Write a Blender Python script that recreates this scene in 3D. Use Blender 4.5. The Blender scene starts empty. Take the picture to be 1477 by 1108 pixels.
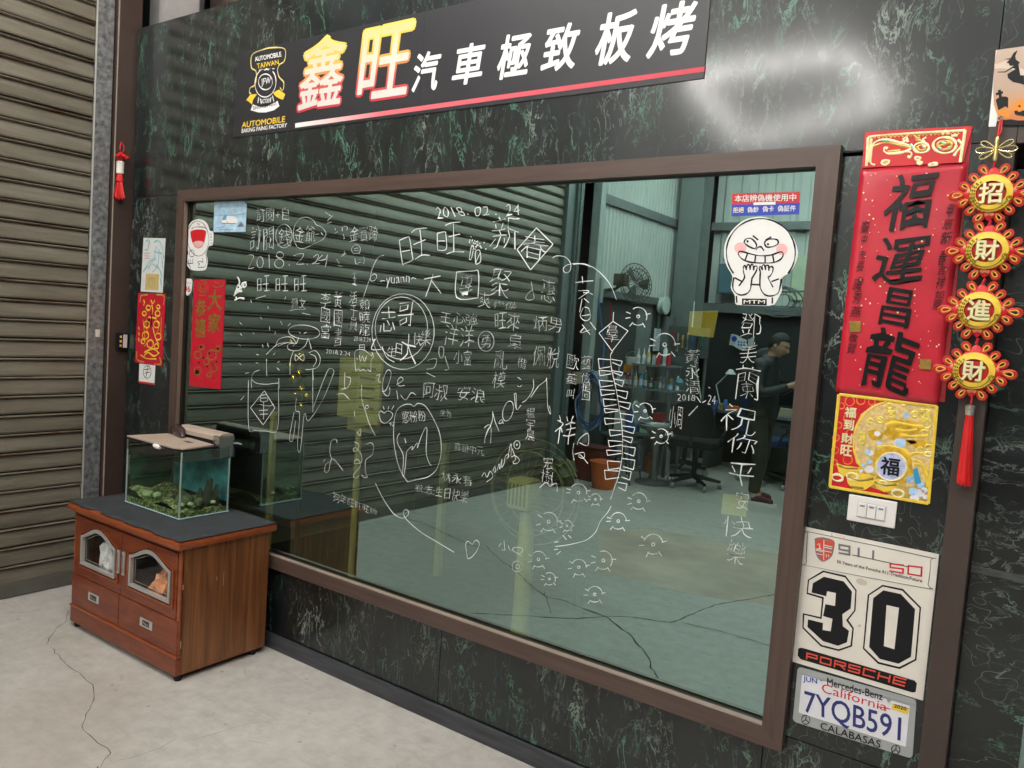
import bpy, bmesh, math, random
from mathutils import Vector, Matrix
random.seed(7)
SC = bpy.context.scene
COL = SC.collection

# ------------------------------------------------------------------ camera
CX, CY, FPX = 738.5, 554.0, 1149.03
YAW, PIT, ROL = math.radians(34.995), math.radians(-4.152), math.radians(4.047)
CAM = Vector((3.4256, -2.3274, 1.5428))
_cy, _sy, _cp, _sp, _cr, _sr = math.cos(YAW), math.sin(YAW), math.cos(PIT), math.sin(PIT), math.cos(ROL), math.sin(ROL)
FW = Vector((-_sy*_cp, _cy*_cp, _sp)); RT0 = Vector((_cy, _sy, 0)); UP0 = RT0.cross(FW)
RT = RT0*_cr + UP0*_sr; UP = -RT0*_sr + UP0*_cr
cd = bpy.data.cameras.new('camera'); cam = bpy.data.objects.new('camera', cd); COL.objects.link(cam)
cd.sensor_width = 36.0; cd.lens = FPX/1477*36; cd.clip_start = 0.05; cd.clip_end = 500
M = Matrix((RT, UP, -FW)).transposed().to_4x4(); M.translation = CAM
cam.matrix_world = M
SC.camera = cam
# ------------------------------------------------------------------ world, exposure
w = bpy.data.worlds.new('World'); SC.world = w; w.use_nodes = True
nt = w.node_tree; sky = nt.nodes.new('ShaderNodeTexSky'); sky.sky_type = 'NISHITA'; sky.sun_disc = False
sky.sun_elevation = math.radians(-4); sky.sun_rotation = math.radians(200)
nt.links.new(sky.outputs[0], nt.nodes['Background'].inputs[0]); nt.nodes['Background'].inputs[1].default_value = 0.05
SC.view_settings.view_transform = 'Standard'; SC.view_settings.look = 'None'
SC.view_settings.exposure = 0.0; SC.view_settings.gamma = 1.0; SC.view_settings.use_curve_mapping = False
SC.render.engine = 'CYCLES'
SC.cycles.use_denoising = True
SC.cycles.max_bounces = 8; SC.cycles.diffuse_bounces = 3; SC.cycles.glossy_bounces = 4
SC.cycles.transparent_max_bounces = 12; SC.cycles.sample_clamp_indirect = 4.0
SC.cycles.caustics_reflective = False; SC.cycles.caustics_refractive = False
LAMP = 122.0        # strength of the LED tubes

# ------------------------------------------------------------------ photograph -> plane helpers
def ray(u, v): return FW + RT*((u-CX)/FPX) - UP*((v-CY)/FPX)
def W(u, v, Y=0.0):
    d = ray(u, v); t = (Y-CAM.y)/d.y; return CAM + d*t
def FL(u, v, Z=0.0):
    d = ray(u, v); t = (Z-CAM.z)/d.z; return CAM + d*t
def XP(u, v, X):
    d = ray(u, v); t = (X-CAM.x)/d.x; return CAM + d*t
def mir(p): return Vector((p.x, -p.y, p.z))
def pts(s, ox=0, oy=0, sc=1.0):
    return [(ox+float(a.split(',')[0])/sc, oy+float(a.split(',')[1])/sc) for a in s.split()]

# ------------------------------------------------------------------ materials
def new_mat(name):
    m = bpy.data.materials.new(name); m.use_nodes = True
    return m, m.node_tree, m.node_tree.nodes['Principled BSDF']
def N(nt, t, **kw):
    n = nt.nodes.new(t)
    for k, v in kw.items():
        if k.startswith('i_'): n.inputs[k[2:].replace('_', ' ')].default_value = v
        else: setattr(n, k, v)
    return n
def ramp(nt, fac, stops):
    r = nt.nodes.new('ShaderNodeValToRGB'); e = r.color_ramp.elements
    while len(e) < len(stops): e.new(0.5)
    for i, (p, c) in enumerate(stops):
        e[i].position = p; e[i].color = (*c, 1) if len(c) == 3 else c
    nt.links.new(fac, r.inputs[0]); return r
def coords(nt, scale=(1, 1, 1), rot=(0, 0, 0)):
    tc = nt.nodes.new('ShaderNodeTexCoord'); mp = nt.nodes.new('ShaderNodeMapping')
    mp.inputs['Scale'].default_value = scale; mp.inputs['Rotation'].default_value = rot
    nt.links.new(tc.outputs['Object'], mp.inputs[0]); return mp.outputs[0]
def bump(nt, b, h, strength=.2, dist=.01):
    n = nt.nodes.new('ShaderNodeBump'); n.inputs['Strength'].default_value = strength; n.inputs['Distance'].default_value = dist
    nt.links.new(h, n.inputs['Height']); nt.links.new(n.outputs[0], b.inputs['Normal']); return n
def mat(name, c, rough=.5, metal=0., var=.12, vs=9., bmp=0., spec=.5, stretch=(1, 1, 1), emit=0.):
    """plain colour with a little uneven wear"""
    m, nt, b = new_mat(name)
    b.inputs['Roughness'].default_value = rough; b.inputs['Metallic'].default_value = metal
    b.inputs['Specular IOR Level'].default_value = spec
    v = coords(nt, stretch)
    n = N(nt, 'ShaderNodeTexNoise', i_Scale=vs, i_Detail=5.0, i_Roughness=.6); nt.links.new(v, n.inputs[0])
    lo = tuple(x*(1-var) for x in c); hi = tuple(min(1, x*(1+var)) for x in c)
    r = ramp(nt, n.outputs[0], [(.3, lo), (.7, hi)])
    nt.links.new(r.outputs[0], b.inputs['Base Color'])
    if bmp: bump(nt, b, n.outputs[0], bmp)
    if emit:
        b.inputs['Emission Color'].default_value = (*c, 1); b.inputs['Emission Strength'].default_value = emit
    return m
def math_n(nt, op, a, b_=None, c=None):
    n = nt.nodes.new('ShaderNodeMath'); n.operation = op
    for i, x in enumerate((a, b_, c)):
        if x is None: continue
        if isinstance(x, (int, float)): n.inputs[i].default_value = x
        else: nt.links.new(x, n.inputs[i])
    return n.outputs[0]
def mixc(nt, f, a, b_):
    n = nt.nodes.new('ShaderNodeMix'); n.data_type = 'RGBA'
    for s, x in ((n.inputs[0], f), (n.inputs[6], a), (n.inputs[7], b_)):
        if isinstance(x, (int, float)): s.default_value = x
        elif isinstance(x, tuple): s.default_value = (*x, 1)
        else: nt.links.new(x, s)
    return n.outputs[2]

def marble(name, stretch, seed, vein=1.0):
    m, nt, b = new_mat(name)
    tc = nt.nodes.new('ShaderNodeTexCoord')
    mp = nt.nodes.new('ShaderNodeMapping'); mp.inputs['Scale'].default_value = stretch; mp.inputs['Location'].default_value = (seed, seed*.7, seed*1.3)
    nt.links.new(tc.outputs['Object'], mp.inputs[0]); v = mp.outputs[0]
    def ridge(sc, det, dist, width, off):
        mp2 = nt.nodes.new('ShaderNodeMapping'); mp2.inputs['Location'].default_value = (off, off*2, off*3); nt.links.new(v, mp2.inputs[0])
        n = N(nt, 'ShaderNodeTexNoise', i_Scale=sc, i_Detail=det, i_Distortion=dist, i_Roughness=.62); nt.links.new(mp2.outputs[0], n.inputs[0])
        a = math_n(nt, 'ABSOLUTE', math_n(nt, 'SUBTRACT', n.outputs[0], .5))
        mr = N(nt, 'ShaderNodeMapRange'); mr.inputs['From Min'].default_value = 0; mr.inputs['From Max'].default_value = width
        mr.inputs['To Min'].default_value = 1; mr.inputs['To Max'].default_value = 0; mr.interpolation_type = 'SMOOTHSTEP'
        nt.links.new(a, mr.inputs['Value']); return mr.outputs[0]
    def mask(sc, lo, hi, off):
        mp2 = nt.nodes.new('ShaderNodeMapping'); mp2.inputs['Location'].default_value = (off, off, off); nt.links.new(v, mp2.inputs[0])
        n = N(nt, 'ShaderNodeTexNoise', i_Scale=sc, i_Detail=4.0, i_Distortion=.6); nt.links.new(mp2.outputs[0], n.inputs[0])
        mr = N(nt, 'ShaderNodeMapRange'); mr.inputs['From Min'].default_value = lo; mr.inputs['From Max'].default_value = hi
        nt.links.new(n.outputs[0], mr.inputs['Value']); return mr.outputs[0]
    r1 = math_n(nt, 'MULTIPLY', ridge(8, 5, .6, .020, 0), mask(5.5, .50, .60, 3))
    r2 = math_n(nt, 'MULTIPLY', ridge(16, 5, .8, .024, 7), mask(8, .48, .60, 11))
    r3 = math_n(nt, 'MULTIPLY', ridge(5, 3, .5, .003, 17), mask(3, .45, .6, 5))
    cl = N(nt, 'ShaderNodeTexNoise', i_Scale=5.0, i_Detail=6.0); nt.links.new(v, cl.inputs[0])
    base = ramp(nt, cl.outputs[0], [(.35, (.004, .0055, .0065)), (.7, (.012, .017, .017))]).outputs[0]
    tint = N(nt, 'ShaderNodeTexNoise', i_Scale=3.0, i_Detail=3.0); nt.links.new(v, tint.inputs[0])
    green = ramp(nt, tint.outputs[0], [(.35, (.045, .155, .088)), (.50, (.09, .20, .145)), (.66, (.22, .26, .225))]).outputs[0]
    c = mixc(nt, math_n(nt, 'MULTIPLY', r2, .55*vein), base, green)
    c = mixc(nt, math_n(nt, 'MULTIPLY', r1, .9), c, green)
    c = mixc(nt, math_n(nt, 'MULTIPLY', r3, .7*vein), c, (.16, .18, .165))
    nt.links.new(c, b.inputs['Base Color'])
    ro = N(nt, 'ShaderNodeTexNoise', i_Scale=30.0, i_Detail=8.0); nt.links.new(v, ro.inputs[0])
    mr = N(nt, 'ShaderNodeMapRange'); mr.inputs['To Min'].default_value = .28; mr.inputs['To Max'].default_value = .42
    nt.links.new(ro.outputs[0], mr.inputs['Value']); nt.links.new(mr.outputs[0], b.inputs['Roughness'])
    f = N(nt, 'ShaderNodeTexNoise', i_Scale=160.0, i_Detail=3.0); nt.links.new(tc.outputs['Object'], f.inputs[0])
    bump(nt, b, f.outputs[0], .05, .002)
    b.inputs['Specular IOR Level'].default_value = .32
    b.inputs['Coat Weight'].default_value = .66; cr = N(nt, 'ShaderNodeMapRange'); cr.inputs['To Min'].default_value = .08; cr.inputs['To Max'].default_value = .18; nt.links.new(ro.outputs[0], cr.inputs['Value']); nt.links.new(cr.outputs[0], b.inputs['Coat Roughness']); b.inputs['Coat IOR'].default_value = 1.5
    return m
def wood(name, c1, c2, stretch, sc=6., rough=.4, dist=2.5, bmp=.05):
    m, nt, b = new_mat(name)
    v = coords(nt, stretch)
    n = N(nt, 'ShaderNodeTexNoise', i_Scale=sc, i_Detail=7.0, i_Distortion=dist, i_Roughness=.6); nt.links.new(v, n.inputs[0])
    n2 = N(nt, 'ShaderNodeTexNoise', i_Scale=sc*9, i_Detail=4.0); nt.links.new(v, n2.inputs[0])
    r = ramp(nt, n.outputs[0], [(.3, c1), (.5, tuple((a+b_)/2 for a, b_ in zip(c1, c2))), (.68, c2)])
    f = mixc(nt, math_n(nt, 'MULTIPLY', n2.outputs[0], .35), r.outputs[0], tuple(x*.55 for x in c1))
    nt.links.new(f, b.inputs['Base Color']); b.inputs['Roughness'].default_value = rough
    bump(nt, b, n2.outputs[0], bmp, .003)
    return m

MAR_V = marble('marble_vertical', (1.5, 1, .62), 2.0)
MAR_W = marble('marble_wide', (1.2, 1, .75), 8.0)
MAR_H = marble('marble_horizontal', (.6, 1, 1.25), 5.0, 1.1)
FRAME = wood('brown_laminate', (.060, .036, .028), (.10, .064, .052), (.7, 8, 14), 3., .42, .6)
FRAMEV = wood('brown_laminate_upright', (.060, .036, .028), (.10, .064, .052), (14, 8, .7), 3., .42, .6)
POST = mat('dark_brown_post', (.045, .028, .022), .45, var=.15, vs=4, bmp=.03)
POSTR = mat('brown_door_post', (.050, .034, .029), .42, var=.12, vs=5, bmp=.03)
CAB = wood('cherry_wood', (.13, .022, .008), (.27, .060, .018), (1.2, 4, 7), 4., .3, 1.0, .03)
CABT = wood('cherry_trim', (.22, .044, .012), (.33, .085, .024), (1.2, 4, 7), 4., .28, 1.0, .03)
SIDE = wood('teak_side', (.085, .026, .008), (.34, .135, .042), (3, 11, .55), 2.4, .38, .9, .04)
MATM = mat('dark_grey_mat', (.028, .031, .036), .8, var=.25, vs=14, bmp=.25)
BASEB = mat('grey_skirting', (.042, .045, .052), .5, var=.45, vs=6, bmp=.08, stretch=(.6, 3, 8))
WHITE = mat('white_print', (.80, .80, .78), .5, var=.03)
WHITEP = mat('white_plastic', (.78, .76, .74), .35, var=.03)
CREAM = mat('cream_board', (.74, .70, .63), .42, var=.07, vs=8)
BLACK = mat('black_print', (.008, .008, .010), .5, var=.1, spec=.25)
DARK = mat('dark_plastic', (.02, .021, .023), .5)
RED = mat('red_print', (.58, .012, .018), .45, var=.06)
CRIM = mat('crimson_paper', (.52, .016, .035), .32, var=.14, vs=6, bmp=.04)
CRED = mat('crimson_envelope', (.50, .008, .025), .5, var=.1)
TASSEL = mat('red_silk', (.62, .010, .012), .55, var=.3, vs=120, stretch=(1, 1, .05), bmp=.4)
GOLD = mat('gold_print', (.62, .42, .09), .32, metal=.35, var=.25, vs=60)
GOLDD = mat('dull_gold_print', (.27, .17, .03), .4, metal=.3, var=.3, vs=60)
YEL = mat('yellow_print', (.80, .55, .05), .45, var=.12, vs=50)
CREAMG = mat('pale_gold', (.82, .74, .42), .35, metal=.2, var=.15, vs=70)
ORANGE = mat('orange_cord', (.68, .16, .02), .5, var=.15, vs=60)
GALV = mat('galvanised_steel', (.20, .205, .205), .42, metal=.4, var=.6, vs=38, bmp=.05)
EDGEW = mat('pale_metal_edge', (.55, .54, .50), .4, metal=.3)
STEEL = mat('steel', (.45, .45, .44), .28, metal=.9, var=.1)
CHROME = mat('chrome', (.7, .7, .7), .12, metal=1, var=.05)
MARKER = mat('white_marker', (.86, .88, .86), .6, var=.02, emit=0)
MARKER2 = mat('thin_marker', (.62, .66, .63), .6, var=.25, vs=30); MARKER3 = mat('worn_marker', (.55, .59, .56), .6, var=.35, vs=30)
PINK = mat('pink_print', (.85, .45, .45), .5)
BLUEP = mat('blue_print', (.02, .05, .42), .45)
LBLUE = mat('pale_blue_print', (.42, .62, .78), .4, var=.3, vs=25)
GREYP = mat('grey_print', (.16, .16, .17), .5)
PLBLUE = mat('navy_print', (.02, .03, .16), .4)
PALUM = mat('plate_frame_silver', (.40, .42, .43), .35, metal=.3, var=.06)
BOARD = mat('black_sign_board', (.020, .020, .024), .42, var=.12, vs=3, bmp=.02)
CORR = mat('pale_cladding', (.50, .53, .50), .5, var=.1, vs=2)
BEAM = mat('grey_steel_beam', (.13, .14, .14), .5, var=.15)
DWALL = mat('dark_wall', (.02, .022, .024), .7)
CEIL = mat('ceiling_sheet', (.30, .30, .29), .6)
CLOTH = mat('black_cloth', (.012, .012, .014), .85, bmp=.2, vs=30)

def shutter_mat():
    m, nt, b = new_mat('shutter_paint')
    tc = nt.nodes.new('ShaderNodeTexCoord')
    info = nt.nodes.new('ShaderNodeObjectInfo')
    geo = nt.nodes.new('ShaderNodeNewGeometry')
    mp = nt.nodes.new('ShaderNodeMapping'); mp.inputs['Scale'].default_value = (1, .5, 6); nt.links.new(geo.outputs['Position'], mp.inputs[0])
    n = N(nt, 'ShaderNodeTexNoise', i_Scale=3.2, i_Detail=9.0, i_Roughness=.7); nt.links.new(mp.outputs[0], n.inputs[0])
    base = ramp(nt, n.outputs[0], [(.28, (.100, .088, .064)), (.5, (.168, .150, .113)), (.72, (.240, .216, .168))]).outputs[0]
    mp2 = nt.nodes.new('ShaderNodeMapping'); mp2.inputs['Scale'].default_value = (1, 1.0, 9); nt.links.new(geo.outputs['Position'], mp2.inputs[0])
    r = N(nt, 'ShaderNodeTexNoise', i_Scale=4.0, i_Detail=8.0, i_Roughness=.7); nt.links.new(mp2.outputs[0], r.inputs[0])
    k = ramp(nt, r.outputs[0], [(.52, (0, 0, 0)), (.60, (1, 1, 1))]).outputs[0]
    sep = nt.nodes.new('ShaderNodeSeparateXYZ'); nt.links.new(tc.outputs['Object'], sep.inputs[0])
    low = N(nt, 'ShaderNodeMapRange'); low.inputs['From Min'].default_value = .070; low.inputs['From Max'].default_value = .080
    nt.links.new(sep.outputs['Z'], low.inputs['Value'])
    c = mixc(nt, math_n(nt, 'MULTIPLY', math_n(nt, 'MULTIPLY', k, low.outputs[0]), .8), base, (.10, .028, .012))
    nt.links.new(c, b.inputs['Base Color']); b.inputs['Roughness'].default_value = .42; b.inputs['Metallic'].default_value = .25
    return m
SHUT = shutter_mat()

def concrete():
    m, nt, b = new_mat('concrete')
    v = coords(nt)
    n1 = N(nt, 'ShaderNodeTexNoise', i_Scale=1.1, i_Detail=8.0, i_Roughness=.62); nt.links.new(v, n1.inputs[0])
    n2 = N(nt, 'ShaderNodeTexNoise', i_Scale=14.0, i_Detail=8.0, i_Roughness=.7); nt.links.new(v, n2.inputs[0])
    n3 = N(nt, 'ShaderNodeTexNoise', i_Scale=4.0, i_Detail=3.0, i_Distortion=1.0); nt.links.new(v, n3.inputs[0])
    a = ramp(nt, n1.outputs[0], [(.3, (.40, .378, .345)), (.55, (.47, .447, .41)), (.75, (.53, .51, .47))]).outputs[0]
    c = mixc(nt, .30, a, ramp(nt, n2.outputs[0], [(.36, (.30, .285, .26)), (.62, (.62, .60, .56))]).outputs[0])
    st = ramp(nt, n3.outputs[0], [(.69, (0, 0, 0)), (.73, (1, 1, 1))]).outputs[0]
    c = mixc(nt, math_n(nt, 'MULTIPLY', st, .28), c, (.22, .20, .18))
    n4 = N(nt, 'ShaderNodeTexNoise', i_Scale=.45, i_Detail=5.0, i_Distortion=.7); nt.links.new(v, n4.inputs[0])
    c = mixc(nt, math_n(nt, 'MULTIPLY', ramp(nt, n4.outputs[0], [(.50, (0, 0, 0)), (.62, (1, 1, 1))]).outputs[0], .38), c, (.30, .265, .21))
    v5 = coords(nt, (1, 5, 1), (0, 0, .5)); n5 = N(nt, 'ShaderNodeTexNoise', i_Scale=3.0, i_Detail=9.0, i_Roughness=.75); nt.links.new(v5, n5.inputs[0])
    c = mixc(nt, math_n(nt, 'MULTIPLY', ramp(nt, n5.outputs[0], [(.52, (0, 0, 0)), (.66, (1, 1, 1))]).outputs[0], .30), c, (.27, .25, .225))
    # small pits and specks
    vo = N(nt, 'ShaderNodeTexVoronoi', i_Scale=7.0); nt.links.new(v, vo.inputs[0])
    pk = ramp(nt, vo.outputs['Distance'], [(.045, (1, 1, 1)), (.07, (0, 0, 0))]).outputs[0]
    c = mixc(nt, math_n(nt, 'MULTIPLY', pk, .5), c, (.20, .185, .165))
    nt.links.new(c, b.inputs['Base Color'])
    rr = ramp(nt, n1.outputs[0], [(.3, (.42,)*3), (.7, (.62,)*3)]); nt.links.new(rr.outputs[0], b.inputs['Roughness'])
    hs = math_n(nt, 'ADD', n2.outputs[0], math_n(nt, 'MULTIPLY', pk, -.6))
    bump(nt, b, hs, .18, .006)
    return m
CONC = concrete()
CRACK = mat('crack_shadow_grit', (.06, .055, .05), .95, var=.3, vs=40)

def glass_mat():
    m = bpy.data.materials.new('mirror_tinted_glass'); m.use_nodes = True; nt = m.node_tree; nt.nodes.clear()
    out = nt.nodes.new('ShaderNodeOutputMaterial')
    g = nt.nodes.new('ShaderNodeBsdfGlossy'); g.inputs['Roughness'].default_value = .0; g.inputs['Color'].default_value = (.66, .97, .93, 1)
    t = nt.nodes.new('ShaderNodeBsdfTransparent'); t.inputs['Color'].default_value = (.62, .60, .40, 1)
    fr = nt.nodes.new('ShaderNodeFresnel'); fr.inputs[0].default_value = 1.45
    geo = nt.nodes.new('ShaderNodeNewGeometry'); front = math_n(nt, 'SUBTRACT', 1.0, geo.outputs['Backfacing'])
    f = math_n(nt, 'MULTIPLY', front, math_n(nt, 'MINIMUM', math_n(nt, 'ADD', fr.outputs[0], .37), 1.0))
    # smears of old wiped marker and dust
    d = nt.nodes.new('ShaderNodeBsdfDiffuse'); d.inputs['Color'].default_value = (.75, .8, .76, 1)
    v = coords(nt, (1, 1, .6), (0, .5, 0))
    n = N(nt, 'ShaderNodeTexNoise', i_Scale=2.6, i_Detail=7.0, i_Distortion=.8); nt.links.new(v, n.inputs[0])
    k = ramp(nt, n.outputs[0], [(.45, (.0005,)*3), (.80, (.014,)*3)]).outputs[0]
    mx = nt.nodes.new('ShaderNodeMixShader'); nt.links.new(f, mx.inputs[0]); nt.links.new(t.outputs[0], mx.inputs[1]); nt.links.new(g.outputs[0], mx.inputs[2])
    m2 = nt.nodes.new('ShaderNodeMixShader'); nt.links.new(k, m2.inputs[0]); nt.links.new(mx.outputs[0], m2.inputs[1]); nt.links.new(d.outputs[0], m2.inputs[2])
    nt.links.new(m2.outputs[0], out.inputs[0])
    return m
MIRR = glass_mat()
def clear_glass(name, tint, fac=.10):
    m = bpy.data.materials.new(name); m.use_nodes = True; nt = m.node_tree; nt.nodes.clear()
    out = nt.nodes.new('ShaderNodeOutputMaterial')
    g = nt.nodes.new('ShaderNodeBsdfGlossy'); g.inputs['Roughness'].default_value = .02
    t = nt.nodes.new('ShaderNodeBsdfTransparent'); t.inputs['Color'].default_value = (*tint, 1)
    fr = nt.nodes.new('ShaderNodeFresnel'); fr.inputs[0].default_value = 1.45
    mx = nt.nodes.new('ShaderNodeMixShader')
    geo = nt.nodes.new('ShaderNodeNewGeometry'); front = math_n(nt, 'SUBTRACT', 1.0, geo.outputs['Backfacing'])
    nt.links.new(math_n(nt, 'MULTIPLY', front, math_n(nt, 'MINIMUM', math_n(nt, 'ADD', fr.outputs[0], fac), 1.0)), mx.inputs[0]); nt.links.new(t.outputs[0], mx.inputs[1]); nt.links.new(g.outputs[0], mx.inputs[2])
    nt.links.new(mx.outputs[0], out.inputs[0]); return m
TGLASS = clear_glass('aquarium_glass', (.92, .97, .94), .0)
EDGEGL = clear_glass('glass_edge', (.85, .95, .9), .0)
WATER = clear_glass('aquarium_water', (.72, .80, .70), .0)
DOORGL = clear_glass('door_glass_clear', (.96, .97, .96), .0)

# ------------------------------------------------------------------ mesh helpers
def link(o, parent=None):
    COL.objects.link(o)
    if parent: o.parent = parent
    return o
def put(name, vs, fs, m, parent=None, smooth=False):
    """vertices are given in world space; a child keeps that place under its parent"""
    me = bpy.data.meshes.new(name); me.from_pydata([tuple(v) for v in vs], [], fs); me.materials.append(m)
    if smooth: me.polygons.foreach_set('use_smooth', [True]*len(me.polygons))
    me.update()
    o = link(bpy.data.objects.new(name, me), parent)
    if parent: o.matrix_parent_inverse = Matrix.Translation(-parent_loc(parent)) if parent_loc(parent).length else Matrix()
    return o
def parent_loc(p):
    v = Vector(p.location)
    return v
def empty(name, loc=(0, 0, 0)):
    o = link(bpy.data.objects.new(name, None)); o.location = loc; o.empty_display_size = .05; return o
def tag(o, label=None, cat=None, group=None, kind=None):
    if label: o['label'] = label
    if cat: o['category'] = cat
    if group: o['group'] = group
    if kind: o['kind'] = kind
    return o
def thing(name, label, cat, loc=(0, 0, 0), group=None):
    return tag(empty(name, loc), label, cat, group)
class B:
    """collects shapes that become one mesh"""
    def __init__(s): s.v = []; s.f = []
    def add(s, vs, fs):
        n = len(s.v); s.v += [Vector(v) for v in vs]; s.f += [tuple(i+n for i in f) for f in fs]; return s
    def box(s, x0, x1, y0, y1, z0, z1, bev=0.0):
        if bev <= 0:
            return s.add([(x, y, z) for z in (z0, z1) for y in (y0, y1) for x in (x0, x1)],
                         [(0, 2, 3, 1), (4, 5, 7, 6), (0, 1, 5, 4), (2, 6, 7, 3), (0, 4, 6, 2), (1, 3, 7, 5)])
        bm = bmesh.new(); bmesh.ops.create_cube(bm, size=1)
        for v in bm.verts: v.co = Vector(((x0+x1)/2+v.co.x*(x1-x0), (y0+y1)/2+v.co.y*(y1-y0), (z0+z1)/2+v.co.z*(z1-z0)))
        bmesh.ops.bevel(bm, geom=bm.edges[:], offset=bev, segments=2, affect='EDGES', profile=.6)
        bm.verts.index_update(); s.add([v.co.copy() for v in bm.verts], [tuple(v.index for v in f.verts) for f in bm.faces]); bm.free(); return s
    def tube(s, path, r, n=6, closed=False, cap=True):
        path = [Vector(p) for p in path]; L = len(path); rings = []
        up = Vector((0, 0, 1)); prev = None
        for i, p in enumerate(path):
            a = path[i-1] if (i > 0 or closed) else p; b_ = path[(i+1) % L] if (i < L-1 or closed) else p
            t = (b_-a)
            if t.length < 1e-9: t = Vector((0, 0, 1))
            t.normalize()
            if prev is None:
                x = t.cross(up)
                if x.length < .05: x = t.cross(Vector((0, 1, 0)))
            else: x = prev - t*prev.dot(t)
            if x.length < 1e-6: x = t.cross(Vector((1, 0, 0)))
            x.normalize(); prev = x; y = t.cross(x)
            rr = r[i] if isinstance(r, (list, tuple)) else r
            rings.append([p + x*rr*math.cos(2*math.pi*k/n) + y*rr*math.sin(2*math.pi*k/n) for k in range(n)])
        vs = [v for ring in rings for v in ring]; fs = []
        m = L if closed else L-1
        for i in range(m):
            j = (i+1) % L
            for k in range(n): fs.append((i*n+k, i*n+(k+1) % n, j*n+(k+1) % n, j*n+k))
        if cap and not closed:
            fs.append(tuple(range(n-1, -1, -1))); fs.append(tuple((L-1)*n+k for k in range(n)))
        return s.add(vs, fs)
    def lathe(s, prof, c=(0, 0, 0), n=24, axis='z'):
        vs = []; fs = []; c = Vector(c)
        for r, h in prof:
            for k in range(n):
                a = 2*math.pi*k/n; p = (r*math.cos(a), r*math.sin(a), h)
                if axis == 'x': p = (h, p[0], p[1])
                if axis == 'y': p = (p[0], h, p[1])
                vs.append(c+Vector(p))
        for i in range(len(prof)-1):
            for k in range(n): fs.append((i*n+k, i*n+(k+1) % n, (i+1)*n+(k+1) % n, (i+1)*n+k))
        fs.append(tuple(range(n))); fs.append(tuple((len(prof)-1)*n+k for k in range(n)))
        return s.add(vs, fs)
    def prism(s, poly, y0, y1):
        """outline [(x, z)] made solid between two y values"""
        n = len(poly); vs = [(x, y0, z) for x, z in poly]+[(x, y1, z) for x, z in poly]
        fs = [tuple(range(n)), tuple(range(2*n-1, n-1, -1))]+[(i, i+n, (i+1) % n+n, (i+1) % n) for i in range(n)]
        return s.add(vs, fs)
    def done(s, name, m, parent=None, smooth=False):
        o = put(name, s.v, s.f, m, parent, smooth)
        bm = bmesh.new(); bm.from_mesh(o.data); bmesh.ops.recalc_face_normals(bm, faces=bm.faces[:]); bm.to_mesh(o.data); bm.free()
        if smooth: smooth_by_angle(o, 40)
        return o
def smooth_by_angle(o, deg):
    o.data.polygons.foreach_set('use_smooth', [True]*len(o.data.polygons))
    bm = bmesh.new(); bm.from_mesh(o.data)
    for e in bm.edges:
        if len(e.link_faces) == 2 and e.calc_face_angle(0) > math.radians(deg): e.smooth = False
    bm.to_mesh(o.data); bm.free()
def ell(cx, cy, rx, ry, rot=0., a0=0., a1=360., n=28):
    r = math.radians(rot); out = []
    for i in range(n+1):
        a = math.radians(a0+(a1-a0)*i/n); x = rx*math.cos(a); y = ry*math.sin(a)
        out.append((cx+x*math.cos(r)-y*math.sin(r), cy+x*math.sin(r)+y*math.cos(r)))
    return out
def smooth_path(p, sub=4):
    if len(p) < 3: return p
    out = []
    for i in range(len(p)-1):
        p0 = p[max(i-1, 0)]; p1 = p[i]; p2 = p[i+1]; p3 = p[min(i+2, len(p)-1)]
        for k in range(sub):
            t = k/sub
            out.append(tuple(.5*((2*p1[j])+(-p0[j]+p2[j])*t+(2*p0[j]-5*p1[j]+4*p2[j]-p3[j])*t*t+(-p0[j]+3*p1[j]-3*p2[j]+p3[j])*t**3) for j in (0, 1)))
    out.append(p[-1]); return out
def ridge_xz(bb, P, y, wd, h=.0008):
    """a raised line of paint or ink on an upright face: P is [(x, z)]"""
    n = len(P)
    if n < 2: return
    vs = []; w0 = wd; ph_ = P[0][0]*91+P[0][1]*57
    for i in range(n):
        wd = w0*(.86+.26*math.sin(i*.55+ph_)+.10*math.sin(i*1.7+ph_*2)) if n > 4 else w0
        a = P[max(i-1, 0)]; b_ = P[min(i+1, n-1)]
        dx, dz = b_[0]-a[0], b_[1]-a[1]; L = math.hypot(dx, dz) or 1e-6
        nx, nz = -dz/L*wd/2, dx/L*wd/2
        vs += [(P[i][0]+nx, y, P[i][1]+nz), (P[i][0], y-h, P[i][1]), (P[i][0]-nx, y, P[i][1]-nz)]
    fs = []
    for i in range(n-1): fs += [(3*i, 3*i+3, 3*i+4, 3*i+1), (3*i+1, 3*i+4, 3*i+5, 3*i+2)]
    bb.add(vs, fs)
def strokes(bb, s, crop, y, wd=.004, sm=True):
    """'x,y x,y; x,y x,y' in an enlarged view (ox, oy, scale) of the photograph -> marker lines"""
    for part in s.split(';'):
        p = pts(part, *crop)
        if sm: p = smooth_path(p)
        ridge_xz(bb, [(q.x, q.z) for q in (W(u, v, y) for u, v in p)], y, wd)
def curve_px(bb, p, crop, y, wd=.004):
    ridge_xz(bb, [(q.x, q.z) for q in (W(crop[0]+u/crop[2], crop[1]+v/crop[2], y) for u, v in p)], y, wd)

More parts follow.
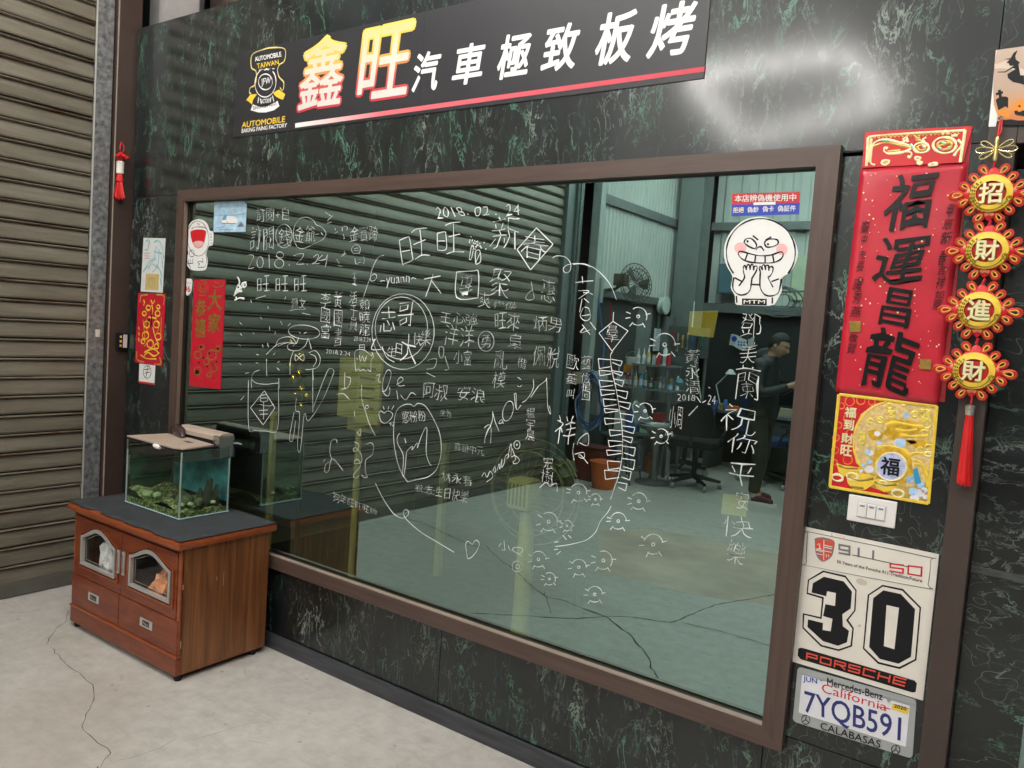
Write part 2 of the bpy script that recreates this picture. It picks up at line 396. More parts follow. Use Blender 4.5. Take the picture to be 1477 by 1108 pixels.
_gl = {}
def glyphs(s, bold=0.0):
    if bold > 0: bold = 0.0
    k = (s, bold)
    if k not in _gl:
        cu = bpy.data.curves.new('t', 'FONT'); cu.body = s; cu.offset = bold; cu.resolution_u = 3
        o = bpy.data.objects.new('t', cu); COL.objects.link(o)
        me = bpy.data.meshes.new_from_object(o.evaluated_get(bpy.context.evaluated_depsgraph_get()))
        vs = [(v.co.x, v.co.y) for v in me.vertices]; fs = [tuple(p.vertices) for p in me.polygons]
        bpy.data.objects.remove(o); bpy.data.curves.remove(cu); bpy.data.meshes.remove(me)
        x0 = min(v[0] for v in vs); x1 = max(v[0] for v in vs); y0 = min(v[1] for v in vs); y1 = max(v[1] for v in vs)
        vs = [((a-x0)/(x1-x0 or 1), (b_-y0)/(y1-y0 or 1)) for a, b_ in vs]
        _gl[k] = (vs, fs)
    return _gl[k]
def wob(a, b_, n, q):
    """unsteady hand"""
    A = a*n
    return a+(.045*math.sin(b_*5.1+A*2.0+q)+.03*math.sin(b_*11+q*2)+.02*math.sin(A*9+q))/n, b_+.055*math.sin(A*4.3+q*1.7)+.030*math.sin(A*9.7+b_*4+q)+.02*math.sin(b_*9+q)
def dilate(r):
    """heavier lettering: the same letter shifted a hair all round, each in its own thin layer"""
    if r <= 0: return [(0, 0, 0)]
    return [(0, 0, 0)]+[(r*math.cos(k*math.pi/4), r*math.sin(k*math.pi/4), .00003*(k+1)) for k in range(8)]
def text_rect(bb, s, x0, z0, x1, z1, y, bold=0.0, lean=0.0, rot=0.0):
    vs, fs = glyphs(s, bold); h = z1-z0; wd = x1-x0-abs(lean)*h; o = 0 if lean >= 0 else -lean*h
    cx, cz = (x0+x1)/2, (z0+z1)/2; c, s_ = math.cos(rot), math.sin(rot)
    for dx, dz, dy in dilate(bold*h*(.75 if not .033 < bold < .035 else .34)):
        out = []
        for a, b_ in vs:
            if bold < 0: a, b_ = wob(a, b_, len(s), x0*37+z0*21)
            elif .033 < bold < .035: a, b_ = a+.03*math.sin(b_*6+x0), b_+.06*math.sin(a*4.5+z0*9)+.02*math.sin(a*11)
            X = x0+o+a*wd+lean*h*b_-cx+dx; Z = z0+b_*h-cz+dz
            out.append((cx+X*c-Z*s_, y-dy, cz+X*s_+Z*c))
        bb.add(out, fs)
def text_px(bb, s, box, crop, y, bold=0.0, lean=0.0, shrink=.0, rot=0.0):
    """writing in the photograph's box (left, top, right, bottom) of an enlarged view"""
    l, t, r, b_ = box; ox, oy, sc = crop
    l, r, t, b_ = ox+l/sc, ox+r/sc, oy+t/sc, oy+b_/sc; mx, my = (l+r)/2, (t+b_)/2
    x0 = W(l, my, y).x; x1 = W(r, my, y).x; z1 = W(mx, t, y).z; z0 = W(mx, b_, y).z
    d = (z1-z0)*shrink/2
    text_rect(bb, s, x0, z0+d, x1, z1-d, y, bold, lean, rot)
def text_quad(bb, s, q, crop, y, bold=0.0):
    """writing stretched over four corners TL TR BR BL given in an enlarged view"""
    vs, fs = glyphs(s, bold); P = pts(q, *crop) if isinstance(q, str) else q
    Q = [W(u, v, y) for u, v in P]
    for dx, dz, dy in dilate(bold*(Q[0]-Q[3]).length*.75):
        out = []
        for a, b_ in vs:
            if bold < 0: a, b_ = wob(a, b_, len(s), P[0][0]*.37+P[0][1]*.21)
            p = Q[3]*(1-a)*(1-b_)+Q[2]*a*(1-b_)+Q[1]*a*b_+Q[0]*(1-a)*b_
            out.append((p.x+dx, y-dy, p.z+dz))
        bb.add(out, fs)
def col_text(bb, s, box, crop, y, bold=0.0):
    l, t, r, b_ = box; n = len(s); h = (b_-t)/n
    for i, ch in enumerate(s):
        text_px(bb, ch, (l, t+i*h+h*.04, r, t+(i+1)*h-h*.06), crop, y, bold)
def slab_px(p, y0, y1):
    """solid outline traced on the photograph; y0 is the front face"""
    b_ = B(); b_.prism([(q.x, q.z) for q in (W(u, v, y0) for u, v in p)], y0, y1); return b_
def copy_tree(o, parent=None):
    c = o.copy(); COL.objects.link(c)
    if parent: c.parent = parent; c.matrix_parent_inverse = o.matrix_parent_inverse.copy()
    for ch in [x for x in bpy.data.objects if x.parent == o]: copy_tree(ch, c)
    return c

# ================================================================== SETTING
X_SH = -.838
floor = B().box(-3.5, 9, -9.5, 4.5, -.2, 0).done('floor', CONC); tag(floor, kind='structure')
ceil = B().box(-3.5, 9, -9.5, 4.5, 4.9, 5.1).done('ceiling', CEIL); tag(ceil, kind='structure')
wl = B().box(-3.7, -3.5, -9.5, 4.5, 0, 4.9).done('wall_left', DWALL); tag(wl, kind='structure')
wr = B().box(9, 9.2, -9.5, 4.5, 0, 4.9).done('wall_right', mat('far_wall_paint', (.25, .26, .25), .7)); tag(wr, kind='structure')
wb = B().box(-3.5, 9, 4.5, 4.7, 0, 4.9).done('wall_behind_office', DWALL); tag(wb, kind='structure')
wk = B().box(-3.5, 9, -9.7, -9.5, 0, 4.9).done('wall_back', DWALL); tag(wk, kind='structure')

# cracks in the concrete, laid as thin strips of grit in the joints
def crack(p3, wd):
    p3 = [Vector(p) for p in p3]; q = [p3[0]]
    for a, b_ in zip(p3, p3[1:]):
        L = (b_-a).length; k = max(1, int(L/.035)); nrm = Vector((-(b_-a).y, (b_-a).x, 0)).normalized()
        for i in range(1, k+1):
            j = random.uniform(-1, 1)*.006 if i < k else 0
            q.append(a.lerp(b_, i/k)+nrm*j)
    vs = []; fs = []
    for i, p in enumerate(q):
        t = (q[min(i+1, len(q)-1)]-q[max(i-1, 0)]); nr = Vector((-t.y, t.x, 0)).normalized()
        ww = wd*random.uniform(.35, 1.0)*(.3 if i in (0, len(q)-1) else 1)
        vs += [p+nr*ww/2+Vector((0, 0, .0012)), p-nr*ww/2+Vector((0, 0, .0012))]
    for i in range(len(q)-1): fs.append((2*i, 2*i+1, 2*i+3, 2*i+2))
    return vs, fs
def add_cracks():
    C6 = (0, 850, 3.6925); C7 = (700, 640, 2.638); CC = (420, 520, 3.957)
    real = ['370,110 345,180 300,210 245,300', '270,310 340,385 440,465 495,510 500,590 455,690 436,730 446,755 480,780 520,820 575,850 590,875 535,950']
    soft = ['590,920 700,900 850,850 965,780', '1000,810 1150,770 1270,730 1477,700', '1360,740 1400,760', '1310,805 1430,825']
    mirr = [(C7, '0,390 50,440 120,490 150,525 230,585 300,600 400,640 460,662', .011), (C7, '-60,648 0,650 100,655 350,668 460,660 560,662 700,683 790,650 870,615 1087,578 1250,560', .012),
            (C7, '460,662 555,735 620,820 625,855 670,910 700,960', .012), (C7, '745,683 870,710 1070,768 1200,800', .009), (C7, '220,560 245,650', .007),
            (CC, '600,890 750,930 900,1000 1000,1050 1120,1085', .010)]
    for s in real: o = put('crack', *crack([FL(u, v) for u, v in pts(s, *C6)], .0035), CRACK, floor)
    for s in soft: o = put('crack', *crack([FL(u, v) for u, v in pts(s, *C6)], .003), mat('pale_crack_fill', (.25, .235, .21), .9), floor)
    for c, s, wd in mirr: put('crack', *crack([mir(FL(u, v)) for u, v in pts(s, *c)], wd), CRACK, floor)
add_cracks()
q_ = [mir(FL(u, v)) for u, v in pts('430,330 620,325 900,380 1200,440 1200,650 1087,618 870,590 640,540 430,490', 700, 640, 2.638)]
put('floor_stain', [p+Vector((0, 0, .0006)) for p in q_], [tuple(range(len(q_)))], mat('tan_stained_concrete', (.50, .41, .33), .5, var=.25, vs=2.5), floor)

# rolling shutter: every slat a piece of its own
sh = thing('rolling_shutter', 'large closed khaki metal rolling shutter with rust-streaked slats, left of the marble wall', 'rolling shutter', (X_SH, -2.3, 0))
prof = [(-.010, 0), (.004, .0010), (.0125, .004), (.0148, .012), (.0130, .030), (.0085, .054), (.0030, .074), (.0, .0785), (.003, .0803), (.014, .0825), (.0185, .0868), (.014, .0908), (.003, .0922), (-.010, .0925)]
def slat_mesh():
    vs = []; fs = []; n = len(prof); ys = (-2.11, 2.11)
    for y in ys:
        for d, z in prof: vs.append((d, y, z))
    for i in range(n-1): fs.append((i, i+1, n+i+1, n+i))
    fs.append(tuple(range(n))); fs.append(tuple(range(2*n-1, n-1, -1)))
    me = bpy.data.meshes.new('slat'); me.from_pydata(vs, [], fs); me.materials.append(SHUT)
    me.update(); return me
SM = slat_mesh()
PITCH = .0956
for i in range(36):
    o = link(bpy.data.objects.new('slat', SM), sh); o.location = (random.uniform(-.0015, .0015), 0, .0715+i*PITCH)
    o.rotation_euler.x = random.uniform(-.0011, .0011); o.rotation_euler.y = random.uniform(-.02, .02)
B().box(X_SH-.01, X_SH+.015, -4.42, -.19, .004, .074, .003).done('bottom_rail', mat('shutter_bottom_bar', (.12, .115, .10), .45, metal=.3), sh)
B().box(X_SH-.03, X_SH-.002, -4.45, -.17, 0, 4.9).done('backing', DWALL, sh)
B().box(X_SH-.05, X_SH+.10, -4.7, -.0, 3.46, 3.95, .01).done('shutter_housing', BEAM, sh)
g = B(); g.box(-.86, -.812, -.188, -.100, 0, 3.45)
g.done('guide_rail', GALV, sh)
B().box(-.8119, -.807, -.193, -.186, 0, 3.45).done('rail_lip', EDGEW, sh)
B().box(-.86, -.79, -4.56, -4.43, 0, 3.45).done('guide_rail', mat('far_guide_rail', (.16, .19, .185), .45, metal=.3), sh)
dj = B(); dj.box(-.86, -.775, -.092, .03, 0, 4.0, .002)
o = dj.done('door_post', POST); tag(o, 'dark brown steel post between the rolling shutter and the marble wall', 'post')
B().box(-.7800, -.7735, -.0965, -.0925, 0, 4.0).done('edge_strip', mat('tan_edge', (.30, .25, .20), .5), o)

o = B().box(-.811, -.795, XP(141, 481, -.80).y-.008, XP(141, 481, -.80).y+.010, XP(141, 481, -.80).z-.02, XP(141, 481, -.80).z+.02, .003).done('rail_clip', mat('clip_pale', (.6, .55, .48), .4)); tag(o, 'tiny pale clip on the galvanised shutter guide rail', 'clip')
# marble-faced partition wall in sheets with open joints
pw = thing('marble_wall', 'long black and green marble-patterned partition wall around the mirrored window', 'wall', (1.2, 0, 0))
WX0, WX1 = -.758, 3.197
def sheet(x0, x1, z0, z1, m, y0=0.0, y1=.02): B().box(x0+.0012, x1-.0012, y0, y1, z0+.0012, z1-.0012, .0008).done('wall_panel', m, pw)
OX0, OX1, OZ0, OZ1 = -.262, 2.818, .405, 2.068      # opening
sheet(WX0, OX0, .072, 2.083, MAR_W)
sheet(WX0, 1.19, 2.083, 2.962, MAR_V); sheet(1.19, 3.197, 2.083, 2.962, MAR_V); sheet(3.197, 5.6, 2.121, 2.962, MAR_V)
sheet(OX1, 3.197, .416, 2.083, MAR_W); sheet(2.79, 3.197, .072, .416, MAR_V)
for a, b_ in ((OX0, .33), (.33, 1.55), (1.55, 2.79)): sheet(a, b_, .072, .405, MAR_V)
sheet(OX0, 3.0, 2.0681, 2.0829, MAR_V)
bk = B(); bk.box(WX0, OX0, .021, .09, 0, 2.95); bk.box(OX1, 3.25, .021, .09, 0, 2.95); bk.box(OX0, OX1, .021, .09, 0, .40); bk.box(OX0, OX1, .021, .09, 2.07, 2.95); bk.box(3.25, 5.6, .021, .09, 2.125, 2.95)
bk.done('wall_core', DWALL, pw)
sk = B(); sk.box(WX0, 3.197, -.014, 0, 0, .070, .004); sk.done('skirting_board', BASEB, pw)

# right door post, lintel, recessed door
dr = thing('door_frame', 'brown door frame at the right edge with the gold charms hanging on it', 'door frame', (3.2, 0, 0))
B().box(3.197, 3.258, -.03, .07, 0, 2.121, .002).done('post', POSTR, dr)
B().box(3.2585, 4.4, -.03, .07, 2.070, 2.121, .002).done('lintel', POSTR, dr)
B().box(4.4, 4.46, -.03, .07, 0, 2.121, .002).done('post', POSTR, dr)
dl = thing('door', 'dark marble-patterned door recessed right of the brown post', 'door', (3.9, .03, 0))
B().box(3.259, 3.412, .03, .06, .02, 2.02, .002).done('door_panel', MAR_H, dl)
B().box(3.4125, 4.3, .037, .043, .02, 2.02).done('glass_pane', MIRR, dl)
B().box(3.259, 4.39, .062, .09, 0.0, 2.068).done('door_backing', DWALL, dl)
B().box(3.262, 3.411, .0285, .0298, .994, 1.012).done('thin_streak', mat('streaky_grey', (.05, .055, .055), .5, var=.5, vs=30, stretch=(1, 1, 5)), dl)  # thin grey streak across the door panel

# what shows over the wall's top left corner
uc = thing('steel_column', 'pale grey steel column rising behind the wall top left corner', 'column', (-.7, .3, 0))
xa, xb, xc = W(216, 20, .16).x, W(230, 20, .16).x, W(251, 15, .2).x
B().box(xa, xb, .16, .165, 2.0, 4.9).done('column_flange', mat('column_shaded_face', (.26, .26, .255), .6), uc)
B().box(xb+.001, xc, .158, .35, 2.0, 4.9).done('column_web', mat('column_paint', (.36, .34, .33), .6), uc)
up = thing('upper_partition', 'taupe sheet partition high up behind the marble wall top', 'partition', (.3, .6, 0))
B().box(W(252, 10, .5).x-.05, W(283, 10, .5).x, .5, .53, 2.2, 4.88).done('sheet', mat('taupe_sheet', (.16, .145, .13), .7), up)
B().box(W(285, 10, .5).x, W(288, 10, .5).x, .49, .53, 2.2, 4.88).done('batten', BEAM, up)
B().box(W(303, 10, .6).x, 3.5, .6, .63, 2.2, 4.88).done('sheet', mat('brown_sheet', (.12, .085, .07), .7), up)
B().box(-.95, W(216, 20, .16).x-.01, .30, .33, 3.02, 3.25).done('bracket', mat('pinkish_bracket', (.22, .17, .16), .6), up)

# ================================================================== MIRRORED WINDOW
win = thing('office_window', 'wide brown-framed mirrored glass window covered in white marker writing', 'window', (1.25, -.02, 1.2))
xL, xR, zT, zB = -.2935, 2.8505, 2.097, .3773
iL, iR, iT, iB = -.236, 2.7895, 2.042, .436
def bar(poly, m):
    bb = B(); n = len(poly)
    bb.prism(poly, -.030, .0); o = bb.done('frame_bar', m, win)
    return o
bar([(xL, zT), (xR, zT), (iR, iT), (iL, iT)], FRAME)
bar([(xL, zB), (iL, iB), (iR, iB), (xR, zB)], FRAME)
bar([(xL, zB), (xL, zT), (iL, iT), (iL, iB)], FRAMEV)
bar([(xR, zB), (iR, iB), (iR, iT), (xR, zT)], FRAMEV)
# inner lining between the frame face and the glass
ln = B(); ln.box(iL-.025, iR+.025, -.004, .02, iT, iT+.02); ln.box(iL-.025, iR+.025, -.004, .02, iB-.02, iB); ln.box(iL-.02, iL, -.004, .02, iB, iT); ln.box(iR, iR+.02, -.004, .02, iB, iT)
ln.done('lining', POST, win)
bd = B(); bd.prism([(iL, iB), (iR, iB), (iR, iB+.005), (iL, iB+.005)], -.030, -.012); bd.done('bead', mat('bead_lit_brown', (.33, .27, .22), .4), win)  # lower bead coloured paler, standing in for light from above
bd = B(); bd.box(iL, iL+.006, -.026, -.010, iB+.006, iT-.002); bd.done('bead', mat('bead_tan', (.17, .12, .09), .45), win)
GY = .004
def pane(x0, x1):
    b_ = B(); b_.box(x0, x1, GY, GY+.006, iB-.008, iT+.008)
    o = b_.done('glass_pane', MIRR, win)
    o.data.materials.append(EDGEGL)
    for p in o.data.polygons: p.material_index = 0 if p.normal.y < -.9 else 1
pane(iL-.008, iR+.008)

# ---- marker writing on the glass
TY = GY-.0006
A_ = (340, 280, 3.957); B_ = (600, 280, 3.957); C_ = (420, 520, 3.957); D_ = (660, 540, 3.26); E_ = (780, 360, 5.54)
G_ = (900, 440, 2.914); H_ = (260, 240, 4.923); I_ = (560, 230, 4.923); J_ = (690, 520, 5.0375); K_ = (840, 500, 5.035); L_ = (390, 500, 3.076); Z_ = (80, 560, 2.638)
WID = .0025
def wr_(name, S=(), T=(), V=(), extra=None, wd=WID):
    b_ = B()
    for crop, s in S: strokes(b_, s, crop, TY, wd)
    for crop, t, box in T:
        if isinstance(box, str): text_quad(b_, t, box, crop, TY, -.020)
        else: text_px(b_, t, box, crop, TY, -.020)
    for crop, t, box in V: col_text(b_, t, box, crop, TY, -.020)
    if extra: extra(b_)
    return b_.done(name, (MARKER, MARKER2, MARKER3)[random.randrange(3)] if name in ('marker_names', 'marker_flower', 'marker_words', 'marker_face', 'marker_ray', 'marker_hand', 'marker_squiggle') else MARKER, win)
LN = lambda *a: '; '.join(a)
def big_wang(b_):
    for s in ('78,575 130,555 150,560 170,680 170,715 115,740 100,735 78,575', '95,655 155,645', '165,520 200,495 275,488', '225,500 235,600 237,685', '180,605 265,570', '190,710 240,680 295,682',
              '348,525 400,515 408,530 412,635 360,645 350,630 348,525', '350,580 405,580', '405,470 445,452 512,445', '462,455 465,560 465,660', '430,550 510,530', '415,672 465,655 538,658',
              '255,850 370,828', '318,815 300,880 265,975', '310,865 340,905 375,952', '485,800 600,793 640,800 638,960 620,985 485,980 485,800', '1052,487 1170,602', '1170,602 1010,785', '1010,785 915,640', '915,640 1052,487',
              '575,710 590,620 605,625 590,705 575,710', '620,735 620,655 650,650 655,725 620,740 655,660'):
        strokes(b_, s, I_, TY, .0036)
    for t, bx in (('新', (735, 410, 935, 640)), ('春', (955, 540, 1125, 705)), ('專', (510, 815, 598, 975)), ('聚', (725, 780, 870, 985))): text_px(b_, t, bx, I_, TY, -.022)
    for k in range(26):
        a = random.uniform(math.pi*1.02, math.pi*1.98); r = random.uniform(18, 62); cx, cy = random.choice(((590, 612), (640, 640)))
        x, y = cx+r*math.cos(a)*1.1, cy+r*math.sin(a); strokes(b_, f'{x},{y} {x+9*math.cos(a)},{y+9*math.sin(a)}', I_, TY, .004, False)
wr_('marker_greeting', extra=big_wang)
wr_('marker_date', T=[(I_, '2018.', '338,345 530,335 575,395 345,425'), (I_, '02 .', '612,335 770,325 772,400 614,405'), (I_, '24', '835,322 930,322 935,395 838,400')])
wr_('marker_date', S=[(H_, '475,635 500,628 520,640 505,680 485,725 525,718; 630,625 632,722; 772,698 774,704; 805,635 840,622 875,622 862,655 825,695 880,693; 900,692 902,699; 945,645 975,625 980,645 960,680 935,692 990,690; 1010,630 985,655 988,668 1030,660 1045,628 1040,670 1028,715')],
    extra=lambda b_: [curve_px(b_, ell(*e), H_, TY, WID) for e in ((567, 682, 22, 40), (708, 630, 25, 22), (702, 690, 33, 32))])
def small_wang(b_):
    for dx in (0, 132, 264):
        for s in ('548,800 573,798 573,880 548,885 548,800', '550,842 573,838', '598,780 632,776', '585,838 628,833', '612,780 612,882', '598,885 634,882'):
            p = ' '.join('%g,%g' % (float(a.split(',')[0])+dx, float(a.split(',')[1])) for a in s.split()); strokes(b_, p, H_, TY, .004, False)
wr_('marker_words', extra=small_wang)
wr_('marker_words', T=[(H_, '訂閱+自', '540,300 770,292 772,380 545,392'), (H_, '訂閱', (500, 430, 660, 590)), (H_, '錢', (698, 445, 788, 565)), (H_, '金爺', (815, 425, 955, 540)), (H_, '金寶蹄', (1205, 425, 1400, 530)), (H_, '佩文', (788, 935, 890, 1010))],
    S=[(H_, '850,370 900,362 945,385 965,415 1000,430 1035,475 1010,520 960,545 900,575 850,585 815,545 803,480 815,415 850,370; 1032,328 1068,352; 1045,385 1082,350; 1042,405 1075,395; 1100,440 1102,455; 1098,475 1118,465; 1150,430 1150,460; 1160,425 1185,430 1182,455; 1155,480 1165,510 1158,515; 540,605 560,540 565,470 548,415; 778,1025 830,1015 882,1018; 865,1042 925,1055; 960,485 985,480; 1000,470 1012,488')],
    extra=lambda b_: curve_px(b_, ell(736, 495, 58, 84), H_, TY, WID))
wr_('marker_face', S=[(H_, '1225,615 1215,585 1250,555 1278,580 1272,620; 1235,585 1262,580; 1235,600 1265,597; 1230,620 1275,615; 1240,650 1245,690 1262,692; 1300,635 1308,670 1300,692; 1265,665 1278,660; 1265,685 1280,680; 1110,660 1130,690; 1120,705 1150,712; 1140,640 1165,625 1165,600; 1150,625 1180,620')])
wr_('marker_words', T=[(A_, '~yuann~', '825,482 1030,465 1030,520 825,535'), (A_, '玉', (665, 450, 690, 518))], S=[(A_, '845,350 815,360 795,390 775,440 768,480 775,497 795,490 805,470 795,457 775,465 755,510 740,555 728,590')])
wr_('marker_names', V=[(A_, '李國富', (486, 558, 540, 830)), (A_, '黃國書', (562, 548, 606, 872)), (A_, '活千員', (652, 552, 692, 778)), (A_, '賴曉龍', (708, 600, 765, 808))], T=[(A_, '2018.2.24', '515,885 655,900 652,925 515,908'), (A_, '2018.2.24', (675, 816, 770, 840))])
def circle_msg(b_):
    curve_px(b_, ell(945, 765, 150, 178), A_, TY, WID); curve_px(b_, ell(955, 785, 178, 216, 0, -215, 148), A_, TY, WID)
    strokes(b_, '780,835 800,828; 795,830 775,885 828,888; 835,870 860,930 905,960', A_, TY)
    for t, bx in (('志', (828, 645, 912, 785)), ('哥', (925, 612, 1015, 765)), ('生', (865, 868, 915, 925)), ('日', (915, 855, 948, 912)), ('大', (945, 800, 1030, 965)), ('快', (1015, 795, 1062, 860)), ('樂', (1058, 775, 1112, 865))): text_px(b_, t, bx, A_, TY, -.020)
wr_('marker_birthday_bubble', extra=circle_msg)
wr_('marker_ghost', S=[(A_, '684,1010 680,905 708,888 740,895 775,925 778,905 785,930 772,950 770,1012 755,1002 740,1012 728,1000 712,1010 700,998 684,1010; 705,862 708,890; 735,862 733,890; 705,862 735,860; 712,875 728,875; 690,935 695,945; 705,920 712,955 722,925 735,955 748,920; 738,935 746,938')])
wr_('marker_elephant', S=[(A_, '362,788 370,796; 388,796 404,788; 358,818 350,845 325,868; 412,822 398,862 365,890 330,895 300,885 297,862 320,852 350,852; 415,825 432,885; 175,915 235,860 290,848; 225,872 245,830 290,815 325,822 345,850; 240,870 265,858 295,848 330,850; 340,915 342,952 385,915 385,952 340,915; 418,905 455,895 482,935 470,985 430,1000 398,1002; 425,915 452,925 460,955 442,985; 330,895 312,950 310,1030; 440,1000 442,1062; 298,752 312,738')],
    extra=lambda b_: curve_px(b_, ell(390, 788, 90, 40, 5), A_, TY, WID))
def dashes(b_):
    for a, b2 in (((85, 605), (90, 620)), ((183, 640), (186, 655)), ((140, 700), (150, 715)), ((20, 730), (35, 745)), ((192, 755), (194, 778)), ((25, 795), (35, 808)), ((98, 790), (105, 800)), ((228, 785), (222, 800)), ((152, 858), (156, 876)), ((182, 850), (186, 876)), ((118, 915), (130, 918)), ((225, 905), (215, 918)), ((115, 962), (128, 966)), ((238, 962), (250, 955)), ((235, 992), (250, 1006)), ((55, 1025), (75, 1018)), ((115, 597), (172, 580)), ((285, 585), (280, 602)), ((265, 745), (255, 725)), ((15, 860), (30, 868)), ((20, 965), (32, 975))):
        curve_px(b_, [a, b2], A_, TY, .0038)
wr_('marker_ray', extra=dashes)
wr_('marker_firework_cup', S=[(A_, '175,940 177,1040; 90,1108 90,1050 105,1018 135,1005; 92,1058 115,1078 170,1086 245,1078; 245,1050 247,1108')] + [(Z_, '734,-30 735,150 760,160 800,163 845,155 848,-5; 795,10 835,75; 835,75 790,140; 790,140 742,75; 742,75 795,10; 780,28 805,26 806,48 782,50 780,28; 782,38 805,37; 778,62 812,68 830,62; 775,85 808,83; 778,100 808,98; 792,52 792,118; 705,45 718,30')])
wr_('marker_hand', S=[(L_, '115,230 112,285 130,300 120,440 133,460 150,300 165,330 185,310 200,290 240,220 278,125 280,105 270,98 250,115 190,270; 105,290 85,400 90,420 100,410 112,330; 188,100 188,290')])
wr_('marker_word_path', S=[(L_, '330,115 330,185 350,170 355,140 335,135; 315,190 335,185; 295,212 325,210 350,235; 372,285 374,310; 385,385 400,365 398,395 385,380; 405,170 405,230 425,300 440,345 465,395')], extra=lambda b_: curve_px(b_, ell(428, 268, 7, 8), L_, TY, WID))
wr_('marker_crown', S=[(L_, '497,200 515,190 535,130 530,105 515,110 500,150 500,200 520,220 530,200 528,180; 560,168 588,150 580,135 565,150 570,175 595,172; 560,195 566,235; 578,215 600,237 625,205 646,215; 480,298 490,330 510,340 535,320 542,298 520,285 505,295 490,285 480,298; 500,265 505,280; 525,265 522,278; 548,262 538,280; 470,130 485,125 478,150 490,160')], T=[(L_, '42', (526, 335, 550, 352))])
wr_('marker_signature_loop', S=[(C_, '665,695 620,620 590,500 585,380 600,290 640,255 680,250 700,262 725,245 770,265 820,350 850,430 855,530 830,620 780,665 720,680 665,695; 620,415 605,440 610,480 640,545 635,650 645,650 655,560 660,520 690,490 690,510 720,470 720,500 740,440 765,385 775,400 770,520 785,580 800,600; 648,445 655,472')], T=[(C_, '憨粉粉', '630,290 762,285 768,345 636,358')])
wr_('marker_squiggle', S=[(C_, '262,470 255,450 230,460 220,520 230,570 200,590 190,625 200,640 215,625 228,565 250,570 270,595 295,628; 185,578 192,562; 360,465 385,480 380,510 360,520 355,505 372,500 400,540 400,580 365,590 360,575 380,565 395,600 365,640 355,660 370,675 385,655; 425,480 455,470 470,490 460,540 425,570 425,640 435,665 415,668 400,650')])
wr_('marker_kite_string', S=[(C_, '480,700 520,780 580,870 630,900 665,885 668,860 650,852 640,870 660,910 740,980 830,1035 930,1095')])
wr_('marker_heart', S=[(D_, '68,800 48,785 38,800 42,835 50,868 80,845 100,810 100,790 85,780 70,800')])
wr_('marker_names', T=[(C_, '阿叔', (750, 128, 895, 225)), (C_, '安浪', (950, 150, 1105, 235)), (C_, '坐魯', (850, 283, 915, 320)), (C_, '蒜頭中元', '930,470 1098,492 1100,545 932,512'), (C_, '林永春', '858,630 1030,665 1035,722 862,690'), (C_, '祝:志:生日快樂', '708,705 1020,745 1000,815 712,745')])
wr_('marker_words', T=[(C_, '狗年旺旺旺瞬', '240,745 490,852 486,888 238,800')])
wr_('marker_names', T=[(B_, '王心強', '140,672 352,685 352,748 140,735'), (B_, '旺來', (450, 675, 592, 775)), (B_, '炳男', (670, 700, 830, 782)), (B_, '洋洋', (165, 750, 330, 870)), (B_, '勇', (375, 805, 425, 875)), (B_, '阜', (525, 800, 608, 890)), (B_, '小富', (220, 890, 315, 975)), (B_, '亂', (450, 898, 520, 995)), (B_, '楷', (580, 935, 630, 995)), (B_, '模', (440, 1012, 510, 1105)), (B_, '佩脫', (670, 870, 820, 985)), (I_, '爽', (645, 945, 725, 1055)), (I_, '嫩傑', (750, 1010, 905, 1065)), (I_, '惠', (1092, 855, 1185, 1005))],
    S=[(B_, '135,870 130,905 140,935 155,925 158,880 140,870; 165,925 175,960 186,998 165,1005; 60,1020 110,1045; 65,950 115,940 105,990 60,1000; 580,1045 600,1060'), (I_, '1015,870 1025,930 1035,985 1000,1000 975,985 990,955 1025,925')],
    extra=lambda b_: curve_px(b_, ell(400, 840, 45, 58), B_, TY, WID))
wr_('marker_names', T=[(B_, '歐', (862, 915, 930, 1000)), (B_, '藝', (942, 925, 1000, 1002)), (J_, '華', (640, 95, 715, 180)), (J_, '叫', (642, 205, 695, 278)), (J_, '信', (748, 90, 808, 160)), (J_, '相', (750, 155, 808, 215)), (J_, '回', (755, 222, 808, 290)), (J_, '祥', (565, 400, 705, 600)), (J_, '宏', (472, 705, 540, 790)), (J_, '樹', (455, 800, 545, 895))], V=[(J_, '楊宇晨', (348, 342, 408, 585))],
    S=[(J_, '445,925 490,888 520,915 545,900 570,895 572,955; 285,185 300,192 315,180; 295,125 297,130')])
wr_('marker_autograph', S=[(J_, '45,600 50,555 70,500 92,478 70,468 45,490; 92,490 92,545 88,600; 45,590 55,545 100,440 103,370; 103,370 120,440 150,515; 172,430 155,440 150,458 172,452 175,435 180,460; 262,250 270,330 282,358 298,340 310,325; 258,250 268,240 275,255 275,350; 320,305 350,285 385,235 402,185 398,133; 380,270 430,195 445,180 490,145 495,133 500,260 505,340 522,390 525,370 515,330')], extra=lambda b_: curve_px(b_, ell(215, 368, 36, 74, 15), J_, TY, WID))
wr_('marker_autograph', S=[(J_, '25,842 45,815 62,850 85,805 105,845 60,882; 105,805 120,770 125,800 115,815; 135,800 150,750 155,790 172,715 168,780 190,740; 190,740 195,700 215,680 220,700 205,715; 215,700 232,615 240,620 238,700 262,690 297,720 285,745 258,750 252,735 270,715 245,640')], extra=lambda b_: [curve_px(b_, ell(280, 613, 22, 30), J_, TY, WID), curve_px(b_, ell(280, 613, 4, 5, n=8), J_, TY, WID)])
wr_('marker_kanji', S=[(E_, '275,265 350,255 420,250; 330,215 335,270; 300,330 385,330 350,360 300,395; 415,360 380,345 340,345; 345,390 385,425; 330,395 310,500; 340,465 315,530 355,570 395,545 385,475 350,460; 330,530 395,520; 310,660 350,620 320,665 400,640; 395,580 440,640; 330,600 395,680'), (J_, '718,612 735,570 795,530 795,618 735,598; 695,600 685,660 695,725; 700,682 760,668 772,690 760,712 730,700 740,685 795,748')])
